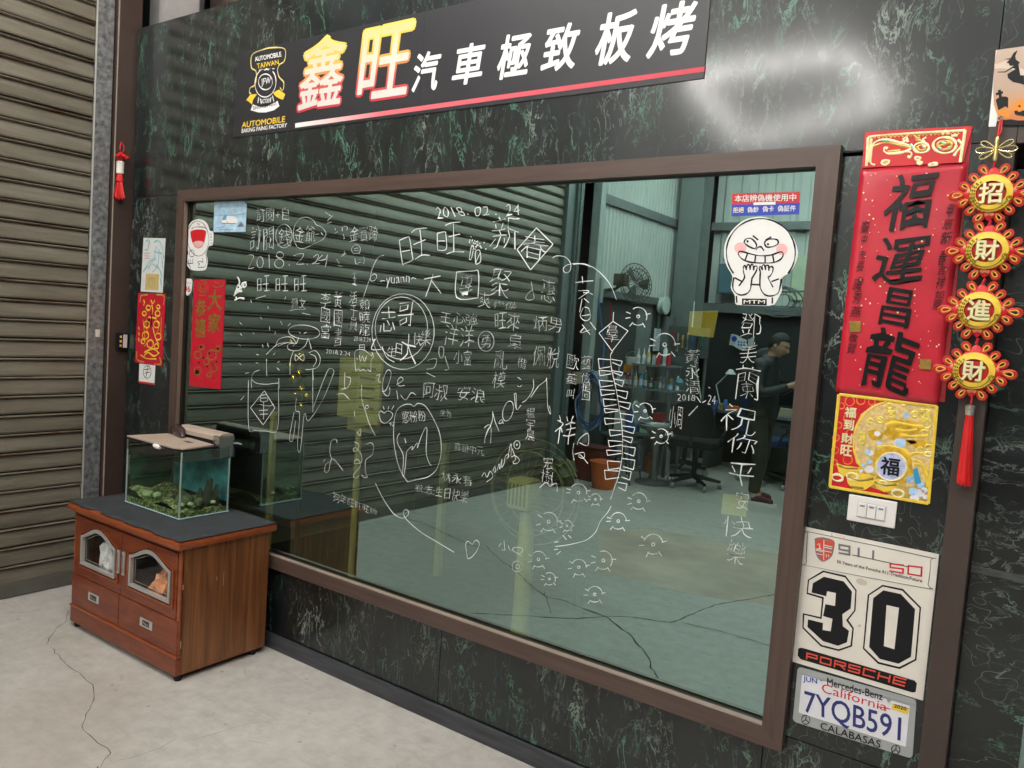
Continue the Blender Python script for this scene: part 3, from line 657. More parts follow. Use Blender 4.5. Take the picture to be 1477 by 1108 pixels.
wr_('marker_swirl', S=[(I_, '1168,698 1200,685 1260,695 1295,740 1290,790 1262,806 1242,785 1260,755 1320,740 1390,745 1440,765'), (E_, '260,118 350,115 430,150 500,210 560,290 605,402')])
wr_('marker_lantern', S=[(E_, '582,500 577,572; 577,575 697,650; 697,650 570,812; 570,812 465,667; 465,667 577,575'), (K_, '222,35 205,60 205,110 215,180 245,310 265,430 285,560 293,700 285,820 262,940 235,1020 205,1108'), (D_, '722,620 705,650 672,690 650,740 620,770 590,785 520,802 458,810; 455,790 475,787; 455,825 472,822; 485,832 465,848; 495,757 512,778; 520,757 535,770')],
    T=[(E_, '昌', (535, 610, 612, 668)), (E_, '羊', (515, 668, 625, 735))])
def rungs(b_):
    for x0, y0, x1, y1 in ((115, 88, 203, 160), (120, 172, 210, 212), (122, 245, 222, 295), (130, 312, 235, 355), (150, 380, 248, 435), (158, 450, 262, 482), (160, 520, 275, 565), (195, 605, 285, 650), (188, 682, 288, 728), (175, 752, 286, 790), (180, 830, 280, 895), (160, 898, 268, 965)):
        strokes(b_, f'{x1},{y0+8} {x0},{y0}; {x0},{y0} {x0+8},{y1}; {x0+8},{y1} {x1},{y1-14}', K_, TY, WID, False)
    for x0, y0, x1, y1 in ((210, 92, 290, 140), (216, 175, 295, 212), (228, 235, 302, 290), (248, 315, 330, 380), (262, 398, 350, 455), (275, 485, 372, 550), (285, 575, 382, 632), (290, 650, 366, 700), (292, 722, 385, 795), (288, 812, 382, 895), (275, 895, 355, 970), (255, 985, 325, 1048)):
        strokes(b_, f'{x0},{y0} {x1},{y0+14}; {x1},{y0+14} {x1-12},{y1}; {x1-12},{y1} {x0+8},{y1-24}', K_, TY, WID, False)
wr_('marker_firecracker_string', extra=rungs)
def sun_(b_, cx, cy, r, crop):
    a0 = random.uniform(200, 250); curve_px(b_, ell(cx, cy, r, r*1.05, 0, a0, a0+150, 14), crop, TY, .0028)
    curve_px(b_, ell(cx, cy, r, r, 0, 60, 125, 6), crop, TY, .0028)
    curve_px(b_, ell(cx, cy, r*.17, r*.17, n=8), crop, TY, .0034)
    for a in (-8, 52, 128, 172, 205):
        a += random.uniform(-8, 8); c, s = math.cos(math.radians(a)), math.sin(math.radians(a)); curve_px(b_, [(cx+c*r*.9, cy+s*r*.9), (cx+c*r*1.45, cy+s*r*1.5)], crop, TY, .0028)
for cx, cy, r in ((568, 557, 40), (648, 588, 25), (852, 597, 38), (428, 693, 42), (515, 712, 24), (755, 690, 38), (920, 800, 46), (380, 870, 36), (570, 908, 36), (685, 875, 42), (432, 962, 28), (645, 1035, 36)):
    wr_('marker_flower', extra=lambda b_, a=(cx, cy, r): sun_(b_, *a, D_))
for cx, cy, r, c in ((778, 535, 70, E_), (990, 760, 85, E_), (455, 468, 55, K_), (572, 652, 52, K_)): wr_('marker_flower', extra=lambda b_, a=(cx, cy, r, c): sun_(b_, *a))
wr_('marker_names', V=[(G_, '黃永清', (258, 185, 318, 375))], T=[(G_, '2018', '225,375 300,378 298,402 225,402'), (G_, '小周', (190, 420, 245, 520)), (G_, '2018', (172, 530, 205, 550)), (G_, '24', (352, 380, 385, 420))], S=[(G_, '355,345 362,350; 305,385 322,410; 272,465 310,425; 330,410 345,402')])
wr_('marker_words', T=[(G_, c, b_) for c, b_ in (('鄧', (490, 40, 578, 135)), ('美', (490, 158, 558, 245)), ('蘭', (470, 262, 568, 400)), ('祝', (412, 425, 562, 538)), ('你', (440, 545, 556, 628)), ('平', (438, 665, 552, 755)), ('安', (470, 785, 525, 862)), ('快', (415, 890, 540, 975)), ('樂', (435, 990, 510, 1090)))])
wr_('marker_words', T=[(D_, '小Q', (188, 795, 312, 842))], extra=lambda b_: [curve_px(b_, ell(280, 903, 24, 25, 0, 20, 350), D_, TY, WID), curve_px(b_, ell(283, 905, 9, 10), D_, TY, WID)])
def blot(b_):
    for s in ('402,785 415,800 420,830 405,850 398,880', '420,860 445,830 470,825', '385,905 400,880 430,865 455,840', '380,920 410,890 440,885', '385,950 420,935 455,940', '395,925 400,950', '415,845 435,870', '440,825 450,860', '455,822 470,845 450,862'): strokes(b_, s, H_, TY, .0095)
wr_('marker_dragon', extra=blot)

# yellow notes stuck on the inside face of the glass
for s, lab, m in (('995,449 1036,448 1029,487 992,483', 'yellow paper note stuck inside the glass above the calendar sheet', YEL), ('1043,712 1080,716 1076,746 1040,741', 'pale yellow paper square stuck low inside the glass near the right frame', CREAMG)):
    o = slab_px(pts(s), GY+.012, GY+.013).done('paper_note', mat('note_paper', (.75, .58, .12) if m is YEL else (.62, .55, .30), .7, var=.1)); tag(o, lab, 'note')

# ================================================================== STICKERS AND PAPERS ON THE GLASS
SY = GY-.0012
def sticker(name, label, cat, outline, crop, m=WHITE, th=.0006, y=SY):
    t = thing(name, label, cat, tuple(W(*pts(outline, *crop)[0], y)))
    bb = B(); raw = pts(outline, *crop); curved = len(set(raw)) > 7
    P0 = smooth_path(raw, 3)[:-1] if curved else list(dict.fromkeys(raw))
    P = [(q.x, q.z) for q in (W(u, v, y) for u, v in P0)]; bb.prism(P, y, y+th)
    bb.done('sheet', m, t); return t
def ink(parent, name, m, S=(), T=(), polys=(), curves=(), y=SY, wd=.003, dy=.0006):
    b_ = B()
    if len(T) > 1:
        for q in T[1:]: ink(parent, name, m, T=[q], y=y, dy=dy)
        T = T[:1]
    if len(polys) > 1:
        for q in polys[1:]: ink(parent, name, m, polys=[q], y=y, dy=dy)
        polys = polys[:1]
        if S or curves or T: ink(parent, name, m, polys=polys, y=y, dy=dy); polys = ()
    for crop, s in S: strokes(b_, s, crop, y-dy, wd)
    for crop, pth in curves: curve_px(b_, pth, crop, y-dy, wd)
    for crop, t, box, bold in T:
        if isinstance(box, str): text_quad(b_, t, box, crop, y-dy, bold)
        else: text_px(b_, t, box, crop, y-dy, bold)
    for crop, s in polys:
        p = pts(s, *crop) if isinstance(s, str) else [(crop[0]+a/crop[2], crop[1]+c/crop[2]) for a, c in s]
        b_.add([W(u, v, y-dy) for u, v in p], [tuple(range(len(p)))])
    return b_.done(name, m, parent)
F_ = (840, 240, 4.344)
st = sticker('figure_sticker', 'big white bald cartoon figure sticker grinning with both hands at its chin', 'sticker',
    '1118,315 1200,335 1270,385 1325,455 1350,540 1335,610 1300,665 1248,702 1250,770 1235,810 1205,862 1190,868 1150,875 1000,870 960,862 955,810 930,760 940,690 905,625 887,560 895,480 935,405 1000,345 1060,322 1118,315', F_)
ink(st, 'ink_outline', BLACK, curves=[(F_, ell(1118, 540, 216, 213, 0, 142, 398, 60))], S=[(F_, '950,695 942,740 950,780 985,805 1025,800 1050,775 1058,735 1062,705; 1245,705 1240,750 1225,795 1185,812 1145,805 1118,770 1112,730 1115,660; 955,698 1000,722; 1185,722 1232,705; 980,750 1015,700 1010,665; 1195,758 1165,700 1170,690; 1060,740 1112,742; 965,812 968,855; 1190,822 1190,860; '
    '1010,665 1008,635 1018,622 1028,650; 1028,650 1032,622 1045,618 1050,650; 1050,650 1056,620 1068,616 1072,652; 1072,652 1078,628 1094,628 1090,655 1060,705; 1115,660 1108,635 1118,628 1128,650; 1128,650 1128,622 1142,620 1148,650; 1148,650 1152,622 1166,624 1168,655; 1168,655 1176,630 1194,634 1190,665 1170,695'),
    (F_, '1012,478 1025,455 1055,452 1085,478 1090,505 1075,515 1040,500 1015,480; 1140,480 1155,462 1190,455 1222,462 1225,485 1195,502 1155,505 1140,482; 1068,434 1102,462; 1148,462 1184,442; 1088,525 1100,508 1120,505 1138,530')], wd=.0045)
ink(st, 'grin', BLACK, S=[(F_, '975,548 990,532 1040,545 1110,560 1180,556 1240,536 1258,548 1245,580 1200,602 1130,606 1050,600 1000,580 975,548; 1035,545 1020,588; 1085,560 1080,602; 1145,560 1145,604; 1192,553 1200,598')], wd=.0045)
ink(st, 'pupil', BLACK, polys=[(F_, ell(1035, 470, 7, 8, n=10)), (F_, ell(1163, 488, 7, 8, n=10))])
ink(st, 'blush', PINK, polys=[(F_, ell(990, 512, 38, 36, n=20)), (F_, ell(1250, 520, 36, 36, n=20))], dy=.0003)
ink(st, 'belt_plate', BLACK, polys=[(F_, '1000,828 1155,830 1155,872 1000,868')])
ink(st, 'lettering', CREAM, T=[(F_, 'MTM', '1012,838 1145,838 1143,860 1010,860', .03)], dy=.0012)
st = sticker('notice_sticker', 'red and blue shop notice sticker above the grinning figure sticker', 'sticker', '940,172 1362,160 1362,160 1357,300 1357,300 935,312 935,312 940,172', F_, RED)
ink(st, 'blue_band', BLUEP, polys=[(F_, '937,240 1360,228 1357,300 935,312')], dy=.0003)
ink(st, 'white_band', WHITE, polys=[(F_, '1072,226 1210,222 1210,240 1072,243')], dy=.0006)
ink(st, 'lettering', WHITE, T=[(F_, '本店辨偽機使用中', '955,180 1340,172 1338,216 955,224', .018), (F_, '偽鈔', '1035,255 1105,252 1103,288 1033,290', .018), (F_, '偽卡', '1130,250 1200,248 1198,284 1128,286', .018), (F_, '偽証件', '1225,246 1338,244 1336,280 1223,284', .018)], dy=.0009)
ink(st, 'lettering', CREAMG, T=[(F_, '拒絕', '945,258 1012,256 1010,290 943,292', .018)], dy=.0009)
N7 = (255, 310, 7.918)
st = sticker('figure_sticker', 'small white cartoon figure sticker with a wide open red mouth, top left of the glass', 'sticker',
    '250,48 300,60 345,100 365,150 375,180 410,190 418,240 412,330 395,352 365,360 348,400 335,440 352,520 345,580 330,620 300,635 240,638 165,628 125,590 98,530 105,480 132,440 110,340 105,240 125,140 180,70 250,48', N7)
ink(st, 'ink_outline', BLACK, curves=[(N7, ell(243, 270, 122, 200, -3, -145, 175, 44)), (N7, ell(172, 440, 28, 40))], S=[(N7, '170,170 190,145 240,138 310,142 335,165; 330,445 340,520 325,585 300,600; 120,470 118,530 150,590 160,625; 245,600 248,575 262,560 235,540 270,530 300,540 290,490; 245,600 310,598; 135,510 130,555; 155,505 155,560; 185,500 180,560; 125,555 185,555; 385,215 395,235; 385,250 400,262; 385,285 398,292; 392,315 395,330')], wd=.0035)
ink(st, 'mouth', RED, polys=[(N7, '155,190 200,170 245,165 300,168 335,185 330,240 315,310 290,365 245,385 205,365 175,310 160,250')], dy=.0004)
ink(st, 'tongue', PINK, polys=[(N7, '185,318 215,300 245,296 285,300 310,318 292,355 245,380 208,360')], dy=.0008)
ink(st, 'emblem', RED, S=[(N7, '232,92 240,112 250,120 262,110 266,92; 240,98 248,106 258,98')], wd=.003)
P3 = (150, 270, 3.693)
st = sticker('photo_card', 'pale blue photo card of a white sports car, top left corner of the glass', 'photo card', '588,78 588,78 745,72 745,72 760,90 760,90 753,238 753,238 583,240 583,240 588,78', P3, LBLUE)
ink(st, 'print_car', WHITE, polys=[(P3, '625,180 640,160 660,148 680,150 712,168 712,190 650,195 628,190')], dy=.0004)
ink(st, 'print_dark', GREYP, S=[(P3, '630,192 700,194; 712,210 728,185 745,200; 655,180 658,192')], polys=[(P3, '708,212 730,188 748,210')], wd=.003)
ink(st, 'print_blue', mat('blue_tint', (.12, .34, .55), .4), polys=[(P3, '628,175 640,150 655,145 650,175')], S=[(P3, '592,148 680,150 752,140; 595,225 600,225; 610,226 690,226; 600,215 640,212')], wd=.003)
st = sticker('shield_sticker', 'small white shield sticker numbered 96 in red beside the red greeting sheet', 'sticker', '420,497 440,488 468,492 468,530 462,560 445,578 430,562 420,530 420,497', P3)
ink(st, 'number', RED, T=[(P3, '96', '428,527 460,527 459,558 429,560', .03)])
ink(st, 'lettering', GREYP, T=[(P3, 'Racing', '426,504 464,508 463,516 425,513', 0)])
# red greeting sheet
st = sticker('greeting_sheet', 'red greeting sheet with gold writing stuck on the left of the glass', 'greeting sheet', '480,492 480,492 648,492 648,492 620,1078 620,1078 455,1058 455,1058 480,492', P3, CRED)
ink(st, 'gold_writing', GOLDD, T=[(P3, '大', '555,548 628,545 625,655 552,655', .03), (P3, '家', '558,672 622,672 618,775 555,775', .03), (P3, '恭', '492,600 545,600 542,690 488,690', .03), (P3, '禧', '488,700 542,700 538,800 484,800', .03)],
    curves=[(P3, ell(528, 530, 26, 32, 0, 0, 360)), (P3, ell(528, 530, 14, 18, 0, 0, 360))], S=[(P3, '580,520 600,535 630,525 640,500; 590,505 610,515 625,510; 505,575 540,580')], wd=.006)
ink(st, 'flower_print', GOLDD, curves=[(P3, ell(x, y, r, r*1.1, 0, 0, 360, 12)) for x, y, r in ((500, 895, 18), (575, 895, 24), (500, 980, 20), (585, 965, 18), (545, 930, 16), (610, 860, 14), (560, 1000, 12), (520, 855, 13))], wd=.008)
ink(st, 'dark_print', BLACK, polys=[(P3, ell(x, y, r, r, n=8)) for x, y, r in ((515, 850, 7), (560, 885, 6), (495, 985, 12), (605, 862, 7), (580, 945, 6), (530, 910, 6), (590, 880, 4), (550, 955, 5), (585, 1020, 4), (505, 935, 5), (600, 930, 5))], dy=.001)
st = sticker('thermometer_strip', 'thin white strip thermometer sticker on the glass left edge', 'sticker', '402,835 402,835 424,835 424,835 418,930 418,930 394,928 394,928 402,835', P3)
ink(st, 'mark', ORANGE, S=[(P3, '402,858 420,856')], wd=.006)
ink(st, 'black_cap', BLACK, polys=[(P3, '404,792 424,792 423,834 403,834')])

# ================================================================== SIGN ABOVE THE WINDOW
sg = thing('shop_sign', 'long black shop sign board with big white Chinese lettering above the window', 'sign', (1.27, -.004, 2.5))
SGY = -.004
B().box(.106, 1.272, SGY, 0, 2.330, 2.716, .0006).done('sign_board', BOARD, sg)
B().box(1.2735, 2.426, SGY, 0, 2.330, 2.716, .0006).done('sign_board', BOARD, sg)
S0 = (340, 0, 2.0514)
def grad(name, stops, axis, lo, hi, rough=.45):
    m, nt, b = new_mat(name); geo = nt.nodes.new('ShaderNodeTexCoord'); sp = nt.nodes.new('ShaderNodeSeparateXYZ'); nt.links.new(geo.outputs['Object'], sp.inputs[0])
    mr = N(nt, 'ShaderNodeMapRange'); mr.inputs['From Min'].default_value = lo; mr.inputs['From Max'].default_value = hi; nt.links.new(sp.outputs[axis], mr.inputs['Value'])
    nt.links.new(ramp(nt, mr.outputs[0], stops).outputs[0], b.inputs['Base Color']); b.inputs['Roughness'].default_value = rough; return m
EDG = grad('yellow_to_red_outline', [(0, (.50, .01, .04)), (.45, (.62, .10, .08)), (.78, (.72, .50, .08)), (1, (.75, .60, .10))], 2, 2.36, 2.68)
BAR = grad('white_to_red_bar', [(0, (.85, .85, .82)), (.12, (.85, .80, .78)), (.35, (.75, .16, .19)), (1, (.55, .03, .06))], 0, .33, 2.42)
SFILL = grad('cream_to_white_fill', [(0, (.66, .63, .62)), (.6, (.66, .62, .54)), (1, (.64, .56, .24))], 2, 2.36, 2.68)
for ch, box in (('鑫', (188, 108, 326, 322)), ('旺', (364, 74, 523, 292))):
    b_ = B(); text_px(b_, ch, box, S0, SGY-.0006, .064, .10, .06); b_.done('lettering_outline', EDG, sg)
    b_ = B(); bx = box; text_px(b_, ch, bx, S0, SGY-.0012, .016, .10, .06); b_.done('lettering', SFILL, sg)
for ch, box in (('汽', (522, 152, 606, 272)), ('車', (642, 128, 738, 250)), ('極', (774, 98, 876, 232)), ('致', (907, 70, 1018, 210)), ('板', (1064, 32, 1186, 190)), ('烤', (1222, 6, 1362, 166))):
    b_ = B(); text_px(b_, ch, box, S0, SGY-.0008, .030, .13, .06); b_.done('lettering', WHITE, sg)
b_ = B(); b_.prism([(p.x, p.z) for p in (W(u, v, SGY) for u, v in ((426, 178), (1017, 96), (1016, 103.5), (426, 184.5)))], SGY-.0008, SGY-.0001); b_.done('underline', BAR, sg)
R_ = (330, 50, 4.765)
def sink(name, m, **k): return ink(sg, name, m, y=SGY, **k)
sink('emblem_outline', mat('emblem_gold', (.75, .62, .22), .4), S=[(R_, '155,405 142,400 148,365 175,350 190,300 185,250 155,225 160,140 230,105 300,90 385,100 382,180 350,205 335,240 345,290 378,330 370,385 352,365')], wd=.006)
sink('emblem_ribbon', YEL, polys=[(R_, '120,450 150,412 195,408 165,450 160,482 140,462'), (R_, '300,400 345,378 388,410 372,448 350,440 325,425')])
sink('emblem_scroll', WHITE, polys=[(R_, '150,520 165,480 215,498 260,495 335,455 348,492 310,520 255,535 205,535')])
sink('emblem_lettering', BLACK, T=[(R_, 'BAKING PAINT', '165,492 325,462 335,485 170,518', .0)], dy=.0012)
sink('emblem_wreath', WHITE, curves=[(R_, ell(252, 330, 72, 100, 6, -55, 245, 30)), (R_, ell(252, 325, 48, 54, 0, 0, 360, 24))], S=[(R_, '205,430 200,470; 215,440 225,475; 290,430 285,465; 300,420 310,460')], wd=.005)
sink('emblem_lettering', WHITE, T=[(R_, 'AUTOMOBILE', '178,155 358,118 362,150 182,185', .03), (R_, 'JFW', '222,305 290,290 285,350 225,360', .01), (R_, 'FACTORY', '218,445 285,438 282,468 220,474', .02), (R_, '•★•', '205,235 315,222 315,242 205,252', .0)])
sink('emblem_lettering', YEL, T=[(R_, 'TAIWAN', '192,200 340,172 345,205 196,235', .02), (R_, 'AUTOMOBILE', '92,603 388,560 385,600 88,642', .035)])
sink('sign_lettering', WHITE, T=[(R_, 'BAKING PAING FACTORY', '90,648 400,608 398,635 88,676', .035)])

# ================================================================== LEFT WALL PAPERS
WY = -.0012
def paper(name, label, cat, q, crop, m, th=.001, y=-.0014):
    t = thing(name, label, cat, tuple(W(*pts(q, *crop)[0], y)))
    p = pts(q, *crop); b_ = B(); b_.prism([(s.x, s.z) for s in (W(u, v, y) for u, v in p)], y, y+th); b_.done('sheet', m, t); return t
def pk(t, name, m, y=-.0014, **k): return ink(t, name, m, y=y, **k)
Q5 = (150, 190, 2.841)
t = paper('art_poster', 'narrow pale poster with light blue figure art on the left marble panel', 'poster', '162,435 252,437 240,660 150,655', Q5, mat('poster_paper', (.68, .70, .68), .45, var=.05))
pk(t, 'blue_art', mat('pale_teal_ink', (.30, .52, .58), .5, var=.3, vs=40), S=[(Q5, '170,450 185,445 180,480 168,485; 205,452 225,448 240,480 245,520; 215,470 205,520 180,560; 225,480 222,540 200,575; 235,500 242,560; 170,560 190,530 215,520; 195,540 225,560 238,600; 238,548 244,560; 232,600 236,640; 205,490 240,500; 180,545 160,575')], wd=.010)
pk(t, 'pink_text', mat('pink_ink', (.70, .35, .36), .5), S=[(Q5, '166,498 190,498; 166,508 186,509; 166,518 188,519')], wd=.004)
pk(t, 'gold_card', mat('gold_card', (.55, .42, .16), .5), polys=[(Q5, '172,582 226,585 222,650 168,648')])
pk(t, 'card_print', mat('card_print', (.38, .28, .10), .5), S=[(Q5, '186,600 206,602 204,632 184,630 186,600; 192,608 200,609 198,624')], wd=.004, dy=.001)
t = paper('fortune_print', 'red and gold fortune print below the pale art poster', 'print', '140,660 253,664 238,962 127,945', Q5, CRED, y=-.0030)
pk(t, 'gold_border', GOLD, S=[(Q5, '150,672 180,668; 150,672 147,700; 215,668 246,674 243,710; 134,930 140,938 165,945; 228,925 232,952 205,952; 134,900 134,930')], wd=.008, y=-.003)
pk(t, 'figure_art', YEL, curves=[(Q5, ell(x, y, r, r*1.15, 0, 0, 360, 10)) for x, y, r in ((182, 722, 9), (220, 745, 10), (222, 718, 7), (165, 745, 8), (175, 790, 12), (215, 790, 12), (170, 835, 13), (222, 840, 12), (190, 870, 14), (160, 860, 8), (215, 880, 9))],
   S=[(Q5, '192,690 200,705 208,690; 195,710 200,730 196,750; 182,760 215,765; 200,800 212,850 225,870; 165,905 200,890 225,908; 160,925 180,905 205,920 228,905; 150,915 175,930 215,932'), (Q5, '162,690 166,700 162,712; 142,800 144,812; 142,822 144,835; 142,845 143,860')], wd=.009, y=-.003)
pk(t, 'orange_art', mat('orange_ink', (.72, .22, .03), .5), S=[(Q5, '175,765 172,800 185,830; 210,762 225,800 215,825; 165,880 195,850 200,880; 160,770 168,850; 235,760 232,830')], wd=.007, y=-.003, dy=.0003)
pk(t, 'black_figure', BLACK, S=[(Q5, '192,740 195,770 190,800; 180,775 188,768')], wd=.012, y=-.003, dy=.001)
t = paper('small_notice', 'small white notice with a crossed circle below the fortune print', 'notice', '145,950 210,958 206,1038 142,1030', Q5, WHITE, y=-.0016)
pk(t, 'circle_print', BLACK, curves=[(Q5, ell(177, 985, 16, 26))], S=[(Q5, '165,975 188,972; 168,990 188,985; 180,960 172,1008')], wd=.004, y=-.0016)
pk(t, 'red_edge', RED, polys=[(Q5, '143,1022 207,1031 206,1038 142,1030')], y=-.0016)
# switch box on the brown post
t = thing('key_switch', 'small black control box with lit amber buttons beside the red tassel post', 'switch box', (-.77, -.06, 1.32))
pc = XP(178, 492, -.775)
B().box(-.775, -.748, -.058, -.002, pc.z-.045, pc.z+.045, .004).done('box_body', BLACK, t)
for k in range(3): B().box(-.748, -.7465, -.048, -.038, pc.z-.03+k*.024, pc.z-.018+k*.024).done('button', mat('amber_button', (.9, .55, .15), .4), t)
B().box(-.748, -.7465, -.030, -.008, pc.z-.034, pc.z+.036).done('label_plate', mat('pale_label', (.65, .55, .55), .5), t)
# red tassel charm
def tassel(bb, c, top, bot, r0, r1, n=14, cords=26):
    """bundle of silk threads"""
    for k in range(cords):
        a = 2*math.pi*k/cords; q = random.uniform(.35, 1.0)
        x0, y0 = math.cos(a)*r0*q, math.sin(a)*r0*q; x1, y1 = math.cos(a)*r1*q, math.sin(a)*r1*q*.7
        bb.tube([(c.x+x0, c.y+y0, top), (c.x+(x0+x1)/2*1.02, c.y+(y0+y1)/2, (top+bot)/2), (c.x+x1, c.y+y1, bot+random.uniform(0, .012))], .0022, 4)
t = thing('tassel_charm', 'small red knot charm with silver bead and tassel on the dark brown post', 'charm', (-.765, -.035, 2.4))
tc_ = XP(172, 240, -.765); cx_ = Vector((-.755, tc_.y, 0))
zt = XP(173, 205, -.765).z; zb = XP(166, 288, -.765).z; H = zt-zb
b_ = B(); b_.tube([(cx_.x+abs(dx)*.012, cx_.y+dx*.011, zt-H*.2*f) for dx, f in ((0, 0), (.8, .3), (1, .7), (0, 1), (-1, .7), (-.8, .3), (0, 0))], .0022, 6); b_.done('loop', RED, t)
b_ = B()
for dx, dz in ((-.016, .0), (.016, .0), (0, .008), (0, -.008), (-.008, -.004), (.008, .004)): b_.lathe([(.001, -.011), (.010, -.007), (.014, 0), (.010, .007), (.001, .011)], (cx_.x+abs(dx)*1.2, cx_.y+dx*1.5, zt-H*.26+dz*1.8), 10)
b_.done('knot', RED, t, True)
b_ = B(); b_.lathe([(.008, 0), (.019, .005), (.019, H*.22), (.008, H*.24)], (cx_.x, cx_.y, zt-H*.56), 12); b_.done('bead', CREAM, t, True)
b_ = B(); tassel(b_, cx_, zt-H*.62, zb, .010, .040, cords=44); b_.lathe([(.008, 0), (.020, -.012), (.016, .02), (.006, .026)], (cx_.x, cx_.y, zt-H*.64), 10); b_.done('tassel', TASSEL, t)

# ================================================================== RIGHT WALL ITEMS
# spring couplet
t = thing('calligraphy_scroll', 'long red scroll with four large black brush characters right of the window', 'scroll', tuple(W(1250, 195)))
U5 = (1190, 180, 2.7696)
def rectW(x0, z0, x1, z1, y0, y1, bev=0.0): return B().box(x0, x1, y0, y1, z0, z1, bev)
CY_ = -.004
def wavy_sheet(q, y, amp, nx, nz, m, name, parent, crop):
    P = [W(u, v, y) for u, v in pts(q, *crop)]; vs = []; fs = []
    for j in range(nz+1):
        for i in range(nx+1):
            a, c = i/nx, j/nz; p = P[0]*(1-a)*(1-c)+P[1]*a*(1-c)+P[2]*a*c+P[3]*(1-a)*c
            d = amp*(math.sin(a*5+c*9)*.5+math.sin(c*17+a*3)*.3+.8)*(.5+.5*math.sin(a*math.pi))
            vs.append((p.x, y-d, p.z))
    for j in range(nz):
        for i in range(nx): k = j*(nx+1)+i; fs.append((k, k+1, k+nx+2, k+nx+1))
    o = put(name, vs, fs, m, parent, True); sol = o.modifiers.new('s', 'SOLIDIFY'); sol.thickness = .0008; sol.offset = 1 if False else -1
    return o
SLEEVE = mat('red_scroll_film', (.50, .022, .04), .26, var=.12, vs=5, bmp=.03)
slab_px(pts('160,28 590,5 478,1108 60,1090', *U5), CY_+.0015, CY_+.0035).done('backing_card', mat('dark_red_card', (.32, .008, .012), .5), t)
wavy_sheet('142,178 570,148 452,1120 42,1068', CY_, .0016, 16, 30, SLEEVE, 'scroll_sheet', t, U5)
slab_px(pts('160,28 590,5 552,150 147,172', *U5), CY_-.0052, CY_-.0042).done('header_flap', mat('header_red', (.55, .012, .015), .4), t)
HY = CY_-.0052
def hk(name, m, **k): return ink(t, name, m, y=HY, **k)
hk('gold_border', CREAMG, S=[(U5, '172,50 250,40 560,22'), (U5, '172,50 165,165; 560,22 540,150; 185,55 175,150')], wd=.007)
hk('gold_border', GOLD, S=[(U5, ' '.join('%g,%g' % (175+i*8, (56 if i % 2 else 46)-i*.42) for i in range(46)))], wd=.003)
hk('gold_ornament', CREAMG, S=[(U5, '185,95 200,70 240,58 290,70 345,85; 235,105 255,115 310,110 345,95; 235,105 238,92 250,95; 185,95 182,150 200,160; 310,60 325,50 330,70; 320,105 345,112 340,130 330,125; 400,75 390,60 405,50; 470,40 480,25 495,38; 505,45 530,42; 530,60 545,80 525,110 515,125; 300,75 330,60')],
   curves=[(U5, ell(478, 82, 46, 32)), (U5, ell(385, 92, 30, 20)), (U5, ell(241, 150, 16, 8, -15)), (U5, ell(370, 135, 10, 6)), (U5, ell(378, 152, 9, 5)), (U5, ell(432, 158, 16, 5, -5))], wd=.0065)
hk('gold_ornament', GOLD, curves=[(U5, ell(478, 82, 28, 18)), (U5, ell(385, 92, 16, 10)), (U5, ell(241, 150, 8, 3, -15))], S=[(U5, '195,85 240,72 300,82 345,92; 250,108 300,102; 455,85 500,70; 470,100 500,95; 362,60 380,52; 370,48 370,66; 360,48 382,66')], wd=.006)
hk('teal_sparkle', mat('teal_foil', (.25, .62, .55), .3, metal=.3), S=[(U5, '340,78 352,90; 390,85 400,92; 465,70 480,75; 490,92 500,90; 455,90 462,96'), (U5, '230,62 250,64')], wd=.006, dy=.001)
def brush(name, s, box, bold): 
    bb = B(); text_px(bb, s, box, U5, CY_-.0062, bold, .10); return bb.done(name, mat('brush_ink', (.006, .006, .007), .28, spec=.35), t)
for ch, bx in (('福', (238, 190, 440, 415)), ('運', (195, 450, 415, 628)), ('昌', (218, 658, 355, 808)), ('龍', (142, 828, 372, 1062))): brush('brush_character', ch, bx, .0335)
bb = B()
for ch, bx in (('甲', (482, 318, 515, 372)), ('辰', (470, 378, 512, 418)), ('新', (458, 425, 510, 478)), ('春', (448, 500, 490, 562)), ('吉', (448, 562, 485, 600)), ('祥', (440, 605, 482, 655)), ('如', (436, 662, 478, 695)), ('意', (425, 695, 470, 740)),
               ('臺', (140, 385, 180, 430)), ('中', (142, 438, 170, 480)), ('市', (132, 500, 165, 540)), ('長', (122, 545, 160, 588)), ('盧', (108, 606, 155, 660)), ('秀', (108, 662, 150, 715)), ('燕', (98, 725, 148, 770)), ('敬', (92, 835, 135, 870)), ('賀', (84, 872, 126, 915))):
    bb = B(); text_px(bb, ch, bx, U5, CY_-.0062, .0, .15); bb.done('small_writing', BLACK, t)
bb = B(); P = [W(*pts('%g,%g' % p, *U5)[0], CY_-.0062) for p in ((98, 785), (142, 785), (142, 828), (98, 828))]; bb.add(P, [(0, 1, 2, 3)]); bb.done('gold_seal', GOLDD, t); bb = B()
P = [W(*pts('%g,%g' % p, *U5)[0], CY_-.0062) for p in ((380, 935), (425, 938), (422, 978), (378, 975))]; bb.add(P, [(0, 1, 2, 3)]); bb.done('gold_seal', GOLDD, t)
bb = B()
for _ in range(110):
    u, v = random.uniform(120, 520), random.uniform(190, 1040)
    if u > 545-(v-150)*.10 or u < 140-(v-180)*.105+20: continue
    r = random.choice((1.5, 2, 2.5, 4)); p = [W(U5[0]+a/U5[2], U5[1]+c/U5[2], CY_-.0060) for a, c in ell(u, v, r, r, n=5)[:-1]]; bb.add(p, [tuple(range(5))])
bb.done('gold_fleck', CREAMG, t)['kind'] = 'stuff'
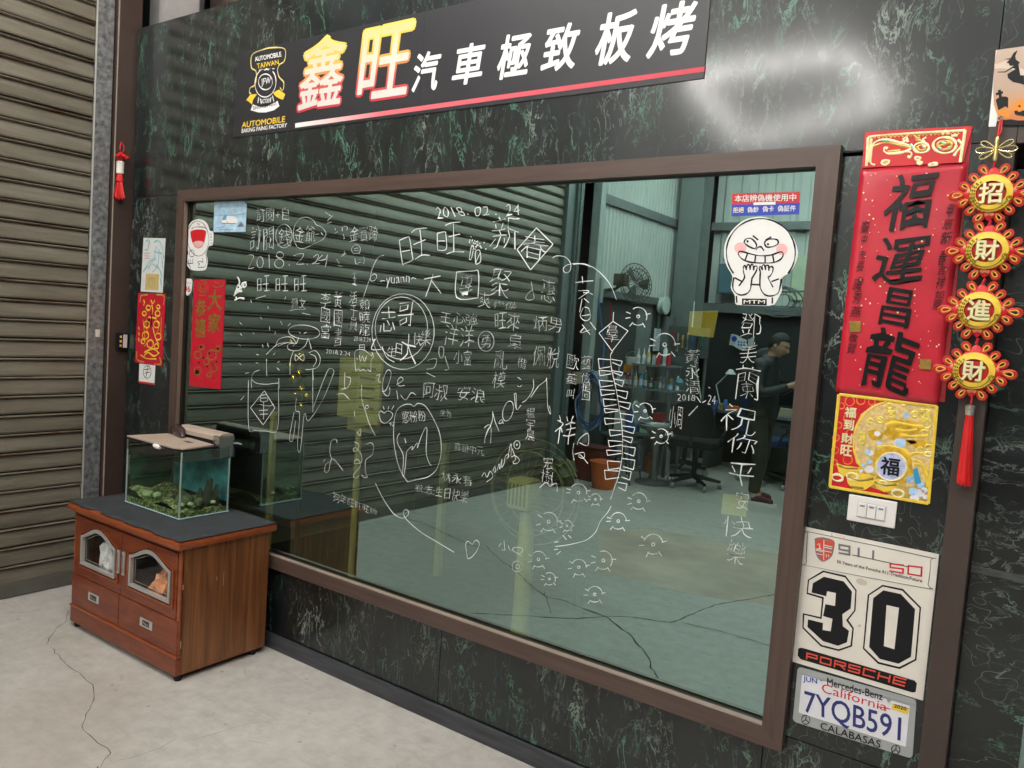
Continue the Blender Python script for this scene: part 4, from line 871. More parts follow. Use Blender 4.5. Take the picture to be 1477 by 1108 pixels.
# gold fortune print below it
V7 = (1180, 560, 5.035)
t = paper('treasure_print', 'square gold and red foil print of a treasure bag under the red scroll', 'print', '150,40 868,125 800,845 80,722', V7, GOLD, y=-.0025)
def gk(name, m, dy=.0006, **k): return ink(t, name, m, y=-.0025, dy=dy, **k)
gk('red_field', mat('foil_red', (.55, .010, .018), .35, var=.15, vs=60), polys=[(V7, '165,50 640,108 400,140 290,240 255,380 270,520 300,560 300,600 330,700 520,765 500,775 95,705')], dy=.0004)
gk('pattern_line', mat('foil_orange', (.72, .16, .03), .35), curves=[(V7, ell(x, y, r, r, 0, 0, 360, 14)) for x, y, r in ((230, 95, 34), (310, 90, 30), (215, 220, 30), (150, 270, 22), (130, 360, 24), (235, 330, 30), (125, 450, 24), (240, 430, 26), (215, 520, 34), (120, 540, 20), (390, 100, 24), (470, 100, 18), (170, 130, 22))], wd=.004)
gk('moon_disc', mat('foil_sand', (.66, .48, .20), .35, var=.3, vs=90), polys=[(V7, '640,85 760,100 850,150 850,300 820,560 780,700 640,720 450,640 330,600 275,540 250,420 262,290 310,190 400,120 500,92')], dy=.0008)
gk('moon_edge', YEL, curves=[(V7, ell(590, 400, 335, 312, 8, 90, 285, 40))], dy=.001, wd=.006)
gk('flower_pattern', mat('foil_yellow', (.78, .60, .12), .3, metal=.3, var=.3, vs=80), curves=[(V7, ell(x, y, r, r*.9, 0, 0, 360, 9)) for x, y, r in ((780, 190, 40), (790, 260, 36), (700, 190, 22), (530, 190, 26), (450, 230, 24), (520, 130, 20), (320, 340, 22), (320, 390, 20), (380, 240, 18), (770, 330, 30), (740, 450, 24), (800, 430, 24), (620, 110, 18))], S=[(V7, '740,150 820,230; 820,150 745,235; 780,135 780,250; 500,160 560,220; 560,165 500,215; 420,210 480,250; 300,320 340,380; 345,320 300,390')], dy=.0012, wd=.007)
gk('treasure_pile', mat('foil_gold_deep', (.70, .42, .03), .35, metal=.3, var=.35, vs=50), polys=[(V7, '480,240 540,225 700,240 780,270 740,330 640,345 600,370 700,380 720,400 600,420 470,330 500,290'), (V7, '360,310 420,300 480,325 460,370 400,380 370,350'), (V7, '640,380 760,370 820,400 800,430 700,430'), (V7, '430,410 560,430 640,450 680,520 690,620 640,690 520,690 440,640 400,560 400,480')], dy=.0014)
gk('treasure_line', YEL, S=[(V7, '490,270 560,250 650,265 760,280; 560,300 640,310 720,300; 600,340 700,350 800,345; 430,430 500,420 600,440 660,480; 700,550 760,560 800,600; 690,520 740,540 790,640 800,720; 660,490 700,470 780,475 800,460')], dy=.0018, wd=.010)
gk('jewel', mat('pale_blue_foil', (.38, .56, .78), .3, var=.3, vs=60), polys=[(V7, ell(x, y, r, r*.9, n=10)) for x, y, r in ((445, 400, 20), (370, 535, 20), (640, 195, 24), (440, 435, 14), (600, 400, 40), (665, 665, 30), (690, 750, 34), (745, 700, 30), (700, 640, 22), (360, 460, 22), (330, 560, 16))], dy=.0018)
gk('cloud', mat('cloud_foil', (.72, .72, .78), .4, var=.15, vs=40), polys=[(V7, ell(x, y, r, r*.8, n=10)) for x, y, r in ((740, 760, 38), (700, 800, 36), (770, 740, 26), (380, 470, 26), (370, 590, 34), (580, 395, 36), (430, 330, 24), (310, 600, 18), (780, 790, 22))], dy=.0016)
gk('coin', CREAMG, curves=[(V7, ell(x, y, r, r*.6, 10, 0, 360, 14)) for x, y, r in ((140, 650, 40), (580, 765, 44), (250, 640, 40), (470, 690, 30), (800, 480, 26))], dy=.002, wd=.007)
gk('gold_ingot', YEL, polys=[(V7, '130,540 180,560 300,575 310,590 240,640 190,640 150,610'), (V7, '200,620 250,600 330,620 400,640 430,630 400,700 340,740 250,730 215,690'), (V7, '400,670 440,655 520,680 590,690 560,740 480,755 430,730')], dy=.0020)
gk('ingot_shade', GOLDD, S=[(V7, '150,560 200,580 290,582; 215,640 300,670 400,655; 410,680 480,705 570,698; 235,715 330,725')], dy=.0028, wd=.006)
gk('bag_panel', mat('lilac_foil', (.46, .50, .74), .3, var=.25, vs=60), polys=[(V7, ell(532, 570, 106, 98, 0, 0, 360, 28)[:-1])], dy=.0030)
gk('bag_rim', CREAMG, curves=[(V7, ell(532, 570, 110, 102))], dy=.0032, wd=.006)
gk('character', BLACK, T=[(V7, '福', (455, 505, 590, 632), .035)], dy=.0036)
gk('blue_ribbon', mat('ribbon_blue', (.03, .28, .50), .35), polys=[(V7, '690,590 720,575 735,640 750,690 705,700 695,640')], dy=.0022)
gk('side_character', CREAMG, polys=[], T=[(V7, '福', (195, 140, 275, 212), .05), (V7, '到', (188, 230, 258, 302), .05), (V7, '財', (170, 330, 258, 400), .05), (V7, '旺', (165, 415, 245, 490), .05)], dy=.0016)
gk('print_border', YEL, S=[(V7, '155,45 865,130; 150,45 85,715; 85,715 800,838; 862,130 800,838')], dy=.0024, wd=.008)
# switch plate
t = thing('light_switch', 'white three-gang light switch plate above the number 30 poster', 'light switch', (3.02, -.004, 1.11))
zc = W(1258, 737).z
B().box(2.957, 3.079, -.008, -.0003, zc-.036, zc+.036, .003).done('switch_plate', WHITEP, t)
B().box(2.982, 3.054, -.0095, -.0082, zc-.021, zc+.021, .0006).done('rocker_frame', mat('switch_grey', (.5, .5, .5), .4), t)
for k in range(3):
    x = 2.984+k*.0233; B().box(x, x+.0215, -.0125, -.0096, zc-.019, zc+.019, .0012).done('rocker', WHITEP, t)
    B().box(x+.005, x+.0165, -.0132, -.0126, zc+.009, zc+.013).done('indicator_mark', GREYP, t)
# race number poster
X3 = (1130, 740, 3.0115)
t = paper('race_number_poster', 'off-white poster with big black outlined number 30 and crest beside the window frame', 'poster', '82,58 676,180 606,815 36,645', X3, CREAM, th=.002, y=-.0026)
def rk(name, m, dy=.0006, y=-.0026, **k): return ink(t, name, m, y=y, dy=dy, **k)
three = '172,250 270,272 318,335 313,425 282,465 306,500 298,580 240,600 162,580 82,500 84,435 160,452 168,372 100,352 106,290'
zero = '430,312 520,330 598,410 578,640 505,678 410,655 345,590 366,355'
rk('number_outline', BLACK, polys=[(X3, three)]); rk('number_outline', BLACK, polys=[(X3, zero)])
three_w = '175,258 267,280 312,338 307,423 272,466 299,503 291,575 239,592 166,573 88,497 91,443 166,461 176,366 106,346 112,293'
zero_w = '432,320 516,338 591,413 571,635 503,669 414,647 352,587 373,358'
rk('number_halo', CREAM, polys=[(X3, three_w)], dy=.0010); rk('number_halo', CREAM, polys=[(X3, zero_w)], dy=.0010)
rk('number', BLACK, polys=[(X3, '176,277 262,297 298,342 292,415 256,440 258,492 285,512 276,562 237,577 172,557 104,495 107,462 172,478 170,508 205,514 213,460 172,448 182,396 224,404 228,348 190,340 186,362 122,346 128,305')], dy=.0014)
rk('number', BLACK, polys=[(X3, '434,336 510,352 572,418 554,625 500,655 418,634 372,582 390,370')], dy=.0014)
rk('number_counter', CREAM, polys=[(X3, '448,400 502,412 482,592 436,578')], dy=.0018)
rk('name_bar', BLACK, polys=[(X3, '72,585 90,588 570,728 580,740 574,778 560,780 75,635 62,620 64,590')], dy=.0006)
def word_px(letters, q, crop, m, name, wd, y, parent):
    """letters drawn as wide open line shapes inside a four-cornered field"""
    SH_ = {'P': '0,0 0,1 1,1 1,.45 0,.45', 'O': '0,0 1,0 1,1 0,1 0,0', 'R': '0,0 0,1 1,1 1,.5 .1,.5; .5,.5 1,0', 'S': '1,1 0,1 0,.52 1,.52 1,0 0,0', 'C': '1,1 0,1 0,0 1,0', 'H': '0,0 0,1; 1,0 1,1; 0,.5 1,.5', 'E': '1,1 0,1 0,0 1,0; 0,.5 1,.5',
           '9': '1,.45 0,.45 0,1 1,1 1,0 0,0', '1': '.5,1 .5,0', '5': '1,1 0,1 0,.52 1,.52 1,0 0,0', '0': '0,0 1,0 1,1 0,1 0,0'}
    Q = [W(u, v, y) for u, v in pts(q, *crop)]; n = len(letters); bb = B()
    for i, ch in enumerate(letters):
        for part in SH_[ch].split(';'):
            P = []
            for a in part.split():
                x, z = map(float, a.split(',')); x = (i+x*.72+.08)/n
                p = Q[3]*(1-x)*(1-z)+Q[2]*x*(1-z)+Q[1]*x*z+Q[0]*(1-x)*z; P.append((p.x, p.z))
            for a, c in zip(P, P[1:]):
                dx, dz = c[0]-a[0], c[1]-a[1]; L = math.hypot(dx, dz) or 1; e = wd*.4
                ridge_xz(bb, [(a[0]-dx/L*e, a[1]-dz/L*e), (c[0]+dx/L*e, c[1]+dz/L*e)], y, wd)
    return bb.done(name, m, parent)
RO = mat('print_orange_red', (.62, .06, .03), .45)
word_px('PORSCHE', '98,608 545,728 538,756 96,632', X3, RO, 'lettering', .0042, -.0040, t)
rk('panel_outline', GREYP, S=[(X3, '108,88 125,85 620,190 640,205 628,310 610,325 120,232 100,215 104,100 108,88')], wd=.0022)
Y8 = (1150, 760, 7.033)
word_px('911', '415,178 855,262 850,340 415,262', Y8, GREYP, 'lettering', .0052, -.0034, t)
word_px('50', '930,372 1300,415 1295,505 925,445', Y8, RED, 'lettering', .0042, -.0034, t)
rk('link_line', BLACK, S=[(Y8, '560,285 1120,405')], wd=.0020)
rk('lettering', BLACK, T=[(Y8, '50 Years of the Porsche 911-Tradition:Future', '402,335 1270,530 1265,565 402,365', .02)])
rk('crest', RO, polys=[(Y8, '180,120 230,108 300,112 375,145 360,250 335,310 265,352 210,310 185,240')])
rk('crest_line', CREAM, S=[(Y8, '275,185 355,205; 275,205 355,225; 185,235 265,255; 190,270 260,285; 200,180 225,175 225,220; 205,222 245,222; 290,280 300,310; 315,280 320,305; 185,225 350,260'), (Y8, '270,130 268,340')], dy=.001, wd=.0022)
rk('crest_line', GREYP, S=[(Y8, '180,120 230,112 300,118 372,150 358,250 333,308 265,350 212,308 186,240 180,120; 275,195 350,215; 275,222 350,240; 195,255 262,270; 205,300 255,310; 190,135 240,128 350,150')], dy=.001, wd=.0030)
rk('stain', mat('faint_stain', (.56, .50, .41), .5), polys=[(X3, ell(340, 300, 26, 14, 20, n=12)), (X3, ell(262, 106, 5, 3, n=7)), (X3, ell(330, 490, 9, 6, n=7)), (X3, ell(210, 95, 4, 8, n=7))], dy=.0003)
# licence plate
t = thing('licence_plate', 'white and blue licence plate in a silver frame under the number 30 poster', 'licence plate', tuple(W(1150, 965)))
PY = -.004
def rounded_px(q, crop, r, y0, y1):
    P = [W(u, v, y0) for u, v in pts(q, *crop)]; out = []
    for i in range(4):
        p = P[i]; a = (P[i-1]-p).normalized(); c = (P[(i+1) % 4]-p).normalized()
        for k in range(5):
            s = k/4; q_ = p+a*r*(1-s)**2+c*r*s**2; out.append((q_.x, q_.z))
    return out
o = rounded_px('62,668 578,812 560,1068 40,905', X3, .012, PY, 0)
b_ = B(); b_.prism(o, PY, -.0005); b_.done('plate_frame', PALUM, t)
b_ = B(); b_.prism(rounded_px('82,703 550,838 532,1016 66,866', X3, .004, PY, 0), PY-.0012, PY-.0004); b_.done('plate_face', mat('plate_white', (.74, .74, .78), .35, var=.06), t)
# raised rim of the frame round the face
def pkk(name, m, dy=.0018, **k): return ink(t, name, m, y=PY, dy=dy, **k)
b_ = B()
for a, c in (('68,690 572,830', .0),): strokes(b_, a, X3, PY-.0008, .012)
b_.done('frame_rib', PALUM, t)
pkk('lettering', PLBLUE, T=[(X3, '7YQB591', '92,772 512,890 506,1008 92,880', .012)])
pkk('lettering', mat('plate_blue', (.03, .06, .38), .4), T=[(X3, 'JUN', '86,708 146,722 146,748 86,736', .03)])
pkk('lettering', RED, T=[(X3, 'California', '168,738 452,826 448,862 166,778', 0)])
pkk('underline', RED, S=[(X3, '405,842 440,846 466,853')], wd=.003)
pkk('lettering', BLACK, T=[(X3, 'Mercedes-Benz', '190,716 432,782 430,814 190,748', .012), (X3, 'CALABASAS', '162,908 424,990 420,1022 160,938', .012)], dy=.0026)
b_ = B(); b_.add([W(u, v, PY-.002) for u, v in pts('474,828 546,848 540,876 470,852', *X3)], [(0, 1, 2, 3)]); b_.done('year_tab', YEL, t)
pkk('lettering', BLACK, T=[(X3, '2020', '482,830 536,844 532,858 480,844', .03)], dy=.003)
for cx, cy in ((97, 898), (488, 1028)):
    pkk('star_emblem', BLACK, curves=[(X3, ell(cx, cy, 18, 20)), (X3, [(cx, cy), (cx+2, cy-19)]), (X3, [(cx, cy), (cx-15, cy+10)]), (X3, [(cx, cy), (cx+14, cy+13)])], wd=.0022, dy=.0008)
for cx, cy in ((165, 722), (458, 812)):
    p = W(X3[0]+cx/X3[2], X3[1]+cy/X3[2], PY); B().lathe([(.0045, 0), (.004, -.003), (.001, -.0035)], (p.x, PY-.001, p.z), 12, 'y').done('screw', STEEL, t, True)
# halloween bag
t = thing('halloween_card', 'beige printed card with a witch silhouette and orange pumpkin over the door frame corner', 'card', (3.19, -.034, 2.31))
HY2 = -.034
W6 = (1380, 60, 6.155)
b_ = slab_px(pts('355,75 760,20 760,700 440,700 375,690 330,560 322,400 335,200', *W6), HY2, HY2+.0015); b_.done('printed_card', grad('dusk_print', [(0, (.60, .10, .02)), (.25, (.62, .28, .10)), (.45, (.48, .34, .25)), (1, (.55, .42, .34))], 2, 2.10, 2.33), t)
b_ = slab_px(pts('348,75 365,78 335,240 330,400 350,560 372,650 345,755 282,755 318,400', *W6), HY2+.002, HY2+.004); b_.done('card_back', WHITE, t)
def wk_(name, m, **k): return ink(t, name, m, y=HY2, **k)
wk_('witch_figure', BLACK, polys=[(W6, '542,75 520,130 525,160 560,185 548,205 565,300 597,300 600,385 560,372 500,360 455,325 448,290 520,245 500,235 430,275 360,275 365,268 430,265 505,215 470,215 462,195 440,190 470,160 420,155 478,148 505,100')])
wk_('tombstone', BLACK, polys=[(W6, '345,520 360,505 400,488 440,488 458,500 455,590 430,575 370,610')], S=[(W6, '378,430 388,495; 348,468 410,450')], wd=.006)
wk_('pumpkin', mat('pumpkin_orange', (.75, .26, .02), .5), polys=[(W6, ell(585, 590, 95, 75, 0, 0, 360, 20)[:-1]), (W6, ell(420, 640, 60, 45, 0, 0, 360, 14)[:-1])])
wk_('pumpkin_face', BLACK, polys=[(W6, '510,615 540,612 545,625 575,620 580,610 640,620 620,670 575,660 540,655 515,645'), (W6, '540,575 560,560 570,585')], dy=.001)
wk_('ground_print', BLACK, polys=[(W6, '400,700 480,690 560,705 640,695 760,705 760,745 420,745')], dy=.001)
wk_('moon_print', mat('pale_moon', (.66, .55, .44), .5), polys=[(W6, '335,205 440,170 600,250 600,330 500,250 400,235 340,240')], dy=.0003)
p = W(1443, 171, HY2-.001); bb = B(); bb.tube([(p.x+.006*math.cos(a*math.pi/6), HY2-.002, p.z+.006*math.sin(a*math.pi/6)) for a in range(12)], .002, 6, True); bb.done('eyelet', CHROME, t)

# ------------------------------------------------------------------ hanging gold knot charms
HYK = -.052
CHARM_G = 'embroidered charms hanging in a string on the right door post'
ctrs = [(1430, 280, '招', 'topmost embroidered red and gold knot charm of the string, reading 招'), (1424, 362, '財', 'second embroidered knot charm from the top, reading 財, below the first'), (1413, 448, '進', 'third embroidered knot charm from the top, reading 進'), (1405, 535, '財', 'lowest embroidered knot charm reading 財, just above the long red tassel')]
RW, RH = .0655, .068
def loop_pts(c, d, L, wdt, y):
    """teardrop loop leaving point c in direction d"""
    n = Vector((-d.z, 0, d.x)); out = []
    for k in range(13):
        s = k/12*2*math.pi; r = (1-math.cos(s))/2
        out.append(c+d*(L*r)+n*(wdt*math.sin(s)*(.35+.65*r))+Vector((0, y, 0)))
    return out[:-1]
ROSE = mat('rosette_red', (.75, .25, .16), .5); GCORD = mat('gold_cord', (.72, .36, .06), .45, var=.2, vs=150); RCORD = mat('orange_red_cord', (.50, .025, .010), .5, var=.2, vs=150)
def make_charm(loc):
    t = empty('knot_charm', loc); c = Vector(loc)
    # padded diamond
    bm_v = []; bm_f = []; nr = 7; nsec = 32
    for i in range(nr+1):
        r = i/nr
        for k in range(nsec):
            a = 2*math.pi*k/nsec; ca, sa = math.cos(a), math.sin(a); s = 1/((abs(ca)**1.06+abs(sa)**1.06)**(1/1.06))
            bm_v.append(c+Vector((RW*.98*r*s*ca, -.009*math.sqrt(max(0, 1-r*r))-.002, RH*.98*r*s*sa)))
    for i in range(nr):
        for k in range(nsec): bm_f.append((i*nsec+k, i*nsec+(k+1) % nsec, (i+1)*nsec+(k+1) % nsec, (i+1)*nsec+k))
    bb = B(); bb.add(bm_v, bm_f); bb.add([c+Vector((RW*.86*math.cos(a*math.pi/2), .004, RH*.9*math.sin(a*math.pi/2))) for a in range(4)], [(0, 1, 2, 3)])
    bb.done('cushion', mat('red_brocade', (.60, .012, .015), .5, var=.2, vs=200, bmp=.1), t, True)
    g = B(); r_ = B()
    for qx, qz in ((1, 1), (-1, 1), (-1, -1), (1, -1)):
        for k in range(3):
            f = (k+.75)/3.6; base = c+Vector((qx*RW*.98*(1-f)*.97, -.003, qz*RH*.98*f*.97)); d = Vector((qx*(.75+.3*(1-f)), 0, qz*(.6+.6*f))).normalized()
            g = B(); r_ = B(); g.tube(loop_pts(base, d, .018, .0058, -.0022), .0018, 5, True); r_.tube(loop_pts(base-d*.004, d, .027, .0104, .001), .0038, 5, True); g.done('inner_loop', GCORD, t, True); r_.done('outer_loop', RCORD, t, True)
    for qx in (-1, 1):
        base = c+Vector((qx*RW*.95, -.003, 0)); d = Vector((qx, 0, -.15)).normalized()
        g = B(); r_ = B(); g.tube(loop_pts(base, d, .021, .0076, -.0022), .0019, 5, True); r_.tube(loop_pts(base-d*.004, d, .031, .0125, .001), .0040, 5, True); g.done('inner_loop', GCORD, t, True); r_.done('outer_loop', RCORD, t, True)
    # yellow ring with scrolls
    bb = B(); n = 30
    for k in range(n+1): pass
    ring_o = [(RW*.70*math.cos(2*math.pi*k/n), RH*.66*math.sin(2*math.pi*k/n)) for k in range(n)]; ring_i = [(RW*.50*math.cos(2*math.pi*k/n), RH*.43*math.sin(2*math.pi*k/n)) for k in range(n)]
    vs = [c+Vector((x, -.0135, z)) for x, z in ring_o]+[c+Vector((x, -.0165, z)) for x, z in ring_i]+[c+Vector((x*1.02, -.006, z*1.02)) for x, z in ring_o]
    fs = [(k, (k+1) % n, n+(k+1) % n, n+k) for k in range(n)]+[(k, (k+1) % n, 2*n+(k+1) % n, 2*n+k) for k in range(n)]
    bb.add(vs, fs); bb.done('yellow_ring', YEL, t)
    bb = B()
    for k in range(9):
        a = math.radians(40+k*12.5)
        for rr in (.54, .61, .68): 
            ridge_xz(bb, [(c.x+RW*rr*math.cos(a+q+rr*3), c.z+RH*rr*math.sin(a+q+rr*3)) for q in (-.06, 0, .06)], c.y-.0162, .0030, .002)
    for sx in (-1, 1):
        ridge_xz(bb, [(c.x+sx*(RW*.60+.0075*math.cos(q)*(1-q/14)), c.z-RH*.22+.0075*math.sin(q)*(1-q/14)) for q in [i*.5 for i in range(18)]], c.y-.0158, .0022, .001)
    ridge_xz(bb, [(c.x+RW*.60*math.cos(a), c.z+RH*.60*math.sin(a)) for a in [math.radians(200+i*7) for i in range(21)]], c.y-.0158, .0026, .001)
    bb.done('scroll_stitching', GOLDD, t)
    for x, z, r in ((-.72, .10, .006), (.72, .10, .006), (0, -.70, .006), (-.08, -.74, .005), (.10, -.74, .005)):
        bb = B(); bb.lathe([(.0005, -.006), (r, -.003), (r, 0)], (c.x+RW*x, c.y-.004, c.z+RH*z), 8, 'y'); bb.done('rosette', ROSE, t)
    return t
charms = []
for k, (u, v, ch, lab) in enumerate(ctrs):
    loc = W(u, v, HYK)
    if not charms: o = make_charm(loc)
    else: o = copy_tree(charms[0][0]); o.location = loc
    tag(o, lab, 'charm', CHARM_G); charms.append((o, loc, ch))
for o, loc, ch in charms:
    bb = B(); text_rect(bb, ch, loc.x-.024, loc.z-.024, loc.x+.024, loc.z+.024, loc.y-.0187, .03); bb.done('character', CREAMG, o)
    bb = B(); text_rect(bb, ch, loc.x-.0245, loc.z-.0255, loc.x+.0245, loc.z+.0235, loc.y-.0177, .06); bb.done('character_outline', GOLDD, o)
# the cords between them, brass double-coin and tassel
t = thing('brass_knot_hanger', 'brass open-work clasp and red cord holding the topmost knot charm', 'clasp', tuple(W(1438, 215, HYK)))
c = W(1437, 216, HYK-.005); bb = B(); bb.tube([W(1443, 173, -.04), W(1440, 190, -.048), (c.x, c.y, c.z+.03)], .0022, 6); bb.tube([W(1445, 173, -.038), W(1444, 190, -.046), (c.x, c.y, c.z+.03)], .0022, 6); bb.done('cord', RED, t); bb = B(); bb.tube([(c.x, c.y, c.z-.028), W(1431, 250, HYK)], .0025, 6); bb.done('cord', RED, t)
bb = B(); bb.lathe([(.0045, -.028), (.006, -.02), (.0045, -.012), (.0065, 0), (.0045, .012), (.006, .02), (.004, .03)], tuple(c), 10)
for sx in (-1, 1):
    for dz, L, wd_ in ((.010, .034, .008), (-.006, .034, .008), (.002, .020, .010)):
        d = Vector((sx, 0, .55 if dz > 0 else -.55 if dz < 0 else 0)).normalized(); 
        if wd_ == .010: d = Vector((sx, 0, 0)); L = .040
        bb.tube(loop_pts(Vector((c.x+sx*.004, c.y, c.z+dz*.4)), d, L, wd_, 0), .0016, 5, True)
bb.done('brass_clasp', mat('brass', (.80, .66, .28), .25, metal=.8, var=.1), t, True)
for (a, b2) in (((1430, 318), (1426, 326)), ((1421, 402), (1417, 410)), ((1411, 488), (1408, 496))):
    bb = B(); bb.tube([W(*a, HYK-.002), W(*b2, HYK-.002)], .0035, 6); bb.done('link_cord', CRED, t)
t = thing('long_tassel', 'long red silk tassel with silver cap hanging below the lowest knot charm', 'tassel', tuple(W(1400, 570, HYK)))
p0, p1, p2, p3 = W(1402, 572, HYK), W(1400, 584, HYK), W(1399, 597, HYK), W(1391, 699, HYK)
bb = B(); bb.tube([p0, p1], .002, 6); bb.done('cord', RED, t)
bb = B(); bb.lathe([(.005, 0), (.011, -.003), (.010, -(p1.z-p2.z)), (.0105, -(p1.z-p2.z)-.003)], tuple(p1), 14); bb.done('silver_cap', mat('ribbed_silver', (.62, .60, .52), .3, metal=.8, var=.3, vs=220), t, True)
bb = B()
for k in range(70):
    a = random.uniform(0, 2*math.pi); q = math.sqrt(random.random()); dx = .0085*q*math.cos(a); dy = .0085*q*math.sin(a)
    e = p3+Vector((dx*1.9, dy*1.4, random.uniform(-.004, .006)))
    bb.tube([(p2.x+dx, p2.y+dy, p2.z), ((p2.x+p3.x)/2+dx*1.35+random.uniform(-.0008, .0008), p2.y+dy*1.3, (p2.z+p3.z)/2), (e.x+.001, e.y, e.z+.008), e], .0011, 4)
bb.lathe([(.0085, 0), (.0110, -.05), (.0135, -(p2.z-p3.z)+.012), (.012, -(p2.z-p3.z)+.002)], tuple(p2+Vector((0, 0, 0))), 14)
bb.done('silk_threads', TASSEL, t)

# ================================================================== CABINET
cx0, cx1, cy0, cy1, ch_ = -.285, .5749, -.4874, -.0546, .553
cab = thing('cabinet', 'low cherry wood cabinet with two arched glass doors and two drawers under the fish tank', 'cabinet', ((cx0+cx1)/2, (cy0+cy1)/2, 0))
ZB = .026
B().box(cx1-.016, cx1, cy0+.012, cy1, ZB, ch_).done('side_panel', SIDE, cab)
B().box(cx0, cx0+.016, cy0+.012, cy1, ZB, ch_).done('side_panel', SIDE, cab)
B().box(cx0+.017, cx1-.017, cy1-.008, cy1, ZB, ch_).done('back_panel', POST, cab)
B().box(cx0+.017, cx1-.017, cy0+.02, cy1-.009, ZB, ZB+.015).done('bottom_panel', CAB, cab)
B().box(cx0+.017, cx1-.017, cy0+.02, cy1-.009, .235, .250).done('shelf', CAB, cab)
# top: rounded slab, dark mat on it
tx0, tx1, ty0, ty1 = cx0-.022, cx1+.022, cy0-.026, -.03
b_ = B(); b_.box(tx0, tx1, ty0, ty1, ch_+.0005, ch_+.036, .014); b_.done('top_slab', CABT, cab, True)
def mat_mesh():
    vs = []; fs = []; nx, ny = 40, 14
    for j in range(ny+1):
        for i in range(nx+1):
            x = tx0+.006+(tx1-.004-tx0-.006)*i/nx; y = ty0+.004+(ty1-ty0-.004)*j/ny
            if j == 0: y += .004*math.sin(i*.7)+.003*math.sin(i*1.9)+(.012 if 8 < i < 13 else 0)
            z = ch_+.0385+.0012*math.sin(i*.5+j*.8)*(1 if j < 3 else .3)
            vs.append((x, y, z))
    for j in range(ny):
        for i in range(nx): k = j*(nx+1)+i; fs.append((k, k+1, k+nx+2, k+nx+1))
    return vs, fs
o = put('table_mat', *mat_mesh(), MATM, None, True); md = o.modifiers.new('s', 'SOLIDIFY'); md.thickness = .004; md.offset = 1
o.location.z = -.0012
tag(o, 'thin dark grey rubber mat lying over the cabinet top', 'mat')
# front: moulding rails, doors, drawers, plinth
FY = cy0
B().box(cx0, cx1, FY+.004, FY+.018, .535, ch_-.001, .002).done('top_rail', CAB, cab)
B().box(cx0, cx0+.02, FY+.003, FY+.018, .11, .534, .002).done('stile', CABT, cab)
B().box(cx1-.02, cx1, FY+.003, FY+.018, .11, .534, .002).done('stile', CABT, cab)
b_ = B(); b_.box(cx0, cx1+.003, FY-.006, FY+.02, ZB, .098, .004); b_.done('plinth', CAB, cab)
b_ = B(); b_.box(cx0-.001, cx1+.004, FY-.010, FY+.016, .0985, .110, .004); b_.done('plinth_moulding', CABT, cab, True)
def arch(x0, x1, z0, zs, zp, n=22):
    """arched opening outline, counter-clockwise from bottom left; springs at zs, peaks at zp"""
    P = [(x0, z0), (x1, z0), (x1, zs)]
    for i in range(1, n):
        a = i/n; x = x1+(x0-x1)*a; s = math.sin(a*math.pi); P.append((x, zs+(zp-zs)*(s**1.55)))
    P.append((x0, zs)); return P
def ring_prism(bb, outer, inner, y0, y1):
    n = len(outer); vs = [(x, y0, z) for x, z in outer]+[(x, y0, z) for x, z in inner]+[(x, y1, z) for x, z in outer]+[(x, y1, z) for x, z in inner]; fs = []
    for i in range(n):
        j = (i+1) % n; fs += [(i, j, n+j, n+i), (2*n+j, 2*n+i, 3*n+i, 3*n+j), (i, 2*n+i, 2*n+j, j), (n+i, n+j, 3*n+j, 3*n+i)]
    bb.add(vs, fs)
def match(poly, x0, x1, z0, z1):
    """outer rectangle points facing each inner point"""
    cx, cz = (x0+x1)/2, (z0+z1)/2; out = []
    for x, z in poly:
        dx, dz = x-cx, z-cz; s = min((abs((x1-x0)/2/dx) if dx else 9e9), (abs((z1-z0)/2/dz) if dz else 9e9)); out.append((cx+dx*s, cz+dz*s))
    return out
GREYF = mat('silver_grey_moulding', (.44, .43, .41), .38, metal=.3, var=.08)
